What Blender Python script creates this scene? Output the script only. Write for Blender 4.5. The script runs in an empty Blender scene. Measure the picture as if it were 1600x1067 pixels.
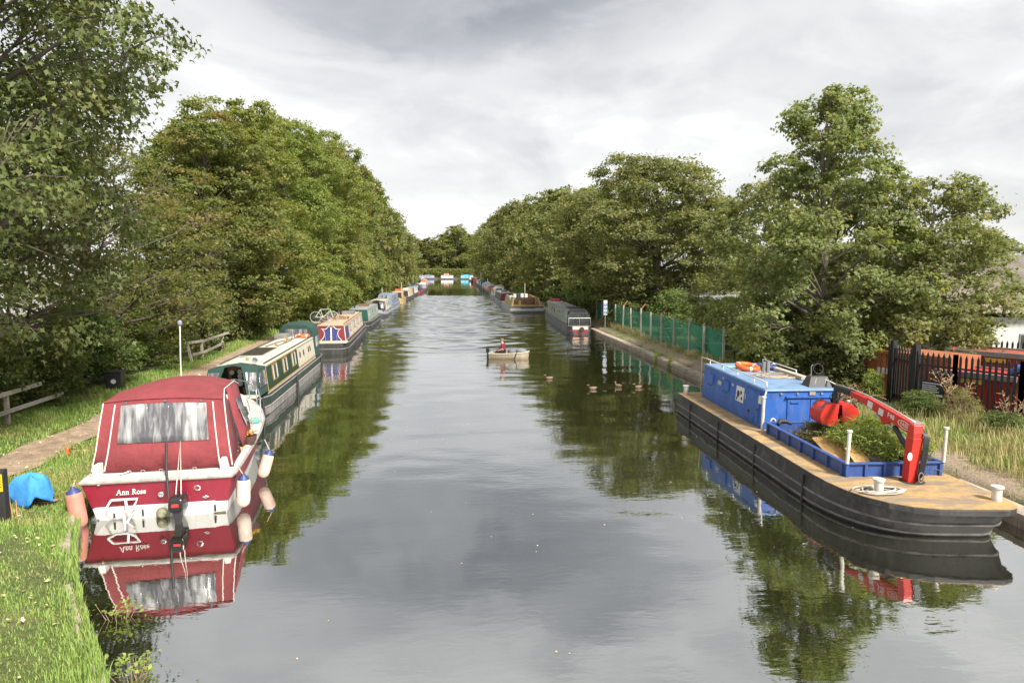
import bpy, math, random
import numpy as np
from mathutils import Vector, Matrix

# ---------------------------------------------------------------- camera, sky, sun, exposure
SC = bpy.context.scene
COL = SC.collection
H = 5.0
YAW, PITCH, F = math.radians(4.93), math.radians(6.02), 1067.0
cam_d = bpy.data.cameras.new('camera')
cam = bpy.data.objects.new('camera', cam_d)
COL.objects.link(cam)
cam.location = (0, 0, H)
cam.rotation_euler = (math.pi / 2 - PITCH, 0, -YAW)
cam_d.sensor_width = 36.0
cam_d.lens = 24.0
cam_d.clip_end = 4000
SC.camera = cam
SC.view_settings.view_transform = 'Standard'
SC.view_settings.look = 'None'
SC.view_settings.exposure = 1.65
SC.view_settings.gamma = 1
SC.cycles.use_denoising = True
SC.cycles.max_bounces = 8
SC.cycles.transparent_max_bounces = 8

SUN_FROM = Vector((0.40, -0.62, 0.78)).normalized()
sun_d = bpy.data.lights.new('sun', 'SUN')
sun_d.energy = 2.75
sun_d.angle = math.radians(12)
sun_d.color = (1.0, 0.94, 0.85)
sun = bpy.data.objects.new('sun', sun_d)
COL.objects.link(sun)
sun.rotation_euler = SUN_FROM.to_track_quat('Z', 'Y').to_euler()

world = bpy.data.worlds.new('World')
SC.world = world
world.use_nodes = True
wt = world.node_tree
wt.nodes.clear()


class NT:
    """tiny node helper"""
    def __init__(s, tree):
        s.t = tree
    def n(s, typ, **kw):
        nd = s.t.nodes.new(typ)
        for k, v in kw.items():
            setattr(nd, k, v)
        return nd
    def put(s, sock, v):
        if v is None:
            return
        if isinstance(v, bpy.types.NodeSocket):
            s.t.links.new(v, sock)
        else:
            sock.default_value = v
    def math(s, op, a, b=None, c=None, clamp=False):
        nd = s.n('ShaderNodeMath', operation=op, use_clamp=clamp)
        s.put(nd.inputs[0], a); s.put(nd.inputs[1], b)
        if c is not None:
            s.put(nd.inputs[2], c)
        return nd.outputs[0]
    def rng(s, v, a, b, c, d, interp='LINEAR'):
        nd = s.n('ShaderNodeMapRange', interpolation_type=interp)
        s.put(nd.inputs[0], v)
        for i, q in enumerate((a, b, c, d)):
            s.put(nd.inputs[i + 1], q)
        return nd.outputs[0]
    def mix(s, f, a, b, blend='MIX'):
        nd = s.n('ShaderNodeMix', data_type='RGBA', blend_type=blend)
        s.put(nd.inputs[0], f)
        for i, q in ((6, a), (7, b)):
            if isinstance(q, (tuple, list)) and len(q) == 3:
                q = (*q, 1)
            s.put(nd.inputs[i], q)
        return nd.outputs[2]
    def noise(s, vec, scale, detail=3, rough=.5, dist=0):
        nd = s.n('ShaderNodeTexNoise')
        if vec is not None:
            s.put(nd.inputs['Vector'], vec)
        s.put(nd.inputs['Scale'], scale); s.put(nd.inputs['Detail'], detail)
        s.put(nd.inputs['Roughness'], rough); s.put(nd.inputs['Distortion'], dist)
        return nd.outputs['Fac']
    def ramp(s, f, stops):
        nd = s.n('ShaderNodeValToRGB')
        cr = nd.color_ramp
        while len(cr.elements) < len(stops):
            cr.elements.new(.5)
        for e, (p, c) in zip(cr.elements, stops):
            e.position = p
            e.color = (*c, 1)
        s.put(nd.inputs[0], f)
        return nd.outputs[0]
    def xyz(s, v):
        nd = s.n('ShaderNodeSeparateXYZ')
        s.put(nd.inputs[0], v)
        return nd.outputs
    def comb(s, x, y, z):
        nd = s.n('ShaderNodeCombineXYZ')
        for i, q in enumerate((x, y, z)):
            s.put(nd.inputs[i], q)
        return nd.outputs[0]
    def mapping(s, vec, scale=(1, 1, 1), loc=(0, 0, 0)):
        nd = s.n('ShaderNodeMapping')
        s.put(nd.inputs[0], vec)
        nd.inputs['Scale'].default_value = scale
        nd.inputs['Location'].default_value = loc
        return nd.outputs[0]


# overcast sky: a cloud layer at one height, seen in perspective, with the clear sky showing faintly through
w = NT(wt)
sky = w.n('ShaderNodeTexSky', sky_type='NISHITA', sun_disc=False)
sky.sun_elevation = math.asin(SUN_FROM.z)
sky.sun_rotation = math.atan2(SUN_FROM.x, SUN_FROM.y)
tc = w.n('ShaderNodeTexCoord').outputs['Generated']
dx, dy, dz = w.xyz(tc)
zc = w.math('ADD', w.math('MAXIMUM', dz, 0.0), 0.12)
pv = w.comb(w.math('DIVIDE', dx, zc), w.math('DIVIDE', dy, zc), 0.0)
pvx, pvy, _ = w.xyz(pv)
pv2 = w.mapping(tc, (3.0, 3.0, 6.5), (4.2, 1.7, .3))            # rounded puffs, seen side on
n_big = w.noise(w.mapping(pv, (1, 1, 1), (3.7, 1.3, 0)), 0.85, 6, .52, .35)
n_mid = w.noise(pv2, 1.15, 8, .54, .45)
n_fin = w.noise(pv2, 3.1, 7, .56, .3)
# the one heavy grey cloud bank ahead
bx = w.math('MULTIPLY', w.math('SUBTRACT', dx, 0.02), 1 / 0.36)
by = w.math('MULTIPLY', w.math('SUBTRACT', dz, 0.375), 1 / 0.125)
bd = w.math('SQRT', w.math('ADD', w.math('MULTIPLY', bx, bx), w.math('MULTIPLY', by, by)))
bd = w.math('ADD', bd, w.math('MULTIPLY', w.math('SUBTRACT', n_mid, .5), 2.2))
bd = w.math('ADD', bd, w.math('MULTIPLY', w.math('SUBTRACT', n_fin, .5), .7))
bank = w.math('MULTIPLY', w.rng(bd, 1.15, .35, 0, 1, 'SMOOTHSTEP'), w.rng(dy, 0, .3, 0, 1))
thin = w.rng(n_big, .46, .72, 0, 1, 'SMOOTHSTEP')
curl = w.rng(n_fin, .36, .66, 0, 1)
puff = w.rng(n_mid, .42, .58, 0, 1, 'SMOOTHSTEP')
dens = w.math('ADD', w.math('MULTIPLY', bank, .62), w.math('MULTIPLY', thin, .14))
dens = w.math('ADD', dens, w.math('MULTIPLY', puff, .24))
dens = w.math('ADD', dens, w.math('MULTIPLY', curl, .13), clamp=True)
ccol = w.ramp(dens, [(0, (6.7, 6.64, 6.5)), (.10, (5.7, 5.67, 5.6)), (.30, (4.95, 4.95, 4.96)), (.52, (3.9, 3.94, 4.04)), (.80, (2.5, 2.58, 2.75)), (1, (1.9, 2.0, 2.2))])
col = w.mix(.93, sky.outputs[0], ccol)
bg = w.n('ShaderNodeBackground')
w.put(bg.inputs[0], col)
bg.inputs[1].default_value = 0.055
wo = w.n('ShaderNodeOutputWorld')
wt.links.new(bg.outputs[0], wo.inputs[0])

# ---------------------------------------------------------------- pixel -> world helpers (photo is 1600 x 1067)
_cm = Matrix.Rotation(-YAW, 3, 'Z') @ Matrix.Rotation(math.pi / 2 - PITCH, 3, 'X')

def ray(px, py):
    return _cm @ Vector(((px - 800) / F, -(py - 533.5) / F, -1))

def P(px, py, z=0.0):
    d = ray(px, py)
    return Vector((0, 0, H)) + d * ((z - H) / d.z)

def PY(px, py, y):
    d = ray(px, py)
    return Vector((0, 0, H)) + d * (y / d.y)

R_ = random.Random(7)

# ---------------------------------------------------------------- materials
_mats = {}

def M(name, col, rough=.6, metal=0.0, var=.12, scale=5.0, bump=0.0, bscale=40.0, grime=0.0, gcol=(.05, .045, .035), stretch=(1, 1, 1), trans=0.0, coat=0.0):
    """painted / plain surface with mottled colour, grime and fine relief"""
    if name in _mats:
        return _mats[name]
    m = bpy.data.materials.new(name)
    m.use_nodes = True
    g = NT(m.node_tree)
    b = m.node_tree.nodes['Principled BSDF']
    oc = g.n('ShaderNodeTexCoord').outputs['Object']
    ov = g.mapping(oc, stretch)
    f = g.noise(ov, scale, 5, .6)
    lo = tuple(c * (1 - var) for c in col)
    hi = tuple(min(1, c * (1 + var)) for c in col)
    c = g.mix(g.rng(f, .3, .7, 0, 1), lo, hi)
    if grime > 0:
        s = g.noise(g.mapping(oc, (3, 3, .8)), 2.2, 6, .65)
        k = g.rng(s, .48, .75, 0, grime)
        c = g.mix(k, c, gcol)
        g.put(b.inputs['Roughness'], g.math('ADD', rough, g.math('MULTIPLY', k, .3), clamp=True))
    else:
        g.put(b.inputs['Roughness'], g.math('ADD', rough - .06, g.math('MULTIPLY', f, .12), clamp=True))
    g.put(b.inputs['Base Color'], c)
    b.inputs['Metallic'].default_value = metal
    if coat:
        b.inputs['Coat Weight'].default_value = coat
    if bump:
        bn = g.n('ShaderNodeBump')
        bn.inputs['Strength'].default_value = 1
        bn.inputs['Distance'].default_value = bump
        g.put(bn.inputs['Height'], g.noise(ov, bscale, 4, .6))
        g.put(b.inputs['Normal'], bn.outputs[0])
    _mats[name] = m
    return m


def leaf_mat(name, cols, tint=(.20, .115, .045), tint_amt=.5, tscale=.5, trans=.48):
    if name in _mats:
        return _mats[name]
    m = bpy.data.materials.new(name)
    m.use_nodes = True
    g = NT(m.node_tree)
    b = m.node_tree.nodes['Principled BSDF']
    out = m.node_tree.nodes['Material Output']
    rnd = g.n('ShaderNodeNewGeometry').outputs['Random Per Island']
    oi = g.n('ShaderNodeObjectInfo').outputs['Random']
    oc = g.n('ShaderNodeTexCoord').outputs['Object']
    n = len(cols)
    c = g.ramp(rnd, [((i + .0) / max(1, n - 1), q) for i, q in enumerate(cols)])
    # whole sprays that are turning
    nz = g.noise(g.mapping(oc, (1, 1, 1.3), (3, 5, 1)), tscale, 3, .6)
    k = g.math('MULTIPLY', g.rng(nz, .50, .64, 0, 1), g.rng(rnd, .15, .9, 0.2, 1.0))
    c = g.mix(g.math('MULTIPLY', k, tint_amt), c, tint)
    hs = g.n('ShaderNodeHueSaturation')
    g.put(hs.inputs['Hue'], g.rng(oi, 0, 1, .485, .512))
    g.put(hs.inputs['Value'], g.rng(oi, 0, 1, 1.42, 1.84))
    hs.inputs['Saturation'].default_value = .92
    g.put(hs.inputs['Color'], c)
    c = hs.outputs[0]
    g.put(b.inputs['Base Color'], c)
    b.inputs['Roughness'].default_value = .6
    b.inputs['Specular IOR Level'].default_value = .35
    tr = g.n('ShaderNodeBsdfTranslucent')
    g.put(tr.inputs[0], g.mix(1.0, c, (1.25, 1.35, .6), 'MULTIPLY'))
    mx = g.n('ShaderNodeMixShader')
    mx.inputs[0].default_value = trans
    m.node_tree.links.new(b.outputs[0], mx.inputs[1])
    m.node_tree.links.new(tr.outputs[0], mx.inputs[2])
    m.node_tree.links.new(mx.outputs[0], out.inputs[0])
    _mats[name] = m
    return m


def glass_mat(name, col=(.05, .055, .055), rough=.08, var=.5):
    return M(name, col, rough, var=var, scale=2)

# ---------------------------------------------------------------- mesh builder
class MB:
    def __init__(s):
        s.v = []; s.f = []
    def add(s, vs, fs):
        o = len(s.v)
        s.v += [tuple(q) for q in vs]
        s.f += [tuple(i + o for i in q) for q in fs]
        return s
    def box(s, x0, x1, y0, y1, z0, z1, rz=0.0, about=None):
        vs = [Vector((x, y, z)) for z in (z0, z1) for y in (y0, y1) for x in (x0, x1)]
        if rz:
            c = about or Vector(((x0 + x1) / 2, (y0 + y1) / 2, 0))
            r = Matrix.Rotation(rz, 3, 'Z')
            vs = [r @ (q - c) + c for q in vs]
        return s.add(vs, [(0, 2, 3, 1), (4, 5, 7, 6), (0, 1, 5, 4), (2, 6, 7, 3), (0, 4, 6, 2), (1, 3, 7, 5)])
    def hexa(s, b4, t4):
        """8 corner solid from a bottom and a top quad (same winding)"""
        return s.add(list(b4) + list(t4), [(3, 2, 1, 0), (4, 5, 6, 7), (0, 1, 5, 4), (1, 2, 6, 5), (2, 3, 7, 6), (3, 0, 4, 7)])
    def loft(s, rings, closed=True, caps=True):
        n = len(rings[0]); o = len(s.v)
        for r in rings:
            s.v += [tuple(q) for q in r]
        for i in range(len(rings) - 1):
            for j in range(n if closed else n - 1):
                k = (j + 1) % n
                s.f.append((o + i * n + j, o + i * n + k, o + (i + 1) * n + k, o + (i + 1) * n + j))
        if caps and closed:
            s.f.append(tuple(o + j for j in reversed(range(n))))
            s.f.append(tuple(o + (len(rings) - 1) * n + j for j in range(n)))
        return s
    def tube(s, pts, r, n=8, caps=True):
        pts = [Vector(p) for p in pts]
        rr = r if isinstance(r, (list, tuple)) else [r] * len(pts)
        rings = []
        up = None
        for i, p in enumerate(pts):
            t = (pts[min(i + 1, len(pts) - 1)] - pts[max(i - 1, 0)])
            if t.length < 1e-9:
                t = Vector((0, 0, 1))
            t.normalize()
            if up is None:
                up = Vector((0, 0, 1)) if abs(t.z) < .9 else Vector((1, 0, 0))
            a = t.cross(up)
            if a.length < 1e-6:
                a = t.cross(Vector((1, .3, 0)))
            a.normalize()
            b = a.cross(t).normalized()
            up = b
            rings.append([p + (a * math.cos(2 * math.pi * k / n) + b * math.sin(2 * math.pi * k / n)) * rr[i] for k in range(n)])
        return s.loft(rings, True, caps)
    def lathe(s, prof, n=16, c=(0, 0, 0)):
        c = Vector(c)
        rings = [[c + Vector((r * math.cos(2 * math.pi * k / n), r * math.sin(2 * math.pi * k / n), z)) for k in range(n)] for r, z in prof]
        return s.loft(rings)
    def prism(s, poly, off):
        a = [Vector(q) for q in poly]
        o = Vector(off)
        return s.loft([a, [q + o for q in a]])
    def xf(s, m):
        s.v = [tuple(m @ Vector(q)) for q in s.v]
        return s
    def mesh(s, name):
        me = bpy.data.meshes.new(name)
        me.from_pydata(s.v, [], s.f)
        me.validate()
        import bmesh
        bm = bmesh.new(); bm.from_mesh(me)
        bmesh.ops.recalc_face_normals(bm, faces=bm.faces)
        bm.to_mesh(me); bm.free()
        return me
    def build(s, name, mat, parent=None, smooth=False, bev=0.0, kind=None, label=None, loc=None):
        o = bpy.data.objects.new(name, s.mesh(name))
        o.data.materials.append(mat)
        COL.objects.link(o)
        if parent:
            o.parent = parent
        if loc is not None:
            o.location = loc
        if smooth:
            o.data.shade_smooth() if not bev else None
            if smooth == 'auto':
                o.data.set_sharp_from_angle(angle=math.radians(40))
        if bev:
            b = o.modifiers.new('bevel', 'BEVEL')
            b.width = bev; b.segments = 2; b.limit_method = 'ANGLE'; b.angle_limit = math.radians(40)
        if kind:
            o['kind'] = kind
        if label:
            o['label'] = label
        return o


def tag(o, label, cat, group=None):
    o['label'] = label; o['category'] = cat
    if group:
        o['group'] = group
    return o


def thing(name, label, cat, loc=(0, 0, 0), rz=0.0, group=None):
    o = bpy.data.objects.new(name, None)
    o.empty_display_size = .1
    COL.objects.link(o)
    o.location = loc
    o.rotation_euler = (0, 0, rz)
    return tag(o, label, cat, group)


def share(name, me, parent, loc=(0, 0, 0), rot=(0, 0, 0), scale=(1, 1, 1)):
    o = bpy.data.objects.new(name, me)
    COL.objects.link(o)
    o.parent = parent
    o.location = loc; o.rotation_euler = rot; o.scale = scale
    return o


def fast_mesh(name, verts, faces_idx, nper, mat, smooth=False):
    """numpy mesh: verts (N,3), faces_idx (F,nper)"""
    me = bpy.data.meshes.new(name)
    me.vertices.add(len(verts))
    me.vertices.foreach_set('co', np.ascontiguousarray(verts, dtype=np.float32).ravel())
    nf = len(faces_idx)
    me.loops.add(nf * nper)
    me.loops.foreach_set('vertex_index', np.ascontiguousarray(faces_idx, dtype=np.int32).ravel())
    me.polygons.add(nf)
    me.polygons.foreach_set('loop_start', np.arange(0, nf * nper, nper, dtype=np.int32))
    me.update(calc_edges=True)
    me.materials.append(mat)
    return me


def text_mesh(body, size, depth=.002, shear=0.0, align='CENTER'):
    cu = bpy.data.curves.new('lettering', 'FONT')
    cu.body = body; cu.size = size; cu.extrude = depth; cu.shear = shear
    cu.align_x = align; cu.align_y = 'CENTER'
    ob = bpy.data.objects.new('lettering', cu)
    COL.objects.link(ob)
    dg = bpy.context.evaluated_depsgraph_get()
    me = bpy.data.meshes.new_from_object(ob.evaluated_get(dg))
    bpy.data.objects.remove(ob)
    return me


def arc(n, a0, a1):
    return [a0 + (a1 - a0) * i / (n - 1) for i in range(n)]

def lerp(a, b, t):
    return a + (b - a) * t

def interp(x, xs, ys):
    return float(np.interp(x, xs, ys))

# ================================================================ SETTING: ground, water, paths
def XL(y):
    return interp(y, [-60, 2, 6, 7.8, 9.3, 11, 12.4, 14, 17, 20, 150, 220, 290, 365], [-3.6, -3.6, -3.7, -4.05, -5.05, -6.1, -6.85, -7.55, -8.4, -8.65, -8.7, -10.5, -14.5, -19])

def XR(y):
    return interp(y, [-60, 150, 250, 365], [11.0, 11.0, 11.2, 11.5])

Y_END = 366.0
def ground_mat():
    m = bpy.data.materials.new('earth_and_turf')
    m.use_nodes = True
    g = NT(m.node_tree); b = m.node_tree.nodes['Principled BSDF']
    oc = g.n('ShaderNodeTexCoord').outputs['Object']
    n1 = g.noise(oc, .7, 6, .6); n2 = g.noise(oc, 9, 5, .65)
    turf = g.mix(g.rng(n2, .3, .7, 0, 1), (.045, .062, .016), (.105, .125, .032))
    dry = g.mix(g.rng(n2, .3, .7, 0, 1), (.13, .105, .055), (.22, .18, .10))
    c = g.mix(g.rng(n1, .52, .68, 0, .75), turf, dry)
    x, y, z = g.xyz(oc)
    # trodden soil along the right bank
    e = g.math('ADD', x, g.math('MULTIPLY', g.math('SUBTRACT', n1, .5), 1.1))
    soil = g.mix(n2, (.19, .14, .095), (.36, .28, .20))
    k = g.math('MULTIPLY', g.rng(e, 11.2, 11.5, 0, 1), g.rng(e, 12.1, 12.7, 1, 0))
    c = g.mix(k, c, soil)
    # bare yard round the fence gate
    k2 = g.math('MULTIPLY', g.math('MULTIPLY', g.rng(e, 12.9, 13.4, 0, 1), g.rng(y, 23, 22, 0, 1)), g.rng(n1, .42, .55, 1, 0))
    c = g.mix(g.math('MULTIPLY', k2, .8), c, g.mix(n2, (.10, .085, .07), (.20, .17, .14)))
    # silt and stone where the banks drop to the water
    c = g.mix(g.rng(z, .30, .16, 0, 1), c, (.06, .05, .035))
    g.put(b.inputs['Base Color'], c)
    b.inputs['Roughness'].default_value = .95
    bn = g.n('ShaderNodeBump'); bn.inputs['Distance'].default_value = .05
    g.put(bn.inputs['Height'], g.noise(oc, 14, 5, .65)); g.put(b.inputs['Normal'], bn.outputs[0])
    return m

def zl(y):
    return .38
rows = list(np.arange(-60, 0, 10.0)) + list(np.arange(0, 40, 1.0)) + list(np.arange(40, 120, 4.0)) + list(np.arange(120, Y_END - 1, 12.0)) + [Y_END - .1, Y_END, 420, 600, 1200, 2500]
gb = MB(); rr = random.Random(3)
for y in rows:
    xl, xr = XL(min(y, 365)), XR(min(y, 365))
    bed = -1.2 if y < Y_END else .35
    j = lambda a: rr.uniform(-a, a) if 3 < y < 60 else 0
    e1, e2 = j(.05), j(.02)
    prof = [(-2500, 1.0), (-400, .8), (-60, .7), (-30, .6), (-20, .55), (-16, .55 + j(.06)), (-13, .52), (xl - 4.2, .48), (xl - 2.9, .46),
            (xl - 1.8, .42), (xl - .8, .38 + j(.03)), (xl - .25 + e1, .32 + j(.03)), (xl + e1, .16), (xl + .12 + e1, bed), (xr - .08, bed), (xr + .30, .30),
            (xr + .62, .44 + j(.02)), (xr + 1.2, .5 + j(.03)), (xr + 2.2, .55 + j(.05)), (14.5, .58), (18, .6), (30, .6), (60, .6), (400, .8), (2500, 1.0)]
    if y >= Y_END:
        prof = [(a, max(c, .35)) for a, c in prof]
    gb.v += [(a, y, c) for a, c in prof]
nc = 25
for i in range(len(rows) - 1):
    for k in range(nc - 1):
        gb.f.append((i * nc + k, i * nc + k + 1, (i + 1) * nc + k + 1, (i + 1) * nc + k))
ground = gb.build('ground', ground_mat(), kind='structure', smooth=True)

def ground_z(x, y):
    xl, xr = XL(y), XR(y)
    return interp(x, [-60, -30, -20, -16, -13, xl - 4.2, xl - 2.9, xl - 1.8, xl - .8, xl - .25, xl, xr + .3, xr + .62, xr + 1.2, xr + 2.2, 14.5, 18, 60],
                  [.7, .6, .55, .55, .52, .48, .46, .42, .38, .32, .16, .3, .44, .5, .55, .58, .6, .6])

def water_mat():
    m = bpy.data.materials.new('canal_water')
    m.use_nodes = True
    g = NT(m.node_tree)
    nt = m.node_tree
    nt.nodes.remove(nt.nodes['Principled BSDF'])
    out = nt.nodes['Material Output']
    oc = g.n('ShaderNodeTexCoord').outputs['Object']
    x, y, z = g.xyz(oc)
    a = g.noise(g.mapping(oc, (.55, 1.5, 1)), 1.0, 4, .55, .4)        # broad swell
    b = g.noise(g.mapping(oc, (1.0, 2.4, 1), (5, 2, 0)), 2.6, 3, .55, .3)      # ripples, crests across the canal
    big = g.noise(g.mapping(oc, (.10, .05, 1), (2, 7, 0)), 1.0, 2, .5)
    near = g.rng(y, 10, 42, .045, .16)
    mid = g.math('MULTIPLY', g.rng(y, 44, 66, 0, 1, 'SMOOTHSTEP'), g.rng(g.math('ADD', y, g.math('MULTIPLY', big, 5)), 132, 134, 1, .0))
    calm = g.rng(y, 130, 140, 1, .35)
    amp = g.math('MULTIPLY', g.math('ADD', near, g.math('MULTIPLY', mid, .25)), calm)
    amp = g.math('MULTIPLY', amp, g.rng(big, .35, .65, .55, 1.25))
    h = g.math('ADD', g.math('MULTIPLY', a, .05), g.math('MULTIPLY', b, .030))
    h = g.math('MULTIPLY', h, amp)
    bn = g.n('ShaderNodeBump')
    bn.inputs['Strength'].default_value = 1; bn.inputs['Distance'].default_value = 1
    g.put(bn.inputs['Height'], h)
    fr = g.n('ShaderNodeFresnel'); fr.inputs[0].default_value = 1.33
    g.put(fr.inputs['Normal'], bn.outputs[0])
    fac = g.math('ADD', g.math('MULTIPLY', fr.outputs[0], .56), .50, clamp=True)
    df = g.n('ShaderNodeBsdfDiffuse')
    g.put(df.inputs[0], g.mix(g.noise(oc, .25, 3), (.008, .009, .004), (.015, .016, .007)))
    gl = g.n('ShaderNodeBsdfGlossy'); gl.inputs['Roughness'].default_value = .015
    gl.inputs['Color'].default_value = (.97, .98, .98, 1)
    g.put(gl.inputs['Normal'], bn.outputs[0])
    mx = g.n('ShaderNodeMixShader')
    g.put(mx.inputs[0], fac)
    nt.links.new(df.outputs[0], mx.inputs[1]); nt.links.new(gl.outputs[0], mx.inputs[2])
    nt.links.new(mx.outputs[0], out.inputs[0])
    return m

# the water surface is a real, gently waved sheet: calm near the bridge, choppy behind the dinghy, calm again far off
rng = np.random.default_rng(17)
wrows = np.concatenate([np.arange(-60, 6, 6.0), np.arange(6, 38, .22), np.arange(38, 138, .17), np.arange(138, Y_END - .1, 4.0), [Y_END - .05]])
NCW = 84
tt = np.linspace(0, 1, NCW)
xl_ = np.array([XL(min(y, 365)) + .06 for y in wrows]); xr_ = np.array([XR(min(y, 365)) - .02 for y in wrows])
WX = xl_[:, None] + (xr_ - xl_)[:, None] * tt[None]; WY = np.repeat(wrows[:, None], NCW, 1)
WZ = np.zeros_like(WX)
for k in range(34):
    lam = .9 * (3.4 / .9) ** rng.random(); th = rng.normal(0, .42); ph = rng.random() * 6.28
    kk = 2 * np.pi / lam
    env = .6 + .4 * np.sin(WX * rng.uniform(.1, .5) + WY * rng.uniform(.05, .3) + rng.random() * 6.28)
    WZ += .025 / kk * env * np.sin(kk * (WX * np.sin(th) + WY * np.cos(th)) + ph)
sm = lambda v, a, b_: np.clip((v - a) / (b_ - a), 0, 1) ** 2 * (3 - 2 * np.clip((v - a) / (b_ - a), 0, 1))
front = WY + .8 * np.sin(WX * .35)
amp_ = .10 + .10 * sm(WY, 14, 34) + .25 * sm(WY, 38, 46) + .75 * sm(WY, 44, 60)
amp_ = amp_ * (1 - .93 * sm(front, 130.5, 132.0)) * sm(WY, 4, 7) * (1 - sm(WY, 134, 137))
# the dinghy's wake: arcs that open out behind it
rd = np.sqrt(((WX - .8) * .62) ** 2 + (WY - 45.5) ** 2)
wk = np.sin(rd * 2.9 + .6 * np.sin(WX * .9) + .5 * np.sin(WY * .7)) * np.clip(1 - rd / 17, 0, 1) * sm(WY, 38.5, 43) * .030
pin = np.minimum(sm(WX - xl_[:, None], 0, .6), sm(xr_[:, None] - WX, 0, .6)) * .7 + .3
WZ = (WZ * amp_ + wk) * pin
nr_ = len(wrows)
idx = (np.arange(nr_ - 1)[:, None] * NCW + np.arange(NCW - 1)[None]).ravel()
wf = np.stack([idx, idx + 1, idx + NCW + 1, idx + NCW], 1)
wme = fast_mesh('water', np.stack([WX, WY, WZ], -1).reshape(-1, 3), wf, 4, water_mat())
wme.shade_smooth()
water = bpy.data.objects.new('water', wme); COL.objects.link(water); water['kind'] = 'structure'

# towpath on the left bank
pm = M('gravel_path', (.31, .225, .155), .95, var=.35, scale=3, bump=.02, bscale=60, grime=.55, gcol=(.14, .10, .06))
pb = MB(); rr = random.Random(11)
ys = list(np.arange(2, 60, .8)) + list(np.arange(60, 366, 8))
for y in ys:
    c = interp(y, [2, 8, 14, 22, 32, 45, 150, 220, 290, 365], [-7.2, -8.9, -10.4, -10.45, -11.2, -11.6, -11.8, -13.6, -17.6, -22])
    hw = interp(y, [2, 20, 40], [.65, .62, .7])
    a, bb = c - hw + rr.uniform(-.13, .13), c + hw + rr.uniform(-.13, .13)
    for t in (0, .33, .66, 1):
        xx = lerp(a, bb, t)
        pb.v.append((xx, y, ground_z(xx, y) + .03))
for i in range(len(ys) - 1):
    for k in range(3):
        pb.f.append((i * 4 + k, i * 4 + k + 1, (i + 1) * 4 + k + 1, (i + 1) * 4 + k))
pb.build('towpath', pm, kind='structure', smooth=True)

# right bank: a concrete wall with coping blocks
wall_m = M('damp_concrete', (.29, .24, .185), .9, var=.3, scale=2, bump=.015, bscale=20, grime=.7, gcol=(.05, .045, .03))
cop_m = M('coping_concrete', (.34, .285, .225), .92, var=.25, scale=2.5, bump=.012, bscale=25, grime=.5, gcol=(.11, .09, .06))
cw = MB()
for y0 in np.arange(4, 120, 4.0):
    cw.box(XR(y0) - .06, XR(y0) + .33, y0, y0 + 3.985, -1.0, .19)
canal_wall = cw.build('canal_wall', wall_m, kind='structure')
rr = random.Random(5)
variants = []
for k in range(5):
    q = MB()
    b4 = [Vector((x, y, 0)) for x, y in ((-.2, 0), (.2, 0), (.2, .97), (-.2, .97))]
    t4 = [v * 1.0 + Vector((rr.uniform(-.015, .015), rr.uniform(-.012, .012), .13 + rr.uniform(-.015, .015))) for v in b4]
    q.hexa(b4, t4)
    me = q.mesh('coping_stone'); me.materials.append(cop_m)
    variants.append(me)
for k in range(86):
    y = 5 + k * 1.0
    share('coping_stone', variants[rr.randrange(5)], canal_wall, (XR(y) + .10 + rr.uniform(-.02, .02), y, .195 + rr.uniform(-.012, .008)), (0, rr.uniform(-.02, .03), rr.uniform(-.012, .012)))
# left bank: old edging stones half buried in the turf
st_m = M('edging_stone', (.36, .31, .25), .92, var=.3, scale=5, bump=.02, bscale=18, grime=.5, gcol=(.10, .09, .05))
le = MB()
lys = np.arange(4.0, 60, 1.0)
for i in range(len(lys) - 1):
    y0, y1 = float(lys[i]), float(lys[i + 1])
    le.hexa([(XL(y0) - .1, y0, -1), (XL(y0) + .09, y0, -1), (XL(y1) + .09, y1, -1), (XL(y1) - .1, y1, -1)],
            [(XL(y0) - .1, y0, .1), (XL(y0) + .09, y0, .1), (XL(y1) + .09, y1, .1), (XL(y1) - .1, y1, .1)])
bank_wall = le.build('bank_edging', wall_m, kind='structure')
for k in range(34):
    y = 5.5 + k * .62
    x = XL(y + .3)
    ang = math.atan2(XL(y + .6) - XL(y), .6)
    share('edging_stone', variants[rr.randrange(5)], bank_wall, (x - .07 + rr.uniform(-.04, .04), y, .10 + rr.uniform(-.02, .05)), (rr.uniform(-.04, .04), rr.uniform(-.06, .06), -ang + rr.uniform(-.05, .05)), (.9, .58, 1.1)).data
for me in variants:
    pass

# ================================================================ VEGETATION
LEAF_MAPLE = (np.array([(0, -.5, 0), (.17, -.22, .03), (.5, -.2, -.04), (.33, .08, .03), (.30, .38, -.02), (.12, .22, .05), (0, .55, -.06),
                        (-.12, .22, .05), (-.30, .38, -.02), (-.33, .08, .03), (-.5, -.2, -.04), (-.17, -.22, .03)], dtype=np.float32),
              [(0, 1, 11), (1, 2, 3), (3, 4, 5), (5, 6, 7), (7, 8, 9), (9, 10, 11), (1, 3, 5), (1, 5, 7), (1, 7, 9), (1, 9, 11)])
LEAF_TRI = (np.array([(0, -.5, 0), (.34, -.02, .06), (0, .55, -.06), (-.34, .02, .06)], dtype=np.float32), [(0, 1, 2), (0, 2, 3)])
LEAF_TREFOIL = (np.array([(0, -.45, 0), (.5, -.05, -.05), (.14, .1, .05), (0, .6, -.08), (-.14, .1, .05), (-.5, -.05, -.05)], dtype=np.float32), [(0, 1, 2), (2, 3, 4), (4, 5, 0), (0, 2, 4)])
LEAF_LONG = (np.array([(0, -.5, 0), (.13, -.1, .04), (0, .6, -.1), (-.13, -.1, .04)], dtype=np.float32), [(0, 1, 2), (0, 2, 3)])


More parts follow.
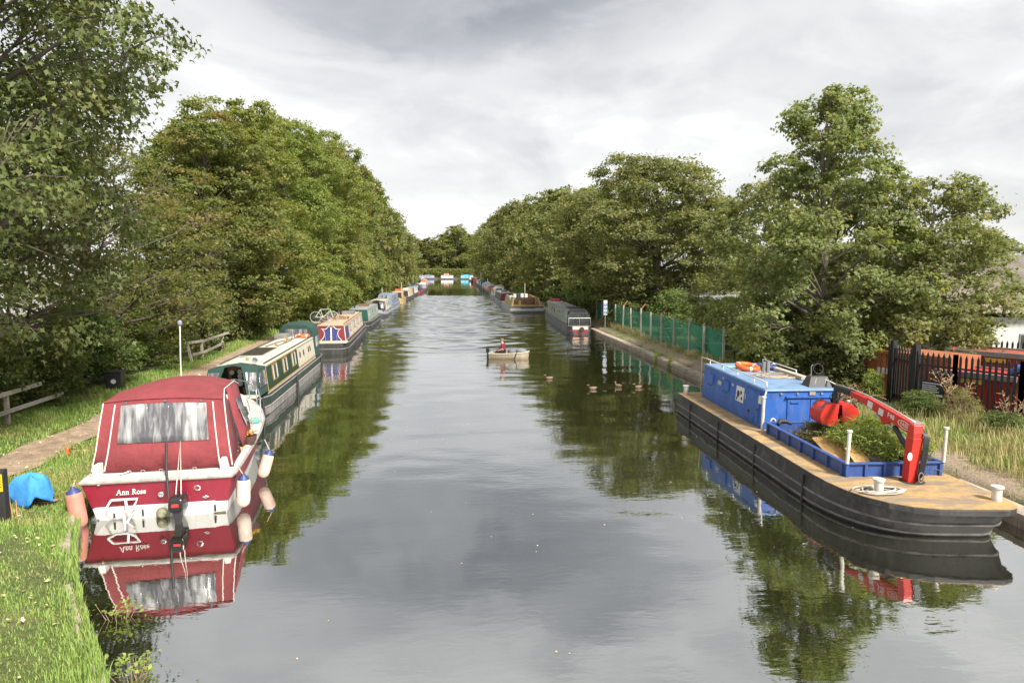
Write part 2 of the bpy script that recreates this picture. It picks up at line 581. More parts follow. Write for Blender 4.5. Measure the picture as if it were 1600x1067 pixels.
def leaf_cloud(name, pos, nrm, size, tmpl, mat, rng):
    tv, tf = tmpl
    n = len(pos); k = len(tv)
    nrm = nrm / (np.linalg.norm(nrm, axis=1, keepdims=True) + 1e-9)
    a = rng.normal(size=(n, 3)).astype(np.float32)
    a -= nrm * (a * nrm).sum(1, keepdims=True)
    a /= np.linalg.norm(a, axis=1, keepdims=True) + 1e-9
    b = np.cross(nrm, a)
    s = (size * rng.uniform(.65, 1.25, (n, 1, 1))).astype(np.float32)
    v = (tv[None, :, 0:1] * a[:, None, :] + tv[None, :, 1:2] * b[:, None, :] + tv[None, :, 2:3] * nrm[:, None, :]) * s + pos[:, None, :]
    f = (np.array(tf, dtype=np.int32)[None] + (np.arange(n, dtype=np.int32) * k)[:, None, None]).reshape(-1, 3)
    return fast_mesh(name, v.reshape(-1, 3), f, 3, mat)


def foliage(seed, lobes, clumps, nleaf, size, tmpl, mat, axis=(0, 0), spread=.24, up=.55):
    """lobes: list of (centre, radius). Leaves gather in clumps on the outside of each lobe"""
    rng = np.random.default_rng(seed)
    tot = sum(r * r for c, r in lobes)
    ps, ns = [], []
    for c, r in lobes:
        c = np.array(c, dtype=np.float32)
        m = max(3, int(clumps * r * r / tot))
        d = rng.normal(size=(m, 3)); d[:, 2] += .25
        out = np.array([c[0] - axis[0], c[1] - axis[1], 0]); out = out / (np.linalg.norm(out) + 1e-6)
        d += out * .35
        d /= np.linalg.norm(d, axis=1, keepdims=True)
        cp = c + d * np.array([1, 1, .75]) * r * rng.uniform(.72, 1.06, (m, 1))
        q = max(2, int(nleaf * r * r / tot / m))
        sz = rng.uniform(.6, 1.35, (m, 1, 1))
        off = rng.normal(size=(m, q, 3)) * np.array([1, 1, .5]) * r * spread * sz
        ps.append((cp[:, None, :] + off).reshape(-1, 3))
        nn = np.repeat(d[:, None, :], q, 1) * .6 + np.array([0, 0, up]) + rng.normal(size=(m, q, 3)) * .55
        ns.append(nn.reshape(-1, 3))
    pos = np.concatenate(ps).astype(np.float32); nr = np.concatenate(ns).astype(np.float32)
    return leaf_cloud('crown', pos, nr, size, tmpl, mat, rng)


PROFILES = {
    'round': lambda t: math.sqrt(max(0.03, 1 - (2 * t - .85) ** 2 / 1.45)),
    'full': lambda t: math.sqrt(max(0.04, 1 - max(0, t - .25) ** 2 / .60)) * (0.86 + .14 * min(1, t * 5)),
    'spire': lambda t: (1.0 if t < .30 else 1 - (t - .30) / .70 * .76) * (.85 if t < .1 else 1),
}


def make_tree(seed, h, R, zb, nlobes, nleaf, leaf, tmpl, prof, lmat, bark, trunk_r=.28, lobe=(.24, .36), clumps=None, stems=1, up=.55, spread=.24, lean=(0, 0), gap=0.0):
    rr = random.Random(seed)
    lobes = []
    pf = PROFILES[prof]
    for i in range(nlobes):
        t = ((i + .5) / nlobes) ** .9
        t = min(.97, max(0.02, t + rr.uniform(-.06, .06)))
        if rr.random() < gap:
            continue
        a = i * 2.39996 + rr.uniform(-.5, .5)
        r = R * pf(t) * rr.uniform(.45, .88)
        lr = R * rr.uniform(*lobe) * (.65 + .35 * pf(t))
        lobes.append((Vector((r * math.cos(a) + lean[0] * t, r * math.sin(a) + lean[1] * t, zb + t * (h - zb - lr * .5))), lr))
    lobes.append((Vector((rr.uniform(-.3, .3) + lean[0], lean[1], h - R * .2)), R * (.2 if prof != 'spire' else .12)))
    cm = foliage(seed + 1, lobes, clumps or nlobes * 16, nleaf, leaf, tmpl, lmat, up=up, spread=spread)
    wb = MB()
    top = h * .86
    tp = []
    wob = [rr.uniform(-.25, .25) for _ in range(4)]
    for i in range(9):
        t = i / 8
        tp.append(Vector((wob[0] * math.sin(t * 4 + wob[1] * 6) * t * 2 + lean[0] * t * .8, wob[2] * math.sin(t * 3 + wob[3] * 6) * t * 2 + lean[1] * t * .8, t * top - .15)))
    rad = [trunk_r * (1.25 if i == 0 else 1) * (1 - .85 * (i / 8) ** 1.1) + .02 for i in range(9)]
    wb.tube(tp, rad, 10)
    for c, lr in lobes:
        if c.z < 1.0:
            continue
        hz = max(.6, min(c.z - .12 * (c.z) - rr.uniform(.3, 1.2) * math.hypot(c.x, c.y) * .45, top * .93))
        k = min(7.99, max(0, (hz + .15) / top * 8)); i0 = int(k)
        p0 = tp[i0].lerp(tp[i0 + 1], k - i0)
        r0 = rad[i0] * rr.uniform(.32, .5)
        mid = p0.lerp(c, .5) + Vector((rr.uniform(-.2, .2), rr.uniform(-.2, .2), rr.uniform(-.05, .35)))
        pts = []
        for j in range(6):
            t = j / 5
            pts.append(p0 * (1 - t) ** 2 + mid * 2 * t * (1 - t) + c * t * t)
        wb.tube(pts, [max(.012, r0 * (1 - .8 * j / 5)) for j in range(6)], 6)
        for q in range(5):
            d = Vector((rr.gauss(0, 1), rr.gauss(0, 1), rr.gauss(.3, .8))).normalized()
            s = pts[rr.choice((3, 4, 5))]
            e = c + d * lr * .95
            wb.tube([s, s.lerp(e, .5) + Vector((0, 0, .08 * lr)), e], [max(.01, r0 * .28), max(.008, r0 * .18), .006], 4)
    wm = wb.mesh('trunk')
    wm.materials.append(bark)
    wm.shade_smooth()
    return wm, cm


bark = M('bark', (.115, .095, .075), .95, var=.35, scale=3, bump=.03, bscale=9, stretch=(1, 1, .25))
bark_pale = M('bark_pale', (.20, .175, .14), .9, var=.3, scale=3, bump=.02, bscale=9, stretch=(1, 1, .3))
G1 = leaf_mat('sycamore_leaf', [(.060, .080, .020), (.105, .125, .028), (.082, .102, .024), (.155, .162, .036)], (.24, .135, .050), .7, .45)
G2 = leaf_mat('sycamore_leaf_sunny', [(.085, .110, .022), (.140, .165, .032), (.105, .135, .026), (.20, .21, .045)], (.25, .18, .05), .4, .5)
G3 = leaf_mat('maple_leaf_dark', [(.044, .057, .016), (.072, .088, .021), (.055, .070, .018), (.108, .118, .028)], (.17, .10, .05), .3, .6, trans=.28)
G4 = leaf_mat('maple_leaf_olive', [(.075, .092, .036), (.125, .138, .045), (.095, .112, .040), (.175, .175, .062)], (.26, .22, .05), .5, .7)
G5 = leaf_mat('bramble_leaf', [(.055, .080, .022), (.090, .125, .030), (.072, .100, .026), (.125, .155, .042)], (.20, .15, .07), .55, .9)
G6 = leaf_mat('fresh_shrub_leaf', [(.10, .15, .028), (.16, .21, .04), (.12, .17, .032), (.23, .25, .05)], (.30, .25, .05), .5, .8)
G7 = leaf_mat('dry_shrub_leaf', [(.14, .125, .05), (.20, .17, .075), (.10, .105, .04), (.24, .20, .10)], (.27, .19, .10), .6, .8)

G6B = leaf_mat('lime_leaf', [(.075, .105, .020), (.125, .155, .030), (.095, .128, .024), (.175, .20, .040)], (.24, .20, .05), .5, .5)
PROTO = {}
PROTO['near'] = make_tree(21, 15, 6.2, 2.6, 64, 92000, .15, LEAF_TREFOIL, 'round', G3, bark, .36, (.20, .32), 1900, spread=.19, lean=(3.6, -.6))
PROTO['airy'] = make_tree(22, 13, 6.3, 2.0, 38, 25000, .155, LEAF_TREFOIL, 'round', G1, bark, .30, (.20, .30), 700, spread=.18)
PROTO['syc_a'] = make_tree(23, 17, 6.2, .8, 46, 90000, .20, LEAF_TRI, 'full', G1, bark, .38, (.22, .37), 1500, spread=.15)
PROTO['syc_b'] = make_tree(24, 17, 6.0, .6, 42, 90000, .20, LEAF_TRI, 'full', G2, bark, .38, (.22, .38), 1400, spread=.15)
PROTO['syc_c'] = make_tree(25, 17, 6.2, .8, 48, 88000, .20, LEAF_TRI, 'full', G6B, bark, .36, (.20, .36), 1500, spread=.15)
PROTO['far_a'] = make_tree(26, 17, 6.4, .5, 50, 16000, .46, LEAF_TRI, 'full', G1, bark, .4, (.2, .33), 800)
PROTO['far_b'] = make_tree(27, 17, 6.6, .5, 52, 16000, .46, LEAF_TRI, 'round', G4, bark, .4, (.2, .33), 800)
PROTO['oak'] = make_tree(28, 13.6, 7.0, 1.5, 52, 88000, .20, LEAF_TRI, 'round', G4, bark, .40, (.20, .34), 1500, spread=.16)
PROTO['spire'] = make_tree(29, 11.8, 4.2, .8, 84, 46000, .165, LEAF_TREFOIL, 'spire', G4, bark_pale, .20, (.17, .26), 1500, spread=.22)
PROTO['ash'] = make_tree(30, 8.4, 3.9, .5, 46, 32000, .165, LEAF_TREFOIL, 'round', G4, bark_pale, .16, (.20, .32), 1000, spread=.20)

TREES = [
    # proto, x, y, height scale, width scale, rot, label, group
    ('near', -14.9, 18.6, 1.18, 1.0, .15, 'large dark leaved maple filling the left edge of the picture', 'trees along the left bank'),
    ('airy', -15.6, 31.0, .82, .95, 1.2, 'airy maple with bare limbs showing against the sky, above the litter bin', 'trees along the left bank'),
    ('syc_a', -15.4, 45.0, .82, .88, .5, 'browning sycamore rising directly behind the broken rail fence', 'trees along the left bank'),
    ('syc_b', -15.7, 52.0, .98, 1.0, 2.0, 'tall green sycamore behind the stern hood of the green narrowboat', 'trees along the left bank'),
    ('syc_c', -15.0, 62.0, 1.06, .95, 3.1, 'sycamore behind the cabin of the red and blue narrowboat', 'trees along the left bank'),
    ('syc_b', -14.6, 75.0, 1.12, 1.0, 4.2, 'sunlit sycamore overhanging the boats with the green doors', 'trees along the left bank'),
    ('syc_a', -14.9, 89.0, 1.2, .95, 5.0, 'sycamore behind the blue-grey narrowboat on the left bank', 'trees along the left bank'),
    ('far_a', -14.6, 104.0, 1.18, 1.0, .4, 'rounded sycamore standing behind the little yellow cruiser', 'trees along the left bank'),
    ('far_b', -14.7, 121.0, 1.08, 1.0, 1.4, 'olive tree behind the cream boat of the left row', 'trees along the left bank'),
    ('far_a', -14.8, 139.0, 1.0, 1.0, 2.4, 'tree behind the white boat of the left row', 'trees along the left bank'),
    ('far_b', -15.2, 160.0, .95, 1.05, 3.4, 'tree behind the navy boat with the crimson bow', 'trees along the left bank'),
    ('far_a', -16.0, 188.0, .95, 1.1, 4.4, 'small looking far tree where the left row begins to curve', 'trees along the left bank'),
    ('far_b', -18.2, 222.0, .98, 1.15, 5.4, 'far tree on the left bank, third from the bend', 'trees along the left bank'),
    ('far_a', -22.0, 262.0, 1.05, 1.2, .9, 'far tree on the left bank, second from the bend', 'trees along the left bank'),
    ('far_b', -27.5, 315.0, 1.15, 1.3, 1.9, 'far tree on the left bank nearest the bend', 'trees along the left bank'),
    ('spire', 14.1, 25.0, .95, .92, .2, 'tall pointed maple beside the blue barge, highest tree on the right', 'trees along the right bank'),
    ('ash', 17.8, 24.6, .95, .92, .8, 'low spreading tree over the black palisade fence and rusty container', 'trees along the right bank'),
    ('ash', 16.6, 34.0, 1.05, 1.15, 2.8, 'leafy tree between the pointed maple and the picnic lawn', 'trees along the right bank'),
    ('oak', 16.8, 56.0, 1.0, 1.2, .0, 'broad olive domed tree shading the green mesh fence', 'trees along the right bank'),
    ('oak', 16.0, 72.0, .97, .85, 2.2, 'olive tree behind the moored narrowboat with the red stern', 'trees along the right bank'),
    ('far_b', 16.0, 88.0, .86, 1.0, .3, 'tree behind the yellow sided work barge', 'trees along the right bank'),
    ('far_a', 15.6, 104.0, .98, .98, 1.3, 'tree behind the charcoal narrowboat of the right row', 'trees along the right bank'),
    ('far_b', 15.4, 122.0, 1.02, .95, 2.3, 'tree behind the boat with the orange roof cover', 'trees along the right bank'),
    ('far_a', 15.4, 142.0, 1.04, 1.0, 3.3, 'tree behind the boat with the blue roof cover', 'trees along the right bank'),
    ('far_b', 15.0, 165.0, 1.2, 1.1, 4.3, 'tree halfway along the far right row', 'trees along the right bank'),
    ('far_a', 15.4, 192.0, 1.25, 1.2, 5.3, 'far right bank tree, fourth from the bend', 'trees along the right bank'),
    ('far_b', 15.8, 225.0, 1.3, 1.3, .6, 'far right bank tree, third from the bend', 'trees along the right bank'),
    ('far_a', 16.4, 265.0, 1.35, 1.4, 1.6, 'far right bank tree, second from the bend', 'trees along the right bank'),
    ('far_b', 17.0, 315.0, 1.45, 1.5, 2.6, 'far right bank tree nearest the bend', 'trees along the right bank'),
    ('far_a', -13.0, 384.0, 1.3, 1.7, .3, 'leftmost dark tree closing the canal at the bend', 'trees closing the view'),
    ('far_a', 1.5, 386.0, 1.72, 1.9, 1.3, 'tallest domed tree closing the canal at the bend', 'trees closing the view'),
    ('far_a', 16.0, 398.0, 1.5, 1.7, 2.3, 'rightmost tree closing the canal at the bend', 'trees closing the view'),
    ('far_b', -24.0, 402.0, 1.35, 1.8, .9, 'tree beyond the bend behind the leftmost dark one', 'trees closing the view'),
    ('far_a', -5.5, 404.0, 1.5, 1.9, 1.9, 'tree beyond the bend just left of the tallest domed one', 'trees closing the view'),
    ('far_b', 10.0, 403.0, 1.5, 1.9, 2.9, 'tree beyond the bend just right of the tallest domed one', 'trees closing the view'),
    ('far_b', 52.0, 66.0, .50, .9, 3.3, 'distant olive tree beyond the corrugated roof', 'trees closing the view'),
    ('far_a', 44.0, 70.0, .46, .9, 2.1, 'distant low tree behind the spreading tree on the right', 'trees closing the view'),
]
for pr, x, y, sh, sw, rz, lab, grp in TREES:
    t = thing('maple_tree' if pr in ('near', 'airy', 'spire') else 'broadleaf_tree', lab, 'tree', (x, y, ground_z(x, min(y, 365)) - .05), rz, grp)
    t.scale = (sw, sw, sh)
    wm, cm = PROTO[pr]
    share('trunk', wm, t)
    c = share('crown', cm, t); c['kind'] = 'stuff'

# ---- shrubs
def make_shrub(seed, h, R, nlobes, nleaf, leaf, tmpl, mat, flowers=None):
    rr = random.Random(seed)
    lobes = []
    for i in range(nlobes):
        t = (i + .5) / nlobes
        a = i * 2.4 + rr.uniform(-.4, .4)
        r = R * math.sqrt(max(.05, 1 - t * t)) * rr.uniform(.3, .9)
        lobes.append((Vector((r * math.cos(a), r * math.sin(a), .25 + t * (h - .5))), R * rr.uniform(.24, .40)))
    cm = foliage(seed, lobes, nlobes * 14, nleaf, leaf, tmpl, mat, spread=.28)
    wb = MB()
    for c, r in lobes:
        wb.tube([(c.x * .12, c.y * .12, -.1), (c.x * .6, c.y * .6, c.z * .55), tuple(c)], [.028, .018, .006], 5)
        for q in range(3):
            d = Vector((rr.gauss(0, 1), rr.gauss(0, 1), rr.gauss(.4, .6))).normalized() * r
            wb.tube([tuple(c * .7), tuple(c + d)], [.010, .003], 4)
    wm = wb.mesh('stem'); wm.materials.append(bark)
    return wm, cm

SH = {
    'bramble': make_shrub(41, 2.3, 1.9, 20, 9000, .125, LEAF_TREFOIL, G5),
    'elder': make_shrub(42, 3.0, 2.0, 24, 10000, .14, LEAF_TRI, G5),
    'ivy': make_shrub(43, 3.6, 1.9, 24, 9000, .15, LEAF_TREFOIL, G3),
    'fresh': make_shrub(44, 2.6, 1.5, 18, 6500, .14, LEAF_TRI, G6),
    'dry': make_shrub(45, 3.0, 1.8, 22, 7000, .13, LEAF_LONG, G7),
    'mixed': make_shrub(46, 3.2, 2.0, 24, 9500, .14, LEAF_TREFOIL, G1),
    'far': make_shrub(47, 3.4, 2.3, 20, 2600, .32, LEAF_TRI, G5),
}

def shrub(kind, x, y, s, h, rz, label, group):
    t = thing('shrub', label, 'shrub', (x, y, ground_z(x, y) - .03), rz, group)
    t.scale = (s, s, h)
    share('stem', SH[kind][0], t)
    o = share('foliage', SH[kind][1], t); o['kind'] = 'stuff'
    return t

for a in [
    ('bramble', -14.6, 16.2, 1.0, 1.2, .1, 'bramble bush at the left picture edge behind the white rail fence'),
    ('ivy', -15.2, 18.6, 1.1, 1.2, 1.1, 'dark leafy bush right behind the white rail fence'),
    ('elder', -14.7, 21.6, 1.0, 1.0, .6, 'green elder bush between the white rail fence and the litter bin'),
    ('bramble', -14.0, 24.3, .85, .95, 2.6, 'bramble hugging the ground on the near side of the litter bin'),
    ('fresh', -16.0, 24.5, 1.1, 1.15, 1.9, 'bright green bush rising behind the litter bin'),
    ('elder', -14.4, 27.8, .95, 1.0, 4.0, 'bush just beyond the litter bin by the towpath'),
    ('dry', -15.8, 30.2, 1.2, 1.25, .4, 'dry yellowish buddleia bush with purple flower heads'),
    ('mixed', -14.5, 31.6, 1.0, .9, 1.4, 'mixed green bush before the broken rail fence'),
    ('mixed', -14.9, 35.6, 1.1, 1.3, 2.4, 'tall bush leaning over the broken rail fence'),
    ('ivy', -14.7, 39.3, 1.05, 1.2, 3.4, 'dark ivy covered bush beside the cream roof of the green narrowboat'),
    ('ivy', -14.6, 43.5, 1.0, 1.25, 4.4, 'dark hedge bush level with the solar panel'),
    ('mixed', -14.3, 47.6, 1.0, 1.2, 5.4, 'hedge bush level with the green stern hood'),
    ('bramble', -14.2, 52.0, 1.1, 1.4, .5, 'hedge bush behind the bicycles on the boat roof'),
    ('fresh', -13.9, 56.5, 1.15, 1.2, 1.5, 'bright hedge bush behind the red and blue narrowboat'),
    ('elder', -13.7, 61.5, 1.1, 1.2, 2.5, 'hedge bush behind the boat with the green doors'),
    ('far', -13.4, 67.0, 1.0, 1.0, 3.5, 'hedge bush behind the small white roofed boat'),
    ('far', -13.3, 74.0, 1.0, 1.0, .5, 'hedge bush before the blue-grey narrowboat'),
    ('far', -13.2, 82.0, 1.0, 1.0, 1.5, 'hedge bush behind the blue-grey narrowboat'),
    ('far', -13.2, 91.0, 1.1, 1.0, 2.5, 'hedge bush behind the yellow cruiser'),
    ('far', -13.3, 101.0, 1.1, 1.1, 4.5, 'hedge bush behind the cream boat'),
    ('far', -13.4, 113.0, 1.2, 1.1, 5.5, 'hedge bush behind the white boat'),
    ('far', -13.5, 128.0, 1.3, 1.1, 5.9, 'farthest hedge bush that can be told apart on the left bank'),
]:
    shrub(*a, 'hedge along the towpath')
for a in [
    ('fresh', 13.7, 28.9, .8, .95, .3, 'light green shrub at the near end of the green mesh fence'),
    ('elder', 13.4, 27.6, .85, 1.1, 1.3, 'green shrub behind the stern of the blue barge'),
    ('ivy', 13.4, 24.6, .80, .78, 2.3, 'dark ivy shrub behind the middle of the blue cabin'),
    ('ivy', 14.0, 23.3, .62, .55, 3.3, 'dark ivy shrub under the pointed maple'),
    ('fresh', 13.9, 21.3, .30, .45, .7, 'small yellow-green bush against the rusty container'),
    ('fresh', 14.6, 37.5, .9, .7, 4.3, 'rounded light bush on the picnic lawn'),
    ('elder', 15.0, 45.2, .95, .95, 5.0, 'leafy shrub in front of the white building behind the fence'),
    ('ivy', 13.6, 52.5, .9, .8, 5.3, 'dark shrub behind the blue and white sign'),
    ('far', 13.2, 60.5, .8, 1.0, .8, 'shrub behind the bow of the moored narrowboat on the right'),
    ('far', 13.4, 70.0, .9, 1.0, 1.8, 'shrub by the second green fence panel'),
    ('far', 13.4, 84.0, 1.0, 1.0, 2.8, 'shrub behind the yellow sided work barge'),
    ('far', 13.4, 97.0, 1.0, 1.0, 3.8, 'shrub behind the charcoal narrowboat'),
    ('far', 13.4, 111.0, 1.1, 1.0, 4.8, 'shrub behind the orange covered boat'),
    ('far', 13.6, 127.0, 1.2, 1.0, 5.8, 'farthest shrub that can be told apart on the right bank'),
]:
    shrub(*a, 'shrubs along the right bank')
# the far undergrowth under both rows
rng = np.random.default_rng(9)
n = 26000
yy = 132 + (rng.random(n) ** 1.3) * 232
side = rng.random(n) < .5
xx = np.where(side, np.array([XL(min(q, 365)) for q in yy]) - 3.6 - rng.random(n) * 3, np.array([XR(q) for q in yy]) + 1.4 + rng.random(n) * 3)
k = rng.random(n) < .28
yy = np.where(k, Y_END + 3 + rng.random(n) * 5, yy); xx = np.where(k, -26 + rng.random(n) * 46, xx)
ps = np.stack([xx, yy, .4 + rng.random(n) ** 1.2 * 5.0], 1).astype(np.float32)
me = leaf_cloud('undergrowth', ps, rng.normal(size=(n, 3)).astype(np.float32) + np.array([0, -.6, .6], np.float32), .8, LEAF_TRI, G1, rng)
o = bpy.data.objects.new('undergrowth', me); COL.objects.link(o)
o['kind'] = 'stuff'; o['label'] = 'dark green undergrowth massed under the far trees'; o['category'] = 'undergrowth'

# ---- grass
def grass_mat(name, cols, dryc, dry=.5):
    m = leaf_mat(name, cols, dryc, dry, .8, .25)
    return m
GR = grass_mat('meadow_grass', [(.09, .145, .026), (.145, .215, .036), (.115, .18, .030), (.21, .265, .055)], (.27, .22, .09), .75)
GRD = grass_mat('dry_grass', [(.17, .17, .06), (.30, .25, .12), (.22, .21, .075), (.38, .31, .17)], (.36, .28, .15), .7)

def grass(name, label, pts, hts, wid, mat, seed, bend=.5):
    rng = np.random.default_rng(seed)
    n = len(pts)
    a = rng.random(n) * 2 * np.pi
    d = np.stack([np.cos(a), np.sin(a), np.zeros(n)], 1)
    s = np.stack([-np.sin(a), np.cos(a), np.zeros(n)], 1)
    bnd = rng.uniform(.15, 1, n)[:, None] * bend * hts[:, None]
    w_ = (wid * rng.uniform(.6, 1.3, n))[:, None]
    p = pts
    up = np.array([0, 0, 1.0])
    v0 = p - s * w_; v1 = p + s * w_
    m0 = p + up * hts[:, None] * .6 + d * bnd * .35
    v2 = m0 + s * w_ * .75; v3 = m0 - s * w_ * .75
    v4 = p + up * hts[:, None] * (1 - .25 * bend) + d * bnd
    v = np.stack([v0, v1, v2, v3, v4], 1).reshape(-1, 3)
    b = (np.arange(n) * 5)[:, None, None]
    f = (np.array([(0, 1, 2), (0, 2, 3), (3, 2, 4)])[None] + b).reshape(-1, 3)
    o = bpy.data.objects.new(name, fast_mesh(name, v, f, 3, mat))
    COL.objects.link(o)
    o['kind'] = 'stuff'; o['label'] = label; o['category'] = 'grass'
    return o

def zvec(x, y):
    return np.array([ground_z(a, b) for a, b in zip(x, y)])

def path_c(y):
    return np.interp(y, [2, 8, 14, 22, 32, 45, 150], [-7.2, -8.9, -10.4, -10.45, -11.2, -11.6, -11.8])

def left_grass(n, y0, y1, pw, seed, hmin, hmax, wid, name, label):
    rng = np.random.default_rng(seed)
    y = y0 + (y1 - y0) * rng.random(n) ** pw
    xl = np.interp(y, np.arange(0, 160, 1.0), [XL(q) for q in np.arange(0, 160, 1.0)])
    x = xl + .10 - rng.random(n) ** 1.0 * (xl + 13.6)
    pc = path_c(y)
    on = np.abs(x - pc) < .62 + rng.normal(size=n) * .12
    keep = ~on | (rng.random(n) < .012)
    x, y, xl = x[keep], y[keep], xl[keep]
    patch = np.sin(x * 2.1 + np.sin(y * 1.7) * 1.3) * np.sin(y * 1.9 + x) * .5 + .5
    edge = np.exp(-((xl - x) / .35) ** 2)
    verge = np.exp(-((np.abs(x - path_c(y)) - 1.6) / .5) ** 2) * .5
    h = (hmin + (hmax - hmin) * rng.random(len(x)) ** 2) * (.6 + .7 * patch + .9 * edge + verge)
    worn = (patch < .22) & (rng.random(len(x)) < .55)
    x, y, h = x[~worn], y[~worn], h[~worn]
    p = np.stack([x, y, zvec(x, y) - .01], 1)
    return grass(name, label, p, h, wid, GR, seed)

left_grass(190000, 5.5, 17, 1.0, 31, .04, .13, .0062, 'grass', 'bright green grass on the near left bank')
left_grass(90000, 17, 45, 1.1, 32, .06, .18, .011, 'grass', 'grass on both sides of the left towpath')
left_grass(22000, 45, 120, 1.2, 33, .10, .3, .03, 'grass', 'grass verge farther along the left towpath')

def right_grass(n, y0, y1, x0, x1, seed, hmin, hmax, wid, name, label, mat, fade=True):
    rng = np.random.default_rng(seed)
    y = y0 + (y1 - y0) * rng.random(n)
    x = x0 + (x1 - x0) * rng.random(n)
    patch = np.sin(x * 1.9 + np.sin(y * 1.3) * 1.5 + seed) * np.sin(y * 1.6 + x * .7 + seed) * .5 + .5
    k = rng.random(n) < np.clip(patch * 1.6 - .15, .04, 1) if fade else np.ones(n, bool)
    x, y, patch = x[k], y[k], patch[k]
    h = (hmin + (hmax - hmin) * rng.random(len(x)) ** 1.6) * (.5 + .8 * patch)
    p = np.stack([x, y, zvec(x, y) - .01], 1)
    return grass(name, label, p, h, wid, mat, seed)
right_grass(26000, 9, 21, 12.1, 16, 34, .08, .40, .009, 'grass', 'green grass beside the front of the blue barge', GR)
right_grass(15000, 9, 20, 12.0, 15.5, 35, .15, .55, .008, 'dry_grass', 'straw coloured tall grass beside the front of the blue barge', GRD)
right_grass(12000, 30, 62, 12.15, 12.75, 36, .10, .50, .013, 'dry_grass', 'dry grass growing along the foot of the green mesh fence', GRD)
right_grass(14000, 28, 60, 12.6, 20, 37, .05, .12, .016, 'lawn', 'mown lawn behind the green mesh fence', GR, False)
right_grass(4500, 10, 60, 11.25, 12.1, 38, .05, .22, .009, 'grass', 'sparse grass on the right bank path', GR)

# ================================================================ BOATS
WHITE = M('white_paint', (.62, .61, .58), .45, var=.08, scale=3, grime=.35, gcol=(.33, .30, .24))
CREAM = M('cream_paint', (.47, .43, .34), .5, var=.08, scale=3, grime=.3, gcol=(.30, .27, .2))
BLACKH = M('black_hull', (.026, .025, .024), .45, var=.3, scale=2, grime=.55, gcol=(.09, .082, .075))
GREYH = M('grey_hull', (.20, .19, .18), .6, var=.25, scale=2, grime=.6, gcol=(.09, .08, .07))
RUBBER = M('black_rubber', (.02, .02, .021), .6, var=.3)
STEEL = M('steel_tube', (.55, .55, .54), .35, metal=.7, var=.1)
ROPE = M('rope', (.42, .34, .24), .9, var=.3, scale=30)
ROPE_O = M('orange_rope', (.45, .22, .10), .9, var=.3, scale=30)
WOOD = M('varnished_wood', (.26, .115, .035), .45, var=.3, scale=6, stretch=(1, 1, .2))
GREYWOOD = M('weathered_wood', (.38, .345, .29), .9, var=.25, scale=4, stretch=(1, 6, 6), bump=.006, bscale=14, grime=.3, gcol=(.16, .15, .10))
BRASS = M('brass', (.55, .36, .10), .35, metal=.6)
PANE = glass_mat('dark_pane', (.055, .062, .06))
PANE_L = glass_mat('pale_pane', (.34, .36, .34), .15, .4)
ORANGE = M('orange_plastic', (.72, .12, .02), .5, var=.1)


def plastic_window(name, base=(.55, .55, .54), dark=(.09, .09, .10)):
    """creased clear vinyl: sheen painted as hard pale bands in the colour, plus wrinkle relief"""
    if name in _mats:
        return _mats[name]
    m = bpy.data.materials.new(name); m.use_nodes = True
    g = NT(m.node_tree); b = m.node_tree.nodes['Principled BSDF']
    oc = g.n('ShaderNodeTexCoord').outputs['Object']
    f = g.noise(g.mapping(oc, (5.5, .8, .8)), 1.5, 3, .5, .5)
    f2 = g.noise(oc, 1.3, 3, .5)
    k = g.rng(g.math('ADD', f, g.math('MULTIPLY', f2, .6)), .70, 1.12, 0, 1)
    g.put(b.inputs['Base Color'], g.mix(k, dark, base))  # pale sheen streaks mixed into the base colour
    b.inputs['Roughness'].default_value = .16
    bn = g.n('ShaderNodeBump'); bn.inputs['Distance'].default_value = .03
    g.put(bn.inputs['Height'], f); g.put(b.inputs['Normal'], bn.outputs[0])
    _mats[name] = m
    return m
VINYL = plastic_window('clear_vinyl')


def canvas(name, col):
    return M(name, col, .85, var=.16, scale=2.2, bump=.035, bscale=3.2, grime=.25, gcol=tuple(c * .6 for c in col))


def paint(name, col, grime=.25):
    return M(name, col, .42, var=.1, scale=3, grime=grime, gcol=tuple(c * .5 + .06 for c in col))


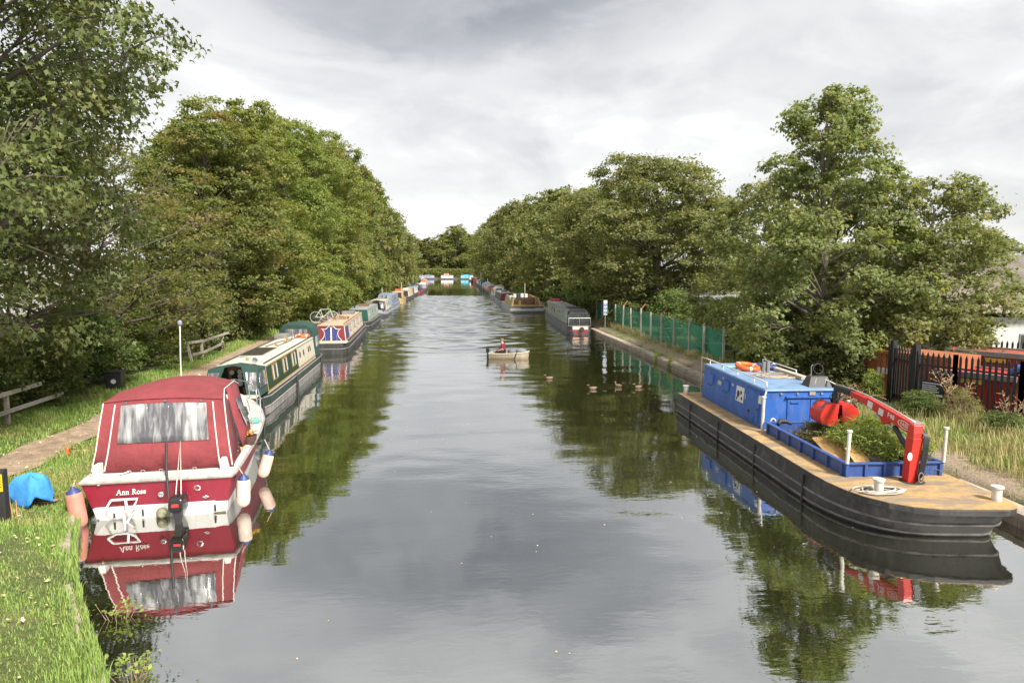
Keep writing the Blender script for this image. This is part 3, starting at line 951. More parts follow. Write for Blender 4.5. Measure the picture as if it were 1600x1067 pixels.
class Boat:
    """narrowboat in its own space: y = 0 is the end nearest the viewer, y = L the far end, z = 0 the waterline"""
    def __init__(s, label, x, y, L, rz=0.0, W=2.05, hull=BLACKH, gz=.62, near='stern', far='bow', group='moored boats', name='narrowboat', cat='boat'):
        s.t = thing(name, label, cat, (x, y, 0), rz, group)
        s.L, s.W, s.gz = L, W, gz
        ys = [0, .12, .35, .8, 1.5, 2.4, L * .5, L - 2.4, L - 1.5, L - .8, L - .35, L - .12, L]
        bow = [.10, .24, .42, .66, .88, 1.0]
        stern = [.55, .74, .88, .97, 1.0, 1.0]
        n_, f_ = (bow if near == 'bow' else stern), (bow if far == 'bow' else stern)
        hw = [q * W / 2 for q in n_] + [W / 2] + [q * W / 2 for q in reversed(f_)]
        rise_b = [.30, .27, .22, .15, .07, .02]; rise_s = [.04, .04, .03, .02, 0, 0]
        rz_ = (rise_b if near == 'bow' else rise_s) + [0] + list(reversed(rise_b if far == 'bow' else rise_s))
        s.ys, s.hws, s.rise = ys, hw, rz_
        rings = []
        for y_, w_, r_ in zip(ys, hw, rz_):
            zt = gz + r_
            rings.append([(-w_ * .85, y_, -.4), (-w_ * .97, y_, .0), (-w_, y_, zt), (0, y_, zt + .015), (w_, y_, zt), (w_ * .97, y_, 0), (w_ * .85, y_, -.4)])
        s.hull = MB().loft(rings).build('hull', hull, s.t)
    def hw(s, y):
        return interp(y, s.ys, s.hws)
    def zt(s, y):
        return s.gz + interp(y, s.ys, s.rise)
    def strake(s, z, mat, r=.022, rel=False, name='rubbing_strake'):
        """a rubbing band right round the hull"""
        q = MB()
        pts = [Vector((s.hw(y) * (.99 if not rel else 1.0) + .008, y, (s.zt(y) + z) if rel else z + interp(y, s.ys, s.rise) * .5)) for y in s.ys]
        pts2 = [Vector((-p.x, p.y, p.z)) for p in pts]
        q.tube(list(reversed(pts2)) + pts if True else pts, r, 6)
        q.tube([pts2[-1], pts[-1]], r, 6)
        return q.build(name, mat, s.hull)
    def band(s, z0, z1, mat, y0=None, y1=None, name='painted_band', off=.006, sides=(1, -1)):
        """strip of paint along the hull side"""
        y0 = s.ys[0] if y0 is None else y0
        y1 = s.L if y1 is None else y1
        yy = sorted(set([y0, y1] + [y for y in s.ys if y0 < y < y1]))
        for sd in sides:
            q = MB()
            rings = []
            for y in yy:
                r = interp(y, s.ys, s.rise)
                def xx(z):
                    zt = s.gz + r
                    return sd * (s.hw(y) * (lerp(.97, 1.0, max(0, min(1, z / zt)))) + off)
                a, b = z0 + r, z1 + r
                rings.append([(xx(a), y, a), (xx(b), y, b), (xx(b) - sd * .02, y, b), (xx(a) - sd * .02, y, a)])
            q.loft(rings)
            q.build(name, mat, s.hull)
    def cabin(s, y0, y1, mat, roof_m, h=.95, wb=.84, wt=.74, edge=None, rail=True, camber=.07):
        s.c0, s.c1, s.ch = y0, y1, h
        s.wb, s.wt = wb * s.W / 2, wt * s.W / 2
        z0 = s.gz + .012; s.z0 = z0; s.z1 = z0 + h
        b = [(-s.wb, z0), (s.wb, z0), (s.wt, s.z1), (-s.wt, s.z1)]
        s.cab = MB().loft([[(x, y, z) for x, z in b] for y in (y0, y1)]).build('cabin', mat, s.t)
        n = 7
        top = [(lerp(-s.wt - .03, s.wt + .03, i / (n - 1)), s.z1 + .02 + camber * (1 - (2 * i / (n - 1) - 1) ** 2)) for i in range(n)]
        ring = [(-s.wt - .03, s.z1 - .03)] + top + [(s.wt + .03, s.z1 - .03)]
        s.roof = MB().loft([[(x, y, z) for x, z in ring] for y in (y0 - .05, y1 + .05)]).build('roof', roof_m, s.t, smooth=False)
        s.rz = s.z1 + .02 + camber
        if rail:
            for sd in (-1, 1):
                MB().tube([(sd * (s.wt - .04), y0 + .15, s.z1 + .075), (sd * (s.wt - .04), y1 - .15, s.z1 + .075)], .022, 6).build('handrail', edge or roof_m, s.roof)
        return s
    def sx(s, z):
        return lerp(s.wb, s.wt, (z - s.z0) / s.ch)
    def panel(s, y0, y1, a, b, mat, name='panel', off=.006, side=1, parent=None, th=.02):
        """flat piece on the cabin side; a, b are heights as fractions of the cabin"""
        za, zb = s.z0 + a * s.ch, s.z0 + b * s.ch
        o0, o1 = off - th, off
        q = MB().hexa([(side * (s.sx(za) + o0), y0, za), (side * (s.sx(za) + o0), y1, za), (side * (s.sx(zb) + o0), y1, zb), (side * (s.sx(zb) + o0), y0, zb)],
                      [(side * (s.sx(za) + o1), y0, za), (side * (s.sx(za) + o1), y1, za), (side * (s.sx(zb) + o1), y1, zb), (side * (s.sx(zb) + o1), y0, zb)])
        return q.build(name, mat, parent or s.cab)
    def window(s, y, w=.8, a=.42, b=.88, frame=None, pane=None, side=1, curtain=None):
        f = s.panel(y, y + w, a, b, frame or BRASS, 'window', .012, side)
        f.parent = s.t
        s.panel(y + .04, y + w - .04, a + .05, b - .05, pane or PANE, 'pane', .018, side, f)
        if curtain:
            for k in (0, 1):
                yy = y + .05 if k == 0 else y + w - .05 - w * .22
                s.panel(yy, yy + w * .22, a + .05, b - .05, curtain, 'curtain', .022, side, f)
        return f
    def porthole(s, y, r=.15, c=.62, frame=None, pane=None, side=1):
        zc = s.z0 + c * s.ch
        def disc(rad, off):
            q = MB(); ra, rb = [], []
            for k in range(16):
                an = 2 * math.pi * k / 16
                z = zc + rad * math.sin(an)
                ra.append((side * (s.sx(z) - .01), y + rad * math.cos(an), z)); rb.append((side * (s.sx(z) + off), y + rad * math.cos(an), z))
            return q.loft([ra, rb])
        f = disc(r, .016).build('porthole', frame or BRASS, s.t)
        disc(r * .74, .022).build('pane', pane or PANE, f)
    def end_panel(s, mat, x0, x1, a, b, name='door', y=None, off=.02, parent=None):
        y = s.c0 if y is None else y
        za, zb = s.z0 + a * s.ch, s.z0 + b * s.ch
        k = lambda x, z: x * s.sx(z)
        q = MB().hexa([(k(x0, za), y - off, za), (k(x1, za), y - off, za), (k(x1, za), y + .01, za), (k(x0, za), y + .01, za)],
                      [(k(x0, zb), y - off, zb), (k(x1, zb), y - off, zb), (k(x1, zb), y + .01, zb), (k(x0, zb), y + .01, zb)])
        return q.build(name, mat, parent or s.t)
    def vent(s, y, x=0.0, mat=None, r=.07):
        MB().lathe([(r * .5, 0), (r * .5, .06), (r, .06), (r * .95, .1), (r * .4, .13), (.001, .135)], 10, (x, y, s.rz - .02)).build('mushroom_vent', mat or BRASS, s.roof)
    def chimney(s, y, x, h=.4, mat=None):
        MB().lathe([(.07, 0), (.07, h), (.09, h), (.09, h + .05), (.05, h + .05)], 10, (x, y, s.rz - .04)).build('chimney', mat or RUBBER, s.roof)
    def locker(s, y, x, sx, sy, h, mat, name='roof_box'):
        MB().box(x - sx / 2, x + sx / 2, y - sy / 2, y + sy / 2, s.rz - .05, s.rz + h).build(name, mat, s.roof, bev=.012)
    def hood(s, y0, y1, mat, h=1.35, win=None, name='canopy', w=.86):
        """pram hood: arched canvas over the end of the boat"""
        z0 = s.gz + .02; W = w * s.W / 2
        def ring(y, k=1.0, hh=h):
            r = [(-W * k, y, z0)]
            for i in range(9):
                a = math.pi * (1 - i / 8)
                r.append((W * k * .96 * math.copysign(abs(math.cos(a)) ** .55, math.cos(a)), y, z0 + hh * .62 + hh * .38 * math.sin(a) ** .8))
            return r + [(W * k, y, z0)]
        d = min(.16, (y1 - y0) * .12)
        o = MB().loft([ring(y0, .95, h * .96), ring(y0 + d, 1, h), ring(lerp(y0, y1, .5), 1.0, h * 1.02), ring(y1 - d, 1, h), ring(y1, .95, h * .96)]).build(name, mat, s.t, smooth='auto')
        if win:
            zt = z0 + h
            MB().hexa([(-W * .66, y0 - .012, z0 + h * .55), (W * .66, y0 - .012, z0 + h * .55), (W * .66, y0 + .02, z0 + h * .55), (-W * .66, y0 + .02, z0 + h * .55)],
                      [(-W * .56, y0 - .012, zt - .17 * h), (W * .56, y0 - .012, zt - .17 * h), (W * .56, y0 + .02, zt - .17 * h), (-W * .56, y0 + .02, zt - .17 * h)]).build('canopy_window', win, o)
            for sd in (-1, 1):
                MB().hexa([(sd * W * .985, y0 + .3, z0 + h * .3), (sd * (W + .012), y0 + .3, z0 + h * .3), (sd * (W + .012), y1 - .3, z0 + h * .3), (sd * W * .985, y1 - .3, z0 + h * .3)],
                          [(sd * W * .96, y0 + .3, z0 + h * .6), (sd * (W * .985 + .012), y0 + .3, z0 + h * .6), (sd * (W * .985 + .012), y1 - .3, z0 + h * .6), (sd * W * .96, y1 - .3, z0 + h * .6)]).build('canopy_window', win, o)
        return o
    def cratch(s, y0, y1, mat, win, sides=(1, -1), open_front=True):
        """tent shaped cover over the fore deck: sloping front, ridge to the cabin"""
        zb = s.gz + .14; zt = s.z1 + .03; zr = s.z1 + .17
        xb, xt = s.wb + .02, s.wt + .03
        ym = lerp(y0, y1, .34)
        q = MB()
        A = [(-xb, y0, zb), (-xt, ym, zt), (0, ym, zr), (xt, ym, zt), (xb, y0, zb)]
        B = [(-xb, y1, zb), (-xt, y1, zt - .02), (0, y1, zr - .04), (xt, y1, zt - .02), (xb, y1, zb)]
        # roof slopes and sides, with thickness
        for pa, pb, pc, pd in ((A[1], A[2], B[2], B[1]), (A[2], A[3], B[3], B[2]), (A[0], A[1], B[1], B[0]), (A[3], A[4], B[4], B[3])):
            q.hexa([pa, pb, pc, pd], [Vector(v) - Vector((0, 0, .03)) - Vector((v[0] * .03, 0, 0)) for v in (pa, pb, pc, pd)])
        k = .33
        for sd in (-1, 1):      # front flaps rolled back either side of the opening
            q.hexa([(sd * xb, y0, zb), (sd * xt, ym, zt), (sd * .05 if not open_front else sd * xt * k, ym, zr - .05), (sd * xb * (.62 if open_front else .02), y0 - .02, zb)],
                   [(sd * xb, y0 + .04, zb), (sd * xt, ym + .04, zt - .02), (sd * .05 if not open_front else sd * xt * k, ym + .04, zr - .07), (sd * xb * (.62 if open_front else .02), y0 + .02, zb)])
        o = q.build('cratch_cover', mat, s.t)
        for sd in (-1, 1):
            P0, P1, P2 = Vector((sd * xb, y0, zb)), Vector((sd * xt, ym, zt)), Vector((sd * xt * k, ym, zr - .05))
            P3 = Vector((sd * xb * .62, y0 - .02, zb))
            def at(u, v):
                return P0.lerp(P3, u).lerp(P1.lerp(P2, u), v)
            off = Vector((0, -.022, .012))
            c4 = [at(.12, .22) + off, at(.82, .22) + off, at(.80, .82) + off, at(.10, .86) + off]
            MB().hexa(c4, [c + Vector((0, .02, -.01)) for c in c4]).build('cratch_window', win, o)
            c4 = [(sd * (xb + .005), y0 + .35, zb + .28), (sd * (xb + .005), y1 - .15, zb + .28), (sd * (xt + .006), y1 - .15, zt - .10), (sd * (xt + .006), ym + .12, zt - .10)]
            MB().hexa(c4, [Vector(c) - Vector((sd * .02, 0, 0)) for c in c4]).build('cratch_window', win, o)
        return o


def fender_thing(label, x, y, z, L=.55, r=.13, tilt=(0, 0), bcol=(.62, .45, .38), tip=(.03, .05, .16), group='fenders hung over the side of the motor cruiser', top=None):
    t = thing('fender', label, 'fender', (x, y, z), 0, group)
    t.rotation_euler = (tilt[0], tilt[1], 0)
    m = M('fender_%.2f_%.2f' % (bcol[0], bcol[1]), bcol, .55, var=.2, scale=3, grime=.65, gcol=(.30, .17, .07))
    MB().lathe([(.03, -L / 2), (r * .55, -L / 2 + .02), (r * .9, -L / 2 + .07), (r, -L / 2 + .15), (r, L / 2 - .16), (r * .93, L / 2 - .1), (r * .8, L / 2 - .07)], 18).build('body', m, t, smooth='auto')
    MB().lathe([(r * .82, L / 2 - .072), (r * .66, L / 2 - .02), (r * .3, L / 2 + .02), (.035, L / 2 + .05)], 18).build('end_cap', M('navy_plastic', tip, .5), t, smooth='auto')
    if top:
        MB().tube([(0, 0, L / 2 + .02), tuple(top)], .012, 6).build('lanyard', ROPE, t)
    return t

# ---------------------------------------------------------------- the motor cruiser in the left foreground
CR_RED = paint('cruiser_red', (.24, .012, .030), .25)
CAN_RED = canvas('red_canvas', (.21, .036, .042))
cr = thing('motor_cruiser', 'small white motor cruiser with red band, red canvas canopy and the name Ann Rose', 'boat', (-5.94, 14.05, 0), math.radians(6.2))
HW, LEN = 1.42, 7.4
ys = [0.0, .25, 1, 2, 3.4, 4.6, 5.6, 6.4, 7.0, 7.4]
hwt = [1.40, 1.42, 1.42, 1.41, 1.37, 1.26, 1.02, .70, .36, .04]      # at the gunwale
hwb = [1.22, 1.22, 1.22, 1.2, 1.12, .95, .70, .42, .18, .02]         # at the waterline
gz = [.86, .86, .87, .89, .93, .97, 1.01, 1.05, 1.09, 1.12]
rk = [-.22, -.2, -.1, 0, 0, .1, .2, .3, .35, .4]                      # rake of the top edge
rings = []
for y, a, b, z, k in zip(ys, hwt, hwb, gz, rk):
    m_ = .42
    rings.append([(-b * .6, y, -.45), (-b, y, -.02), (-lerp(b, a, .45), y + k * m_, .40), (-a, y + k, z), (a, y + k, z), (lerp(b, a, .45), y + k * m_, .40), (b, y, -.02), (b * .6, y, -.45)])
hull = MB().loft(rings).build('hull', WHITE, cr, smooth=False)
# red band: sides and transom, 8 mm proud
q = MB()
def cside(i, z, o=.008):
    a, b, zt, k, y = hwt[i], hwb[i], gz[i], rk[i], ys[i]
    if z < .40:
        t = (z + .02) / .42
        return Vector((lerp(b, lerp(b, a, .45), t) + o, y + k * .42 * t, z))
    t = (z - .40) / (zt - .40)
    return Vector((lerp(lerp(b, a, .45), a, t) + o, y + lerp(k * .42, k, t), z))
for sd in (-1, 1):
    rr_ = []
    for i in range(len(ys)):
        lo, hi = cside(i, .27 + .03 * i), cside(i, gz[i] - .07)
        ring = [lo, hi, hi - Vector((.03, 0, 0)), lo - Vector((.03, 0, 0))]
        rr_.append([(sd * v.x, v.y, v.z) for v in ring])
    q.loft(rr_)
lo, hi = cside(0, .27, 0), cside(0, .80, 0)
q.hexa([(-lo.x, lo.y - .012, lo.z), (lo.x, lo.y - .012, lo.z), (lo.x, lo.y + .05, lo.z), (-lo.x, lo.y + .05, lo.z)],
       [(-hi.x, hi.y - .012, hi.z), (hi.x, hi.y - .012, hi.z), (hi.x, hi.y + .05, hi.z), (-hi.x, hi.y + .05, hi.z)])
q.build('red_band', CR_RED, hull)
# waterline weed on the transom
MB().hexa([(-1.21, -.012, -.05), (1.21, -.012, -.05), (1.21, .03, -.05), (-1.21, .03, -.05)], [(-1.215, -.02, .03), (1.215, -.02, .03), (1.215, .03, .03), (-1.215, .03, .03)]).build('waterline_stain', M('weed_stain', (.13, .115, .06), .9, var=.5, scale=12), hull)
# rubbing strake
q = MB()
pts = [(a + .015, y + k, z - .03) for y, a, z, k in zip(ys, hwt, gz, rk)]
q.tube([(-x, y, z) for x, y, z in reversed(pts)] + pts, .035, 8)
q.tube([(-1.41, -.225, .83), (1.41, -.225, .83)], .038, 8)
q.build('rubbing_strake', M('grey_strake', (.30, .28, .25), .7, var=.2, scale=4, grime=.5), cr, smooth='auto')
deck_m = M('deck_white', (.52, .505, .46), .6, var=.12, scale=4, grime=.55, gcol=(.25, .22, .17))
rings = [[(-a * .985, y + k, z + .004), (a * .985, y + k, z + .004), (a * .97, y + k, z + .03), (-a * .97, y + k, z + .03)] for y, a, z, k in zip(ys, hwt, gz, rk)]
MB().loft(rings).build('deck', deck_m, cr)
for sd in (-1, 1):
    MB().hexa([(sd * 1.13, -.02, .88), (sd * 1.28, -.02, .88), (sd * 1.28, .24, .88), (sd * 1.13, .24, .88)], [(sd * 1.13, .02, 1.12), (sd * 1.25, .02, 1.12), (sd * 1.23, .24, 1.12), (sd * 1.13, .24, 1.12)]).build('quarter_block', WHITE, cr, bev=.02)
    # side deck strip of wood on the right hand side
MB().box(1.18, 1.30, .9, 2.7, .90, .935).build('side_bench', M('pale_ply', (.46, .33, .17), .7, var=.2), cr, bev=.006)
# canvas canopy: rear panel, arched top and sides in one skin
def can_ring(y, wb, wt, zb, zt, arch, sq=.5):
    r = [(-wb, y, zb)]
    n = 11
    for i in range(n):
        u = 2 * i / (n - 1) - 1
        e = abs(u) ** 5
        r.append((wt * u, y, zt + arch * (1 - u * u) - e * .06))
    return r + [(wb, y, zb)]
rings = []
for t in (0, .5, 1.0):        # rear panel leans forward as it rises
    pass
q = MB()
def crow(y, wb, wt, zb, zt, arch):
    return can_ring(y, wb, wt, zb, zt, arch)
N = 11
rear_b = [(lerp(-1.36, 1.33, i / (N - 1)), .22 - .05 * (1 - (2 * i / (N - 1) - 1) ** 2), .905) for i in range(N)]
rear_m = [(lerp(-1.28, 1.26, i / (N - 1)), .32 - .03 * (1 - (2 * i / (N - 1) - 1) ** 2), 1.36) for i in range(N)]
rear_n = [(lerp(-1.22, 1.20, i / (N - 1)), .42, 1.86 + .015 * (1 - (2 * i / (N - 1) - 1) ** 2)) for i in range(N)]
rear_t = [(lerp(-1.17, 1.15, i / (N - 1)), .54, 2.28 + .06 * (1 - (2 * i / (N - 1) - 1) ** 2)) for i in range(N)]
top_1 = [(lerp(-1.06, 1.04, i / (N - 1)), 1.15, 2.40 + .13 * (1 - (2 * i / (N - 1) - 1) ** 2)) for i in range(N)]
top_2 = [(lerp(-.97, .96, i / (N - 1)), 2.6, 2.34 + .16 * (1 - (2 * i / (N - 1) - 1) ** 2)) for i in range(N)]
top_3 = [(lerp(-.90, .90, i / (N - 1)), 3.35, 2.16 + .14 * (1 - (2 * i / (N - 1) - 1) ** 2)) for i in range(N)]
top_4 = [(lerp(-.86, .86, i / (N - 1)), 3.75, 1.78 + .08 * (1 - (2 * i / (N - 1) - 1) ** 2)) for i in range(N)]
sk = [rear_b, rear_m, rear_n, rear_t, top_1, top_2, top_3, top_4]
rows_ = []
for r in sk:
    rows_.append([Vector(p) for p in r])
def skin(rows, th=.02):
    mb = MB()
    n = len(rows[0])
    for i in range(len(rows) - 1):
        for j in range(n - 1):
            mb.add([rows[i][j], rows[i][j + 1], rows[i + 1][j + 1], rows[i + 1][j]], [(0, 1, 2, 3)])
    return mb
def solid(o, th=.015):
    m_ = o.modifiers.new('thickness', 'SOLIDIFY'); m_.thickness = th; m_.offset = -1
    return o
def weld(mb, name, mat, parent, th=.015, smooth=True):
    import bmesh
    me = bpy.data.meshes.new(name); me.from_pydata(mb.v, [], mb.f)
    bm = bmesh.new(); bm.from_mesh(me)
    bmesh.ops.remove_doubles(bm, verts=bm.verts, dist=.002)
    bmesh.ops.recalc_face_normals(bm, faces=bm.faces)
    bm.to_mesh(me); bm.free()
    if smooth:
        me.shade_smooth(); me.set_sharp_from_angle(angle=math.radians(38))
    me.materials.append(mat)
    o = bpy.data.objects.new(name, me); COL.objects.link(o); o.parent = parent
    if th:
        solid(o, th)
    return o
mb = skin(rows_)
for sd in (-1, 1):            # side curtains; on the canal side the cloth is unzipped from y = 1.5 on and hangs back
    idx = 0 if sd < 0 else N - 1
    edge = [r[idx] for r in rows_]
    foot = [Vector((rear_b[idx][0], .22, .905)), Vector((sd * 1.34, .36, .91)), Vector((sd * 1.33, .5, .915)), Vector((sd * 1.32, .7, .92)), Vector((sd * 1.31, 1.3, .925)), Vector((sd * 1.27, 2.6, .93)), Vector((sd * 1.25, 3.35, .95)), Vector((sd * 1.2, 3.75, .97))]
    last = 7 if sd < 0 else 4
    for i in range(last):
        a, b = edge[i], edge[i + 1]; c, d = foot[i + 1], foot[i]
        if i == 0:
            mb.add([a, b, c], [(0, 1, 2)])
        else:
            k = .5
            mb.add([a, b, b.lerp(c, k), a.lerp(d, k)], [(0, 1, 2, 3)]); mb.add([a.lerp(d, k), b.lerp(c, k), c, d], [(0, 1, 2, 3)])
canopy = weld(mb, 'canopy', CAN_RED, cr)
def rear_at(u, v, off=.012):
    """point on the sloping rear panel: u -1..1 across, v 0..1 up"""
    k = v * 3; i = min(2, int(k)); f = k - i
    def rowpt(r):
        t = (u + 1) / 2 * (N - 1); j = min(N - 2, int(t))
        return Vector(r[j]).lerp(Vector(r[j + 1]), t - j)
    p = rowpt(sk[i]).lerp(rowpt(sk[i + 1]), f)
    return p + Vector((0, -off, off * .2))
def rear_patch(u0, u1, v0, v1, off, nu=8, nv=6):
    return skin([[rear_at(lerp(u0, u1, a / nu), lerp(v0, v1, b / nv), off) for a in range(nu + 1)] for b in range(nv + 1)])
weld(rear_patch(-.70, .70, .40, .93, .016), 'canopy_window', VINYL, canopy, .004)
trim = M('white_piping', (.62, .55, .50), .7, var=.1)
for u in (-.80, .81):
    MB().tube([rear_at(u * (1.0 + .02 * (1 - v)), v, .014) for v in (.02, .25, .5, .75, .95)], .014, 6).build('zip', trim, canopy)
MB().tube([Vector(p) + Vector((.006, -.004, 0)) for p in ([rear_at(1, v, .006) for v in (0.02, .33, .66, 1)] + [top_1[-1], top_2[-1], top_3[-1]])], .013, 6).build('piping', trim, canopy)
MB().tube([Vector(p) for p in ([rear_at(-1, v, .006) for v in (0.02, .33, .66, 1)])], .012, 6).build('piping', trim, canopy)
MB().tube([Vector(p) + Vector((0, -.015, .005)) for p in rear_t], .012, 6).build('piping', CAN_RED, canopy)
for u in (-.62, .02, .62):
    c = rear_at(u, .965, .02)
    MB().box(c.x - .025, c.x + .025, c.y - .02, c.y + .02, c.z - .03, c.z + .02).build('stud', M('stud', (.12, .12, .14), .4), canopy)
# loose side curtain hanging on the canal side, with its own clear window
mb = skin([[(1.05, 1.3, 2.40), (1.0, 1.9, 2.37), (.965, 2.5, 2.33), (.93, 3.1, 2.2)], [(1.12, 1.62, 1.62), (1.16, 2.02, 1.72), (1.06, 2.45, 1.70), (1.10, 2.95, 1.64)], [(1.24, 1.64, 1.18), (1.30, 2.0, 1.30), (1.22, 2.4, 1.34), (1.24, 2.8, 1.30)], [(1.28, 1.66, .96), (1.34, 1.95, 1.02), (1.30, 2.25, 1.12), (1.32, 2.5, 1.16)]])
fl = weld(mb, 'side_curtain', CAN_RED, cr)
weld(skin([[(1.085, 2.06, 1.98), (1.03, 2.45, 1.98), (1.03, 2.9, 1.90)], [(1.20, 2.06, 1.66), (1.09, 2.45, 1.66), (1.13, 2.85, 1.60)], [(1.32, 2.04, 1.36), (1.25, 2.4, 1.38), (1.27, 2.7, 1.33)]]), 'curtain_window', VINYL, fl, .004)
# forward cabin with windscreen
fc = [(-1.0, .95), (1.0, .95), (.86, 1.62), (.45, 1.70), (-.45, 1.70), (-.86, 1.62)]
fc2 = [(-.8, .99), (.8, .99), (.62, 1.42), (.3, 1.47), (-.3, 1.47), (-.62, 1.42)]
fore = MB().loft([[(x, 3.3, z) for x, z in fc], [(x, 4.5, z) for x, z in fc], [(x, 5.7, z) for x, z in fc2], [(x * .7, 6.2, min(z, 1.12)) for x, z in fc2]]).build('fore_cabin', WHITE, cr, bev=.03)
for y0, y1 in ((3.5, 4.3), (4.6, 5.4)):
    z0a, z1a = 1.18, 1.5
    def xs(z, y): return lerp(1.0, .86, (z - .95) / .67) if y < 4.5 else lerp(lerp(1.0, .8, (y - 4.5) / 1.2), lerp(.86, .62, (y - 4.5) / 1.2), (z - .97) / .6)
    for sd in (-1, 1):
        c4 = [(sd * (xs(z0a, y0) + .012), y0, z0a), (sd * (xs(z0a, y1) + .012), y1, z0a), (sd * (xs(1.42, y1) + .012), y1 - .05, 1.40), (sd * (xs(z1a, y0) + .012), y0 + .05, z1a if y0 < 4 else 1.42)]
        MB().hexa(c4, [Vector(v) - Vector((sd * .03, 0, 0)) for v in c4]).build('window', PANE, fore)
# bow rails and fittings
q = MB()
for sd in (-1, 1):
    q.tube([(sd * 1.30, 4.1, .96), (sd * 1.27, 4.2, 1.42), (sd * 1.20, 4.7, 1.50), (sd * .95, 5.9, 1.55), (sd * .5, 7.0, 1.6), (0, 7.55, 1.62)], .016, 8)
    for y, x, z in ((5.1, 1.12, 1.52), (6.2, .84, 1.56), (7.0, .5, 1.6)):
        q.tube([(sd * x, y, z), (sd * x * 1.02, y, 1.0)], .014, 6)
q.build('bow_rail', STEEL, cr, smooth=True)
MB().tube([(1.16, 3.2, .95), (1.14, 3.2, 1.28), (1.14, 3.4, 1.34), (1.16, 3.6, 1.28), (1.16, 3.62, .95)], .016, 8).build('grab_rail', WHITE, cr, smooth=True)
MB().lathe([(.001, -.02), (.10, 0), (.13, .06), (.10, .13), (.02, .15)], 10, (1.16, 4.0, .98)).build('rope_coil', M('teal_rope', (.12, .36, .27), .9, var=.3, scale=20), cr)
MB().tube([(.95, .72, 1.0), (1.2, .55, 1.08), (1.32, .3, .98), (1.44, .02, .55), (1.43, 0, .30)], .016, 7).build('hose', RUBBER, cr, smooth=True)
# outboard motor on the transom
om = MB()
om.loft([[(x * s + .42, y * t - .47, z) for x, y in ((-.13, -.2), (.13, -.2), (.155, 0), (.13, .2), (-.13, .2), (-.155, 0))] for z, s, t in ((.26, .8, .75), (.32, 1.0, .9), (.42, 1.0, .9), (.52, .88, .8), (.56, .55, .55))])
outb = om.build('outboard_motor', M('outboard_black', (.016, .016, .018), .3, var=.2), cr, bev=.02)
MB().loft([[(.42 + x * s, -.46 + y * s, z) for x, y in ((-.07, -.14), (.07, -.14), (.07, .14), (-.07, .14))] for z, s in ((.26, 1.0), (.15, .8), (.0, .6), (-.35, .5))]).build('drive_leg', RUBBER, outb)
MB().box(.32, .52, -.34, -.12, .22, .50).build('clamp_bracket', M('dark_metal', (.05, .05, .055), .5, metal=.4), outb, bev=.01)
DR = M('decal_red', (.62, .03, .03), .4)
MB().hexa([(.35, -.664, .38), (.49, -.664, .38), (.49, -.64, .38), (.35, -.64, .38)], [(.36, -.660, .44), (.48, -.660, .44), (.48, -.63, .44), (.36, -.63, .44)]).build('decal', DR, outb)
MB().tube([(.42, -.42, .57), (.42, -.52, .58)], .022, 6).build('lifting_handle', M('dark_metal', (.05, .05, .055)), outb)
MB().tube([(.24, -.40, .50), (.17, -.2, 1.0), (.14, -.02, 1.52)], .026, 8).build('black_pole', RUBBER, cr)
MB().tube([(.37, -.38, .55), (.42, -.05, 1.56), (.47, -.38, .55)], .012, 6).build('steering_lines', trim, cr)
# folding bracket, exhaust, drain fittings
q = MB()
fr = [(-.88, -.18, .45), (-.40, -.18, .45), (-.46, -.24, .29), (-.58, -.25, .22), (-.80, -.25, .22), (-.96, -.23, .31)]
q.tube(fr + [fr[0]], .026, 8)
q.tube([(-.62, -.18, .45), (-.58, -.24, .23)], .026, 8)
q.tube([(-.66, -.2, .22), (-.62, -.28, -.06)], .03, 6); q.tube([(-.50, -.1, .18), (-.62, -.28, -.06)], .022, 6)
q.build('auxiliary_bracket', WHITE, cr, smooth='auto')
for x, z, r, nm in ((.03, .50, .055, 'exhaust_outlet'), (.72, .60, .065, 'exhaust_outlet')):
    MB().lathe([(r, 0), (r, .04), (r * .7, .05), (r * .6, .01)], 14).xf(Matrix.Translation((x, -.13, z)) @ Matrix.Rotation(math.pi / 2, 4, 'X')).build(nm, STEEL, cr)
MB().tube([(.80, -.105, .38), (.86, -.11, .40), (.93, -.11, .38), (.86, -.11, .36), (.80, -.105, .38)], .012, 6).build('drain_slot', STEEL, cr)
MB().lathe([(.15, 0), (.15, .02), (.10, .05), (.10, .12), (.06, .16)], 14).xf(Matrix.Translation((.02, -.03, .10)) @ Matrix.Rotation(math.pi / 2, 4, 'X')).build('stern_gland', M('corroded_bronze', (.20, .19, .12), .7, var=.4, scale=12), cr)
for x in (-.88, -.35, 1.02):
    MB().box(x - .015, x + .015, -.08, -.02, .05, .19).build('anode_strap', RUBBER, cr)
for x in (-.62, -.36, -.02, .62):
    MB().tube([(x - .04, .12, .895), (x - .03, .1, .95), (x + .03, .1, .95), (x + .04, .12, .895)], .009, 6).build('deck_eye', STEEL, cr)
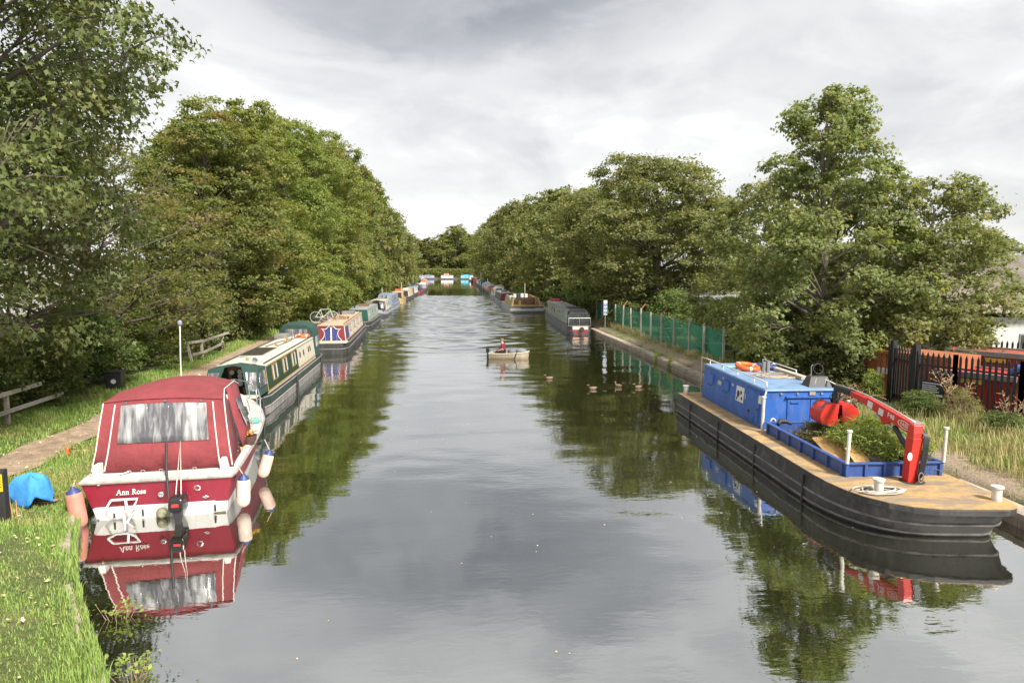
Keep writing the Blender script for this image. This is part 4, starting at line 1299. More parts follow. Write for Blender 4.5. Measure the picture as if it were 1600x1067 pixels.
# boat name: outlined serif strokes laid on the transom
def glyphs():
    A = [[(0, 0), (.32, 1), (.38, 1), (.70, 0)], [(.14, .36), (.54, .36)], [(-.1, 0), (.12, 0)], [(.56, 0), (.84, 0)]]
    n = [[(0, .62), (.1, .62), (.1, 0)], [(.1, .48), (.24, .63), (.4, .58), (.44, .42), (.44, 0)], [(0, 0), (.2, 0)], [(.34, 0), (.55, 0)]]
    Rr = [[(.0, 1), (.14, 1), (.14, 0)], [(.14, 1), (.45, .98), (.56, .78), (.45, .56), (.14, .52)], [(.34, .52), (.62, .05), (.74, .0)], [(0, 0), (.28, 0)]]
    o = [[(.28, 0), (.08, .12), (.04, .32), (.12, .55), (.28, .63), (.45, .52), (.50, .32), (.44, .1), (.28, 0)]]
    s_ = [[(.38, .5), (.3, .62), (.14, .6), (.08, .46), (.2, .34), (.34, .26), (.38, .12), (.26, .0), (.1, .03), (.04, .16)]]
    e = [[(.06, .34), (.46, .36), (.42, .55), (.28, .63), (.12, .55), (.06, .32), (.12, .08), (.28, 0), (.46, .12)]]
    return [(A, .92), (n, .66), (n, .66), (None, .42), (Rr, .82), (o, .60), (s_, .50), (e, .55)]
q = MB(); xx = 0.0; S = .105
for gl, adv in glyphs():
    if gl:
        for st in gl:
            pts = []
            for a, b in st:
                X = (xx + a + b * .18) * S; Z = b * S
                pts.append((-.78 + X, -.163 - Z * .26, .545 + Z))
            q.tube(pts, .0085, 5)
    xx += adv
q.build('name_lettering', M('letter_white', (.78, .72, .66), .5), cr, kind='stuff')
# things hung on or standing on the cruiser
cw_ = lambda x, y, z: cr.matrix_basis @ Vector((x, y, z))
bpy.context.view_layer.update()
a = cw_(-1.46, -.30, .36)
fender_thing('pink and orange weathered fender between the cruiser and the grass bank', a.x, a.y, a.z, .78, .155, (0, -.12), (.55, .20, .16), top=(.05, .05, .56))
a = cw_(1.56, .05, .40)
fender_thing('white fender at the stern corner of the cruiser, beside the outboard side', a.x, a.y, a.z, .66, .14, (0, .05), (.62, .50, .42), top=(-.1, 0, .5))
a = cw_(1.72, 1.95, .42)
fender_thing('pinkish fender hanging tilted over the water amidships of the cruiser', a.x, a.y, a.z, .62, .135, (-.15, .28), (.58, .42, .34), top=(-.2, .05, .55))
a = cw_(1.35, 2.05, .90)
t = thing('flower_pot', 'brown pot with small orange flowers on the side deck of the cruiser', 'flower pot', a)
MB().lathe([(.10, 0), (.16, .10), (.19, .22), (.17, .22), (.12, .16)], 14).build('pot', M('pot_brown', (.085, .045, .035), .7), t, smooth='auto')
rng = np.random.default_rng(5)
ps = np.stack([rng.normal(0, .08, 120), rng.normal(0, .08, 120), .24 + rng.random(120) * .08], 1).astype(np.float32)
share('flowers', leaf_cloud('flowers', ps, rng.normal(size=(120, 3)).astype(np.float32) + np.array([0, 0, 1], np.float32), .07, LEAF_TRI, leaf_mat('flower_petal', [(.5, .10, .04), (.45, .25, .05), (.10, .16, .03), (.55, .16, .08)], (.3, .2, .05), .2), rng), t)['kind'] = 'stuff'
a = cw_(-.42, 3.35, 2.2)
t = thing('aerial_mast', 'thin white mast with a wind sensor rising above the red canopy', 'mast', a)
MB().tube([(0, 0, -.5), (.01, 0, .6), (.03, .02, 1.45)], .016, 8).build('pole', WHITE, t)
MB().tube([(-.08, .02, 1.5), (.16, .02, 1.54)], .014, 6).build('sensor_arm', RUBBER, t)
MB().lathe([(.02, 1.42), (.055, 1.46), (.06, 1.52), (.02, 1.56)], 10, (.03, .02, 0)).build('sensor_body', M('grey_plastic', (.25, .25, .30), .5), t)
MB().tube([(.42, -.1, -.1), (.42, -.1, .18), (.47, -.1, .24), (.50, -.1, .2)], .014, 6).build('hook_pole', WHITE, t)

# ---------------------------------------------------------------- first narrowboat: green and cream
DG = paint('bottle_green', (.016, .040, .026), .2)
GCAN = canvas('green_canvas', (.016, .048, .040))
YEL = M('gold_line', (.62, .36, .035), .45, var=.1)
OWH = M('old_white_roof', (.50, .47, .40), .65, var=.12, scale=2.5, grime=.4, gcol=(.30, .27, .2))
b = Boat('dark green and cream narrowboat with green canvas cratch and stern hood', -7.33, 21.7, 14.6, math.radians(1.9), 2.1, near='bow', far='stern')
b.cabin(2.7, 12.9, DG, OWH, h=1.0, edge=DG)
b.band(.40, .60, DG, 1.0, None)
b.strake(.30, M('strake_grey', (.30, .29, .27), .6, grime=.5), .02)
b.strake(.0, GREYH, .024, rel=True, name='gunwale')
b.band(.0, .28, M('hull_scuffed', (.19, .18, .17), .7, var=.4, scale=2, grime=.7, gcol=(.05, .05, .045)), 1.6, None, 'scuffed_plating')
for sd in (1, -1):
    b.panel(2.85, 8.55, .93, .955, YEL, 'coach_line', .008, sd); b.panel(2.85, 12.8, .06, .085, YEL, 'coach_line', .008, sd)
    b.panel(2.72, 12.88, -.02, .03, WHITE, 'coach_line', .008, sd)
    b.panel(2.85, 2.875, .085, .93, YEL, 'coach_line', .008, sd)
    b.panel(8.6, 10.35, .12, .93, CREAM, 'cream_panel', .012, sd); b.panel(10.42, 12.8, .12, .93, CREAM, 'cream_panel', .012, sd)
    for y in (3.75, 5.55, 7.3):
        b.window(y, .85, .30, .90, BRASS, PANE, sd, CREAM)
    for y in (9.1, 9.95, 11.2, 11.65):
        b.porthole(y, .15, .60, M('dark_ring', (.05, .05, .05), .4, metal=.4), PANE, sd)
b.cratch(1.25, 2.72, GCAN, VINYL)
for sd in (-1, 1):
    MB().box(sd * .36 - .05, sd * .36 + .05, 2.60, 2.69, .65, 1.62).build('cratch_post', WOOD, b.t)
MB().box(-.42, .42, 2.56, 2.64, 1.50, 1.72).build('cratch_board', WOOD, b.t)
MB().box(-.34, .34, 2.64, 2.69, .70, 1.5).build('cabin_door', M('interior_shade', (.03, .022, .015), .8), b.t)  # dark sheet, the shade within the cratch opening put into its colour
MB().box(.10, .42, 2.45, 2.55, .66, .92).build('step_box', WOOD, b.t)
PL = M('plate_white', (.70, .68, .62), .3, var=.2, scale=20)
for x, z in ((-.27, 1.44), (.27, 1.44), (0, 1.46), (0, 1.31), (0, 1.17), (0, 1.04)):
    MB().lathe([(.001, 0), (.075, 0), (.085, .015), (.001, .02)], 14).xf(Matrix.Translation((x, 2.55, z)) @ Matrix.Rotation(math.pi / 2, 4, 'X')).build('hanging_plate', PL, b.t)
MB().box(-.95, -.15, .75, 1.25, .83, .87).build('fore_locker', CREAM, b.t, bev=.01); MB().box(.15, .95, .75, 1.25, .83, .87).build('fore_locker', CREAM, b.t, bev=.01)
MB().lathe([(.03, -.10), (.08, -.06), (.10, .02), (.09, .04), (.001, .03)], 14).xf(Matrix.Translation((.52, 2.55, 1.86)) @ Matrix.Rotation(math.pi / 2, 4, 'X')).build('headlamp', M('chrome', (.7, .7, .7), .15, metal=.9), b.t, smooth='auto')
b.hood(12.75, 14.3, GCAN, 1.72, VINYL)
sp = MB().box(-.62, .22, 4.8, 7.5, b.rz - .01, b.rz + .03).build('solar_panel', M('panel_frame', (.45, .44, .42), .4, metal=.5), b.roof)
for i in range(4):
    MB().box(-.60, .20, 4.82 + i * .67, 5.46 + i * .67, b.rz + .031, b.rz + .036).build('solar_cell', M('solar_cell', (.06, .055, .05), .2, var=.3, scale=12), sp)
b.vent(3.6, 0); b.vent(8.3, 0); b.vent(9.7, .1); b.vent(10.8, -.05); b.locker(12.2, -.55, .6, .9, .16, GREYH)
q = MB()
q.tube([(-.35, 7.9, b.rz + .03), (-.2, 9.5, b.rz + .04), (.3, 11.5, b.rz + .05), (.45, 12.4, b.rz + .2)], .016, 6)
q.tube([(.1, 8.0, b.rz + .03), (.2, 10.5, b.rz + .03), (-.1, 12.3, b.rz + .05)], .014, 6)
q.build('boat_pole', RUBBER, b.roof)
for sd, ys_ in ((1, (1.55, 6.9, 13.3)),):
    for y in ys_:
        MB().tube([(sd * (b.hw(y) + .05), y, b.zt(y) + .05), (sd * (b.hw(y) + .06), y, .35), (sd * (b.hw(y) + .06), y, -.15)], [.018, .05, .05], 8).build('side_fender', RUBBER, b.t)
bpy.context.view_layer.update()
a = b.t.matrix_basis @ Vector((.38, 12.25, b.rz + .05))
t = thing('lifebuoy', 'orange lifebuoy lying on the cream roof of the green narrowboat', 'lifebuoy', a)
def ring_mesh(R=.30, r=.065, arcf=1.0, nseg=22):
    q = MB(); q.tube([(R * math.cos(arcf * 2 * math.pi * k / nseg), R * math.sin(arcf * 2 * math.pi * k / nseg), 0) for k in range(nseg + 1)], r, 8); return q
ring_mesh(.30, .075).build('ring', ORANGE, t, smooth=True)
for k in range(4):
    an = math.pi / 4 + k * math.pi / 2
    MB().tube([(.30 * math.cos(an - .12), .30 * math.sin(an - .12), .0), (.30 * math.cos(an + .12), .30 * math.sin(an + .12), 0)], .08, 8).build('white_band', WHITE, t)

# ---------------------------------------------------------------- second narrowboat: red and blue painted doors
RED = paint('boat_red', (.17, .022, .026), .3); BLU = paint('boat_blue', (.032, .042, .17), .3)
TAN = M('tan_roof', (.40, .31, .21), .7, var=.12, scale=2, grime=.3, gcol=(.3, .25, .18))
b = Boat('cream and red narrowboat with blue and red painted stern doors, bicycles on its roof', -7.3, 40.8, 15.8, math.radians(2.6), 2.08, near='stern', far='bow')
b2 = b
b.cabin(1.0, 13.2, CREAM, TAN, h=1.02, edge=RED)
b.strake(.30, GREYH, .02); b.strake(0, GREYH, .026, rel=True, name='gunwale')
MB().box(-1.0, 1.0, .1, .98, b.gz + .03, b.gz + .10).build('counter_deck', CREAM, b.t, bev=.02)
dr = b.end_panel(RED, -.97, .97, .02, .98, 'stern_bulkhead', off=.015)
def starpoly(sgn):
    # each leaf is a blue shield with concave sides
    pts = [(.03, .04), (.62, .04), (.72, .10), (.52, .30), (.46, .50), (.54, .68), (.74, .80), (.50, .76), (.34, .80), (.18, .95), (.03, .86)]
    return [(sgn * x, z) for x, z in pts]
for sg in (-1, 1):
    pl = [(x * b.sx(b.z0 + z * b.ch), b.c0 - .03, b.z0 + z * b.ch) for x, z in starpoly(sg)]
    d = MB().prism(pl, (0, .012, 0)).build('stern_door', BLU, b.t)
    MB().tube([Vector(p) + Vector((0, -.004, 0)) for p in pl + [pl[0]]], .017, 5).build('white_outline', M('letter_white', (.78, .72, .66)), d)
    MB().box(sg * .33 - .008, sg * .33 + .008, b.c0 - .045, b.c0 - .03, b.z0 + .05, b.z0 + .42).build('door_strap', STEEL, d)
for sd in (1, -1):
    b.panel(1.05, 1.1, .03, .97, WHITE, 'corner_trim', .012, sd)
    b.panel(1.2, 3.0, .12, .88, RED, 'name_panel_border', .008, sd); b.panel(1.28, 2.92, .17, .83, BLU, 'name_panel', .014, sd)
    b.panel(1.0, 13.2, .94, 1.0, RED, 'coach_line', .008, sd); b.panel(1.0, 13.2, 0, .06, RED, 'coach_line', .008, sd)
    for y in (3.2, 5.9, 8.6, 11.3):
        b.panel(y, y + .08, .06, .94, RED, 'coach_line', .01, sd); b.window(y + .75, .9, .38, .86, RED, PANE_L, sd)
b.chimney(8.8, -.3, .35); b.vent(4.4); b.vent(7.0, .1)
b.locker(5.6, .1, .9, 1.4, .10, WOOD, 'roof_hatch'); b.locker(10.8, 0, .9, 1.6, .16, GREYH, 'roof_box')
bpy.context.view_layer.update()

def bicycle(label, loc, rz, lean, col):
    t = thing('bicycle', label, 'bicycle', loc, rz, 'bicycles on a boat roof')
    t.rotation_euler = (lean, 0, rz)
    for x in (-.52, .52):
        w_ = ring_mesh(.33, .018).xf(Matrix.Translation((x, 0, .33)) @ Matrix.Rotation(math.pi / 2, 4, 'X')).build('wheel', M('tyre_grey', (.33, .32, .30), .6), t)
        q = MB()
        for k in range(12):
            a_ = k * math.pi / 6
            q.tube([(x, 0, .33), (x + .32 * math.cos(a_), 0, .33 + .32 * math.sin(a_))], .003, 3)
        q.build('spokes', STEEL, w_)
    q = MB()
    bb_, st, hd = (-.08, 0, .30), (-.22, 0, .80), (.36, 0, .82)
    for p0, p1 in ((bb_, st), (st, hd), (bb_, (.38, 0, .74)), ((-.52, 0, .33), st), ((-.52, 0, .33), bb_), (hd, (.52, 0, .33))):
        q.tube([p0, p1], .018, 6)
    q.build('frame', M('bike_%s' % label[:4], col, .4), t)
    MB().tube([(.34, -.26, .96), (.36, 0, .92), (.34, .26, .96)], .014, 6).build('handlebar', RUBBER, t)
    MB().box(-.36, -.12, -.06, .06, .86, .90).build('saddle', RUBBER, t, bev=.02)
a = b.t.matrix_basis @ Vector((-.60, 2.6, b.rz - .02))
bicycle('light framed bicycle standing upright on the tan boat roof', a, .15, -.12, (.5, .5, .48))
a = b.t.matrix_basis @ Vector((-.05, 3.6, b.rz - .02))
bicycle('dark bicycle lying over behind the upright one on the boat roof', a, .5, -1.05, (.04, .04, .05))

# ---------------------------------------------------------------- the rest of the moored boats
def pc(n, *c):
    return paint('paint_' + n, c)
C = {
    'grey': pc('grey', .27, .28, .29), 'bluegrey': pc('bluegrey', .15, .19, .26), 'navy': pc('navy', .022, .032, .085), 'crimson': pc('crimson', .22, .018, .03),
    'green': pc('green', .014, .075, .052), 'olive': pc('olive', .14, .15, .10), 'sage': pc('sage', .24, .28, .24), 'white': WHITE, 'cream': CREAM, 'tan': TAN,
    'yellow': pc('yellow', .40, .28, .12), 'charcoal': pc('charcoal', .055, .055, .06), 'brown': pc('brown', .16, .09, .05), 'pink': pc('pink', .42, .20, .17),
    'orange': canvas('orange_cover', (.50, .12, .045)), 'bluecan': canvas('blue_cover', (.035, .12, .30)), 'cyan': canvas('cyan_cover', (.10, .42, .58)),
    'greycan': canvas('grey_cover', (.16, .20, .27)), 'blackcan': canvas('black_cover', (.03, .03, .033)), 'greencan': GCAN, 'red': RED, 'teal': pc('teal', .03, .16, .17),
    'lilac': pc('lilac', .26, .27, .34), 'skyblue': pc('skyblue', .20, .30, .40), 'black': BLACKH, 'rust': M('rusty_plate', (.17, .095, .065), .85, var=.35, scale=3, grime=.5, gcol=(.07, .05, .04)),
}
LB = 'narrowboats moored along the left bank'
RB = 'boats moored along the right bank'
rb = random.Random(77)

def moored(label, x, y, L, cab, roof, hull='black', band=None, near='stern', end=None, endc=None, side=1, rz=0.0, nwin=5, c0=1.1, c1=None, extras=(), group=LB, h=1.0, W=2.05, win=None):
    b = Boat(label, x, y, L, rz, W, C[hull], near=near, far='stern' if near == 'bow' else 'bow', group=group)
    c1 = c1 or L - 2.0
    b.cabin(c0, c1, C[cab], C[roof], h=h, rail=L > 8)
    b.strake(.28, GREYH, .022); b.strake(0, GREYH, .026, rel=True, name='gunwale')
    if band:
        b.band(.30, .58, C[band], .1, None)
    n = nwin
    for i in range(n):
        yy = lerp(c0 + .5, c1 - 1.2, i / max(1, n - 1))
        for sd in ((side,) if y > 100 else (1, -1)):
            b.window(yy, .75, .40, .86, win or STEEL, PANE if i % 3 else PANE_L, sd)
    if end == 'doors':
        b.end_panel(C[endc], -.93, -.03, .03, .95, 'cabin_door'); b.end_panel(C[endc], .03, .93, .03, .95, 'cabin_door')
    elif end == 'hood':
        b.hood(.15, c0 + .1, C[endc], 1.45, VINYL)
    elif end == 'cratch':
        b.cratch(max(.4, c0 - 1.5), c0 + .02, C[endc], VINYL, open_front=True)
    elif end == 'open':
        b.end_panel(M('interior_shade', (.03, .022, .015), .8), -.8, .8, .05, .9, 'doorway')  # flat dark panel painted as the shade inside an open doorway
    for e in extras:
        if e[0] == 'vent': b.vent(e[1])
        elif e[0] == 'chimney': b.chimney(e[1], e[2])
        elif e[0] == 'box': b.locker(e[1], e[2], e[3], e[4], e[5], C[e[6]])
        elif e[0] == 'pole': MB().tube([(e[2], e[1], b.rz - .05), (e[2], e[1], b.rz + e[3])], .03, 6).build('mast', WHITE, b.roof)
        elif e[0] == 'cover':
            q = MB(); w_ = b.wt + .05
            n_ = 9
            rings = []
            for k in range(6):
                y_ = lerp(e[1], e[2], k / 5)
                hh = .22 + .07 * math.sin(k * 2.1)
                rings.append([(-w_, y_, b.z1 - .25)] + [(lerp(-w_, w_, i / (n_ - 1)), y_, b.z1 + .04 + hh * (1 - (2 * i / (n_ - 1) - 1) ** 2)) for i in range(n_)] + [(w_, y_, b.z1 - .25)])
            q.loft(rings).build('roof_cover', C[e[3]], b.t, smooth='auto')
    return b

moored('narrowboat with two dark green stern doors and a grey cabin, next past the bicycles', -7.95, 57.6, 11.5, 'sage', 'grey', end='doors', endc='green', extras=(('chimney', 2.2, -.5), ('box', 5, 0, .8, 1.2, .18, 'brown'), ('vent', 7), ('box', 8.3, .1, .6, .7, .25, 'olive')), rz=.012, nwin=4)
moored('short boat with rounded cream roof, blue-grey bow and dark open front', -8.02, 71.0, 9.2, 'cream', 'cream', hull='charcoal', band='lilac', near='bow', end='cratch', endc='blackcan', c0=2.3, nwin=3, extras=(('vent', 4), ('box', 5.5, 0, .8, 1.0, .12, 'grey')))
moored('blue-grey narrowboat with blue-grey canvas hood, fifth in the left row', -8.4, 85.0, 13.5, 'bluegrey', 'lilac', hull='grey', band='bluegrey', end='hood', endc='greycan', c0=2.0, nwin=5, extras=(('pole', 2.3, -.5, .9), ('vent', 6), ('vent', 9)), h=1.05)
moored('small yellow cabin cruiser tucked behind the blue-grey narrowboat', -8.3, 101.0, 7.2, 'yellow', 'cream', hull='yellow', near='bow', end='open', c0=1.9, nwin=3, extras=(('box', 4, 0, .9, 1.2, .3, 'orange'),))
moored('cream narrowboat with a dark doorway, seventh in the left row', -7.9, 110.5, 13.0, 'cream', 'tan', end='open', nwin=5, extras=(('box', 4, .1, .8, 1.2, .22, 'white'), ('pole', 1.6, -.4, 1.2)))
moored('white narrowboat with grey roof, eighth in the left row', -7.8, 125.5, 13.5, 'white', 'grey', nwin=5, end='doors', endc='brown', extras=(('box', 6, 0, .7, 1.6, .25, 'bluecan'), ('vent', 3)))
moored('navy narrowboat with a crimson hull, ninth in the left row', -7.6, 141.0, 15.0, 'navy', 'skyblue', hull='crimson', nwin=5, end='hood', endc='blackcan', c0=1.8, extras=(('pole', 2, -.6, 2.0), ('box', 6, 0, .8, 1.0, .3, 'white')))
far_left = [('grey narrowboat with a white roof cover behind the navy one', 158, 'grey', 'white', 'black', 'cover', 'white'), ('brown cabin narrowboat far along the left row', 174, 'brown', 'tan', 'black', 'doors', 'red'),
            ('white narrowboat with orange roof clutter far along the left row', 190, 'white', 'grey', 'charcoal', 'hood', 'orange'), ('lilac narrowboat far along the left row', 206, 'lilac', 'lilac', 'black', 'doors', 'navy'),
            ('olive narrowboat where the left bank starts to curve', 222, 'olive', 'tan', 'black', 'hood', 'greencan'), ('red and white narrowboat on the curve of the left bank', 240, 'red', 'white', 'black', 'doors', 'cream'),
            ('blue covered narrowboat on the curve of the left bank', 258, 'navy', 'white', 'grey', 'hood', 'bluecan'), ('pale grey narrowboat near the end of the left row', 277, 'sage', 'grey', 'black', 'doors', 'teal'),
            ('pink roofed narrowboat near the end of the left row', 297, 'pink', 'pink', 'black', 'doors', 'cream'), ('dark red sterned narrowboat last in the left row', 318, 'charcoal', 'white', 'crimson', 'doors', 'crimson')]
for i, (lab, y, ca, ro, hu, en, ec) in enumerate(far_left):
    moored(lab, XL(y) + 1.25 + (.6 if i < 4 else .2), y, 13.5, ca, ro, hu, end=en if en != 'cover' else None, endc=ec, c0=1.6, nwin=4, rz=-math.atan2(XL(y + 14) - XL(y), 14) if y > 150 else 0,
           extras=((('cover', 3, 9, ec),) if en == 'cover' else (('box', 4 + i % 4, 0, .8, 1.3, .3, ['white', 'orange', 'bluecan', 'cream', 'olive'][i % 5]), ('pole', 2.2, -.5, .8 + .5 * (i % 3)))))

b = moored('green and grey narrowboat with a red and cream stern, moored by the blue sign', 9.72, 51.6, 20.5, 'sage', 'grey', hull='charcoal', end=None, c0=1.7, nwin=8, side=-1, rz=math.radians(-2.2), group=RB, W=1.95, h=1.08,
           extras=(('vent', 7), ('vent', 12), ('box', 17.5, 0, .9, 1.4, .22, 'crimson'), ('box', 5.0, .1, 1.0, 2.2, .06, 'charcoal')))
b.hood(1.0, 1.75, C['blackcan'], 1.30, None, 'stern_cover')
b.end_panel(C['charcoal'], -.95, .95, .0, .98, 'stern_bulkhead', y=.95)
for x0, x1 in ((-.85, -.45), (-.35, .3), (.4, .85)):
    MB().box(x0, x1, .90, .94, .85, 1.55).build('canopy_window', PANE, b.t)
MB().hexa([(-.58, -.02, .10), (.58, -.02, .10), (.58, .1, .10), (-.58, .1, .10)], [(-.6, -.03, .40), (.6, -.03, .40), (.6, .1, .40), (-.6, .1, .40)]).build('red_transom', C['red'], b.t)
MB().hexa([(-.6, -.03, .405), (.6, -.03, .405), (.6, .1, .405), (-.6, .1, .405)], [(-.6, -.03, .66), (.6, -.03, .66), (.6, .1, .66), (-.6, .1, .66)]).build('cream_transom', CREAM, b.t)
MB().lathe([(.05, -.1), (.17, -.08), (.19, 0), (.17, .08), (.05, .1)], 14).xf(Matrix.Translation((.1, -.12, .42)) @ Matrix.Rotation(math.pi / 2, 4, 'X')).build('rope_fender', RUBBER, b.t)
for k in range(3):
    MB().tube([(-.85 + .85 * k, .5, .66), (-.85 + .85 * k, .5, 1.25)], .018, 6).build('stern_rail_post', STEEL, b.t)
MB().tube([(-.85, .5, 1.25), (.85, .5, 1.25)], .018, 6).build('stern_rail', STEEL, b.t)

# wide work barge with timber sides
wb_t = thing('work_barge', 'wide work barge with yellow timber sides and rusty hold, bow towards us', 'barge', (8.45, 77.6, 0), 0, RB)
MB().loft([[(-1.95, y, z0), (-1.95 + .08, y, .72), (1.95 - .08, y, .72), (1.95, y, z0)] for y, z0 in ((0, .15), (.4, -.3), (15, -.3), (15.3, .1))]).build('hull', C['grey'], wb_t)
for z in (.12, .40, .68):
    MB().box(-1.97, 1.97, -.05, .0, z, z + .09).build('bow_strake', BLACKH if z != .4 else WHITE, wb_t)
q = MB()
for x, w_ in ((-.75, .26), (-.42, .18), (-.18, .22), (.12, .2), (.38, .24), (.7, .18)):
    q.box(x, x + w_, -.058, -.05, .52, .63)
q.build('lettering', RUBBER, wb_t)
for sd in (-1, 1):
    w_ = MB().hexa([(sd * 1.55, 1.0, .72), (sd * 1.75, 1.0, .72), (sd * 1.75, 12, .72), (sd * 1.55, 12, .72)], [(sd * 1.38, 1.4, 1.75), (sd * 1.5, 1.4, 1.75), (sd * 1.5, 12, 1.75), (sd * 1.38, 12, 1.75)])
    w_.build('hold_side', C['yellow'], wb_t)
MB().box(-1.55, 1.55, 1.2, 1.3, .72, .95).build('hold_front', C['yellow'], wb_t)
MB().box(-1.34, 1.34, 4.0, 4.1, .75, 1.65).build('hold_bulkhead', C['rust'], wb_t)
MB().box(-1.5, 1.5, 1.3, 12, .724, .76).build('hold_floor', C['rust'], wb_t)
MB().tube([(-1.4, 3.6, 1.5), (-1.4, 5.6, 1.6)], .28, 10).build('rolled_sheet', C['white'], wb_t)
MB().tube([(.35, 6, .9), (.35, 6, 3.3)], .035, 6).build('mast', WHITE, wb_t)
for i, (x, y, z, c_) in enumerate(((-.75, 8, 1.75, 'white'), (-.25, 8.4, 1.8, 'green'), (.2, 8.2, 1.8, 'white'), (.75, 8.6, 1.75, 'white'))):
    t = thing('storage_drum', ['white drum at the left end of the row on the work barge', 'green drum on the work barge', 'white drum beside the green one on the work barge', 'white drum at the right end of the row on the work barge'][i], 'drum', (8.45 + x, 77.6 + y, z - .85), 0, 'drums standing on the work barge')
    MB().lathe([(.20, 0), (.22, .03), (.22, .95), (.21, 1.0)], 12).build('body', C[c_], t, smooth='auto')
    MB().lathe([(.225, .98), (.225, 1.03), (.10, 1.05)], 12).build('lid', C[c_], t)
MB().tube([(-.6, 2.9, .78), (-.6, 2.9, 1.3)], [.16, .13], 10).build('yellow_bin', M('hi_vis', (.55, .45, .05), .6), wb_t)

RBOATS = [
    ('charcoal narrowboat with pale windows just beyond the yellow work barge', 6.5, 94.5, 16, 'charcoal', 'grey', 'grey', 'doors', 'crimson', ('box', 6, 0, .8, 1.4, .2, 'charcoal')),
    ('white boat under an orange roof cover, third in the right row', 6.6, 113.0, 11, 'white', 'grey', 'grey', 'hood', 'white', ('cover', 2, 8, 'orange')),
    ('boat under a bright blue roof cover beyond the orange one', 7.6, 126.0, 12, 'grey', 'white', 'charcoal', 'hood', 'cream', ('cover', 3, 10, 'bluecan')),
    ('pale pink and grey narrowboat in the right row', 6.9, 141.0, 14, 'pink', 'grey', 'black', 'doors', 'brown', ('box', 6, 0, .8, 1.4, .3, 'grey')),
    ('grey cabin narrowboat with a sky blue roof in the right row', 6.9, 157.0, 14, 'lilac', 'skyblue', 'black', 'hood', 'greycan', ('pole', 5, .3, 1.2)),
    ('teal narrowboat in the right row', 7.0, 174.0, 14, 'teal', 'grey', 'black', 'hood', 'greencan', ('box', 6, 0, .8, 1.4, .2, 'white')),
    ('green covered narrowboat far along the right row', 7.2, 191.0, 14, 'sage', 'olive', 'black', 'hood', 'greencan', ('pole', 4, .3, 1.5)),
    ('pink roofed narrowboat far along the right row', 7.4, 209.0, 15, 'white', 'pink', 'black', 'doors', 'crimson', ('pole', 9, .5, 2.2)),
    ('blue topped narrowboat far along the right row', 7.6, 228.0, 14, 'red', 'bluecan', 'black', 'doors', 'navy', ('box', 5, 0, 1, 2, .5, 'bluecan')),
    ('bright red narrowboat near the end of the right row', 7.6, 248.0, 14, 'red', 'red', 'crimson', 'doors', 'red', ('box', 5, 0, 1, 2, .3, 'orange')),
    ('orange and cream narrowboat near the end of the right row', 7.2, 270.0, 14, 'orange', 'cream', 'black', 'doors', 'orange', ('box', 5, 0, 1, 2, .3, 'white')),
    ('grey and white narrowboat last in the right row', 7.0, 294.0, 14, 'grey', 'white', 'black', 'hood', 'white', ('pole', 4, .3, 1.8)),
]
for lab, x, y, L, ca, ro, hu, en, ec, ex in RBOATS:
    moored(lab, x + 1.0, y, L, ca, ro, hu, end=en, endc=ec, c0=1.6, nwin=5, side=-1, group=RB, extras=(ex,))
EB = 'boats moored across the far bend'
EBOATS = [('dark grey boat moored across the bend at its left end', -16.5, 'lilac', 'bluegrey', 9), ('white boat with a reddish roof across the bend', -6.8, 'white', 'pink', 9), ('bright cyan covered boat at the far bend', 3.2, 'cyan', 'cyan', 9), ('small grey boat across the bend beside the cyan one', 11.5, 'sage', 'grey', 7)]
for lab, x, ca, ro, L in EBOATS:
    b = moored(lab, x, 352.0 + rb.uniform(-3, 3), L, ca, ro, 'charcoal', c0=.9, nwin=4, side=1, rz=-math.pi / 2, group=EB, h=1.3, extras=(('box', L * .4, 0, 1.2, L * .3, .9 if ca == 'white' else .3, ro),))

# ---------------------------------------------------------------- dinghy with a person
DX, DY = 3.11, 38.2
dg = thing('rowing_dinghy', 'small cream fibreglass dinghy crossing the middle of the canal', 'boat', (DX, DY, 0), math.radians(-14))
# local x: stern (-1.25) to bow (+1.3)
FG = M('dinghy_cream', (.29, .24, .165), .5, var=.12, scale=3, grime=.5, gcol=(.22, .14, .08))
xs_ = [-1.28, -1.0, -.3, .4, .9, 1.28]
hb = [.52, .58, .64, .60, .48, .30]
zt_ = [.33, .33, .34, .37, .41, .45]
rings = []
for x, w_, z in zip(xs_, hb, zt_):
    rings.append([(x, -w_ * .62, -.08 + .02 * max(0, x)), (x + .04 * (x > 1), -w_ * .9, .14), (x + .08 * (x > 1), -w_, z), (x + .08 * (x > 1), -w_ + .05, z), (x, -w_ * .6, .02), (x, w_ * .6, .02), (x + .08 * (x > 1), w_ - .05, z), (x + .08 * (x > 1), w_, z), (x + .04 * (x > 1), w_ * .9, .14), (x, w_ * .62, -.08 + .02 * max(0, x))])
MB().loft(rings).build('hull', FG, dg)
q = MB()
gp = [(x + .08 * (x > 1), -w_ - .01, z + .01) for x, w_, z in zip(xs_, hb, zt_)]
q.tube(gp + [(x, -y, z) for x, y, z in reversed(gp)] + [gp[0]], .028, 6)
q.build('gunwale', M('dinghy_rim', (.46, .42, .34), .5, grime=.3), dg)
MB().hexa([(.46, -.585, .02), (.50, -.585, .02), (.50, -.5, .02), (.46, -.5, .02)], [(.60, -.61, .42), (.65, -.61, .42), (.65, -.54, .42), (.60, -.54, .42)]).build('dark_stripe', RUBBER, dg)
MB().box(-1.22, -.72, -.5, .5, .24, .28).build('stern_seat', FG, dg); MB().box(-.1, .2, -.6, .6, .24, .28).build('thwart', FG, dg)
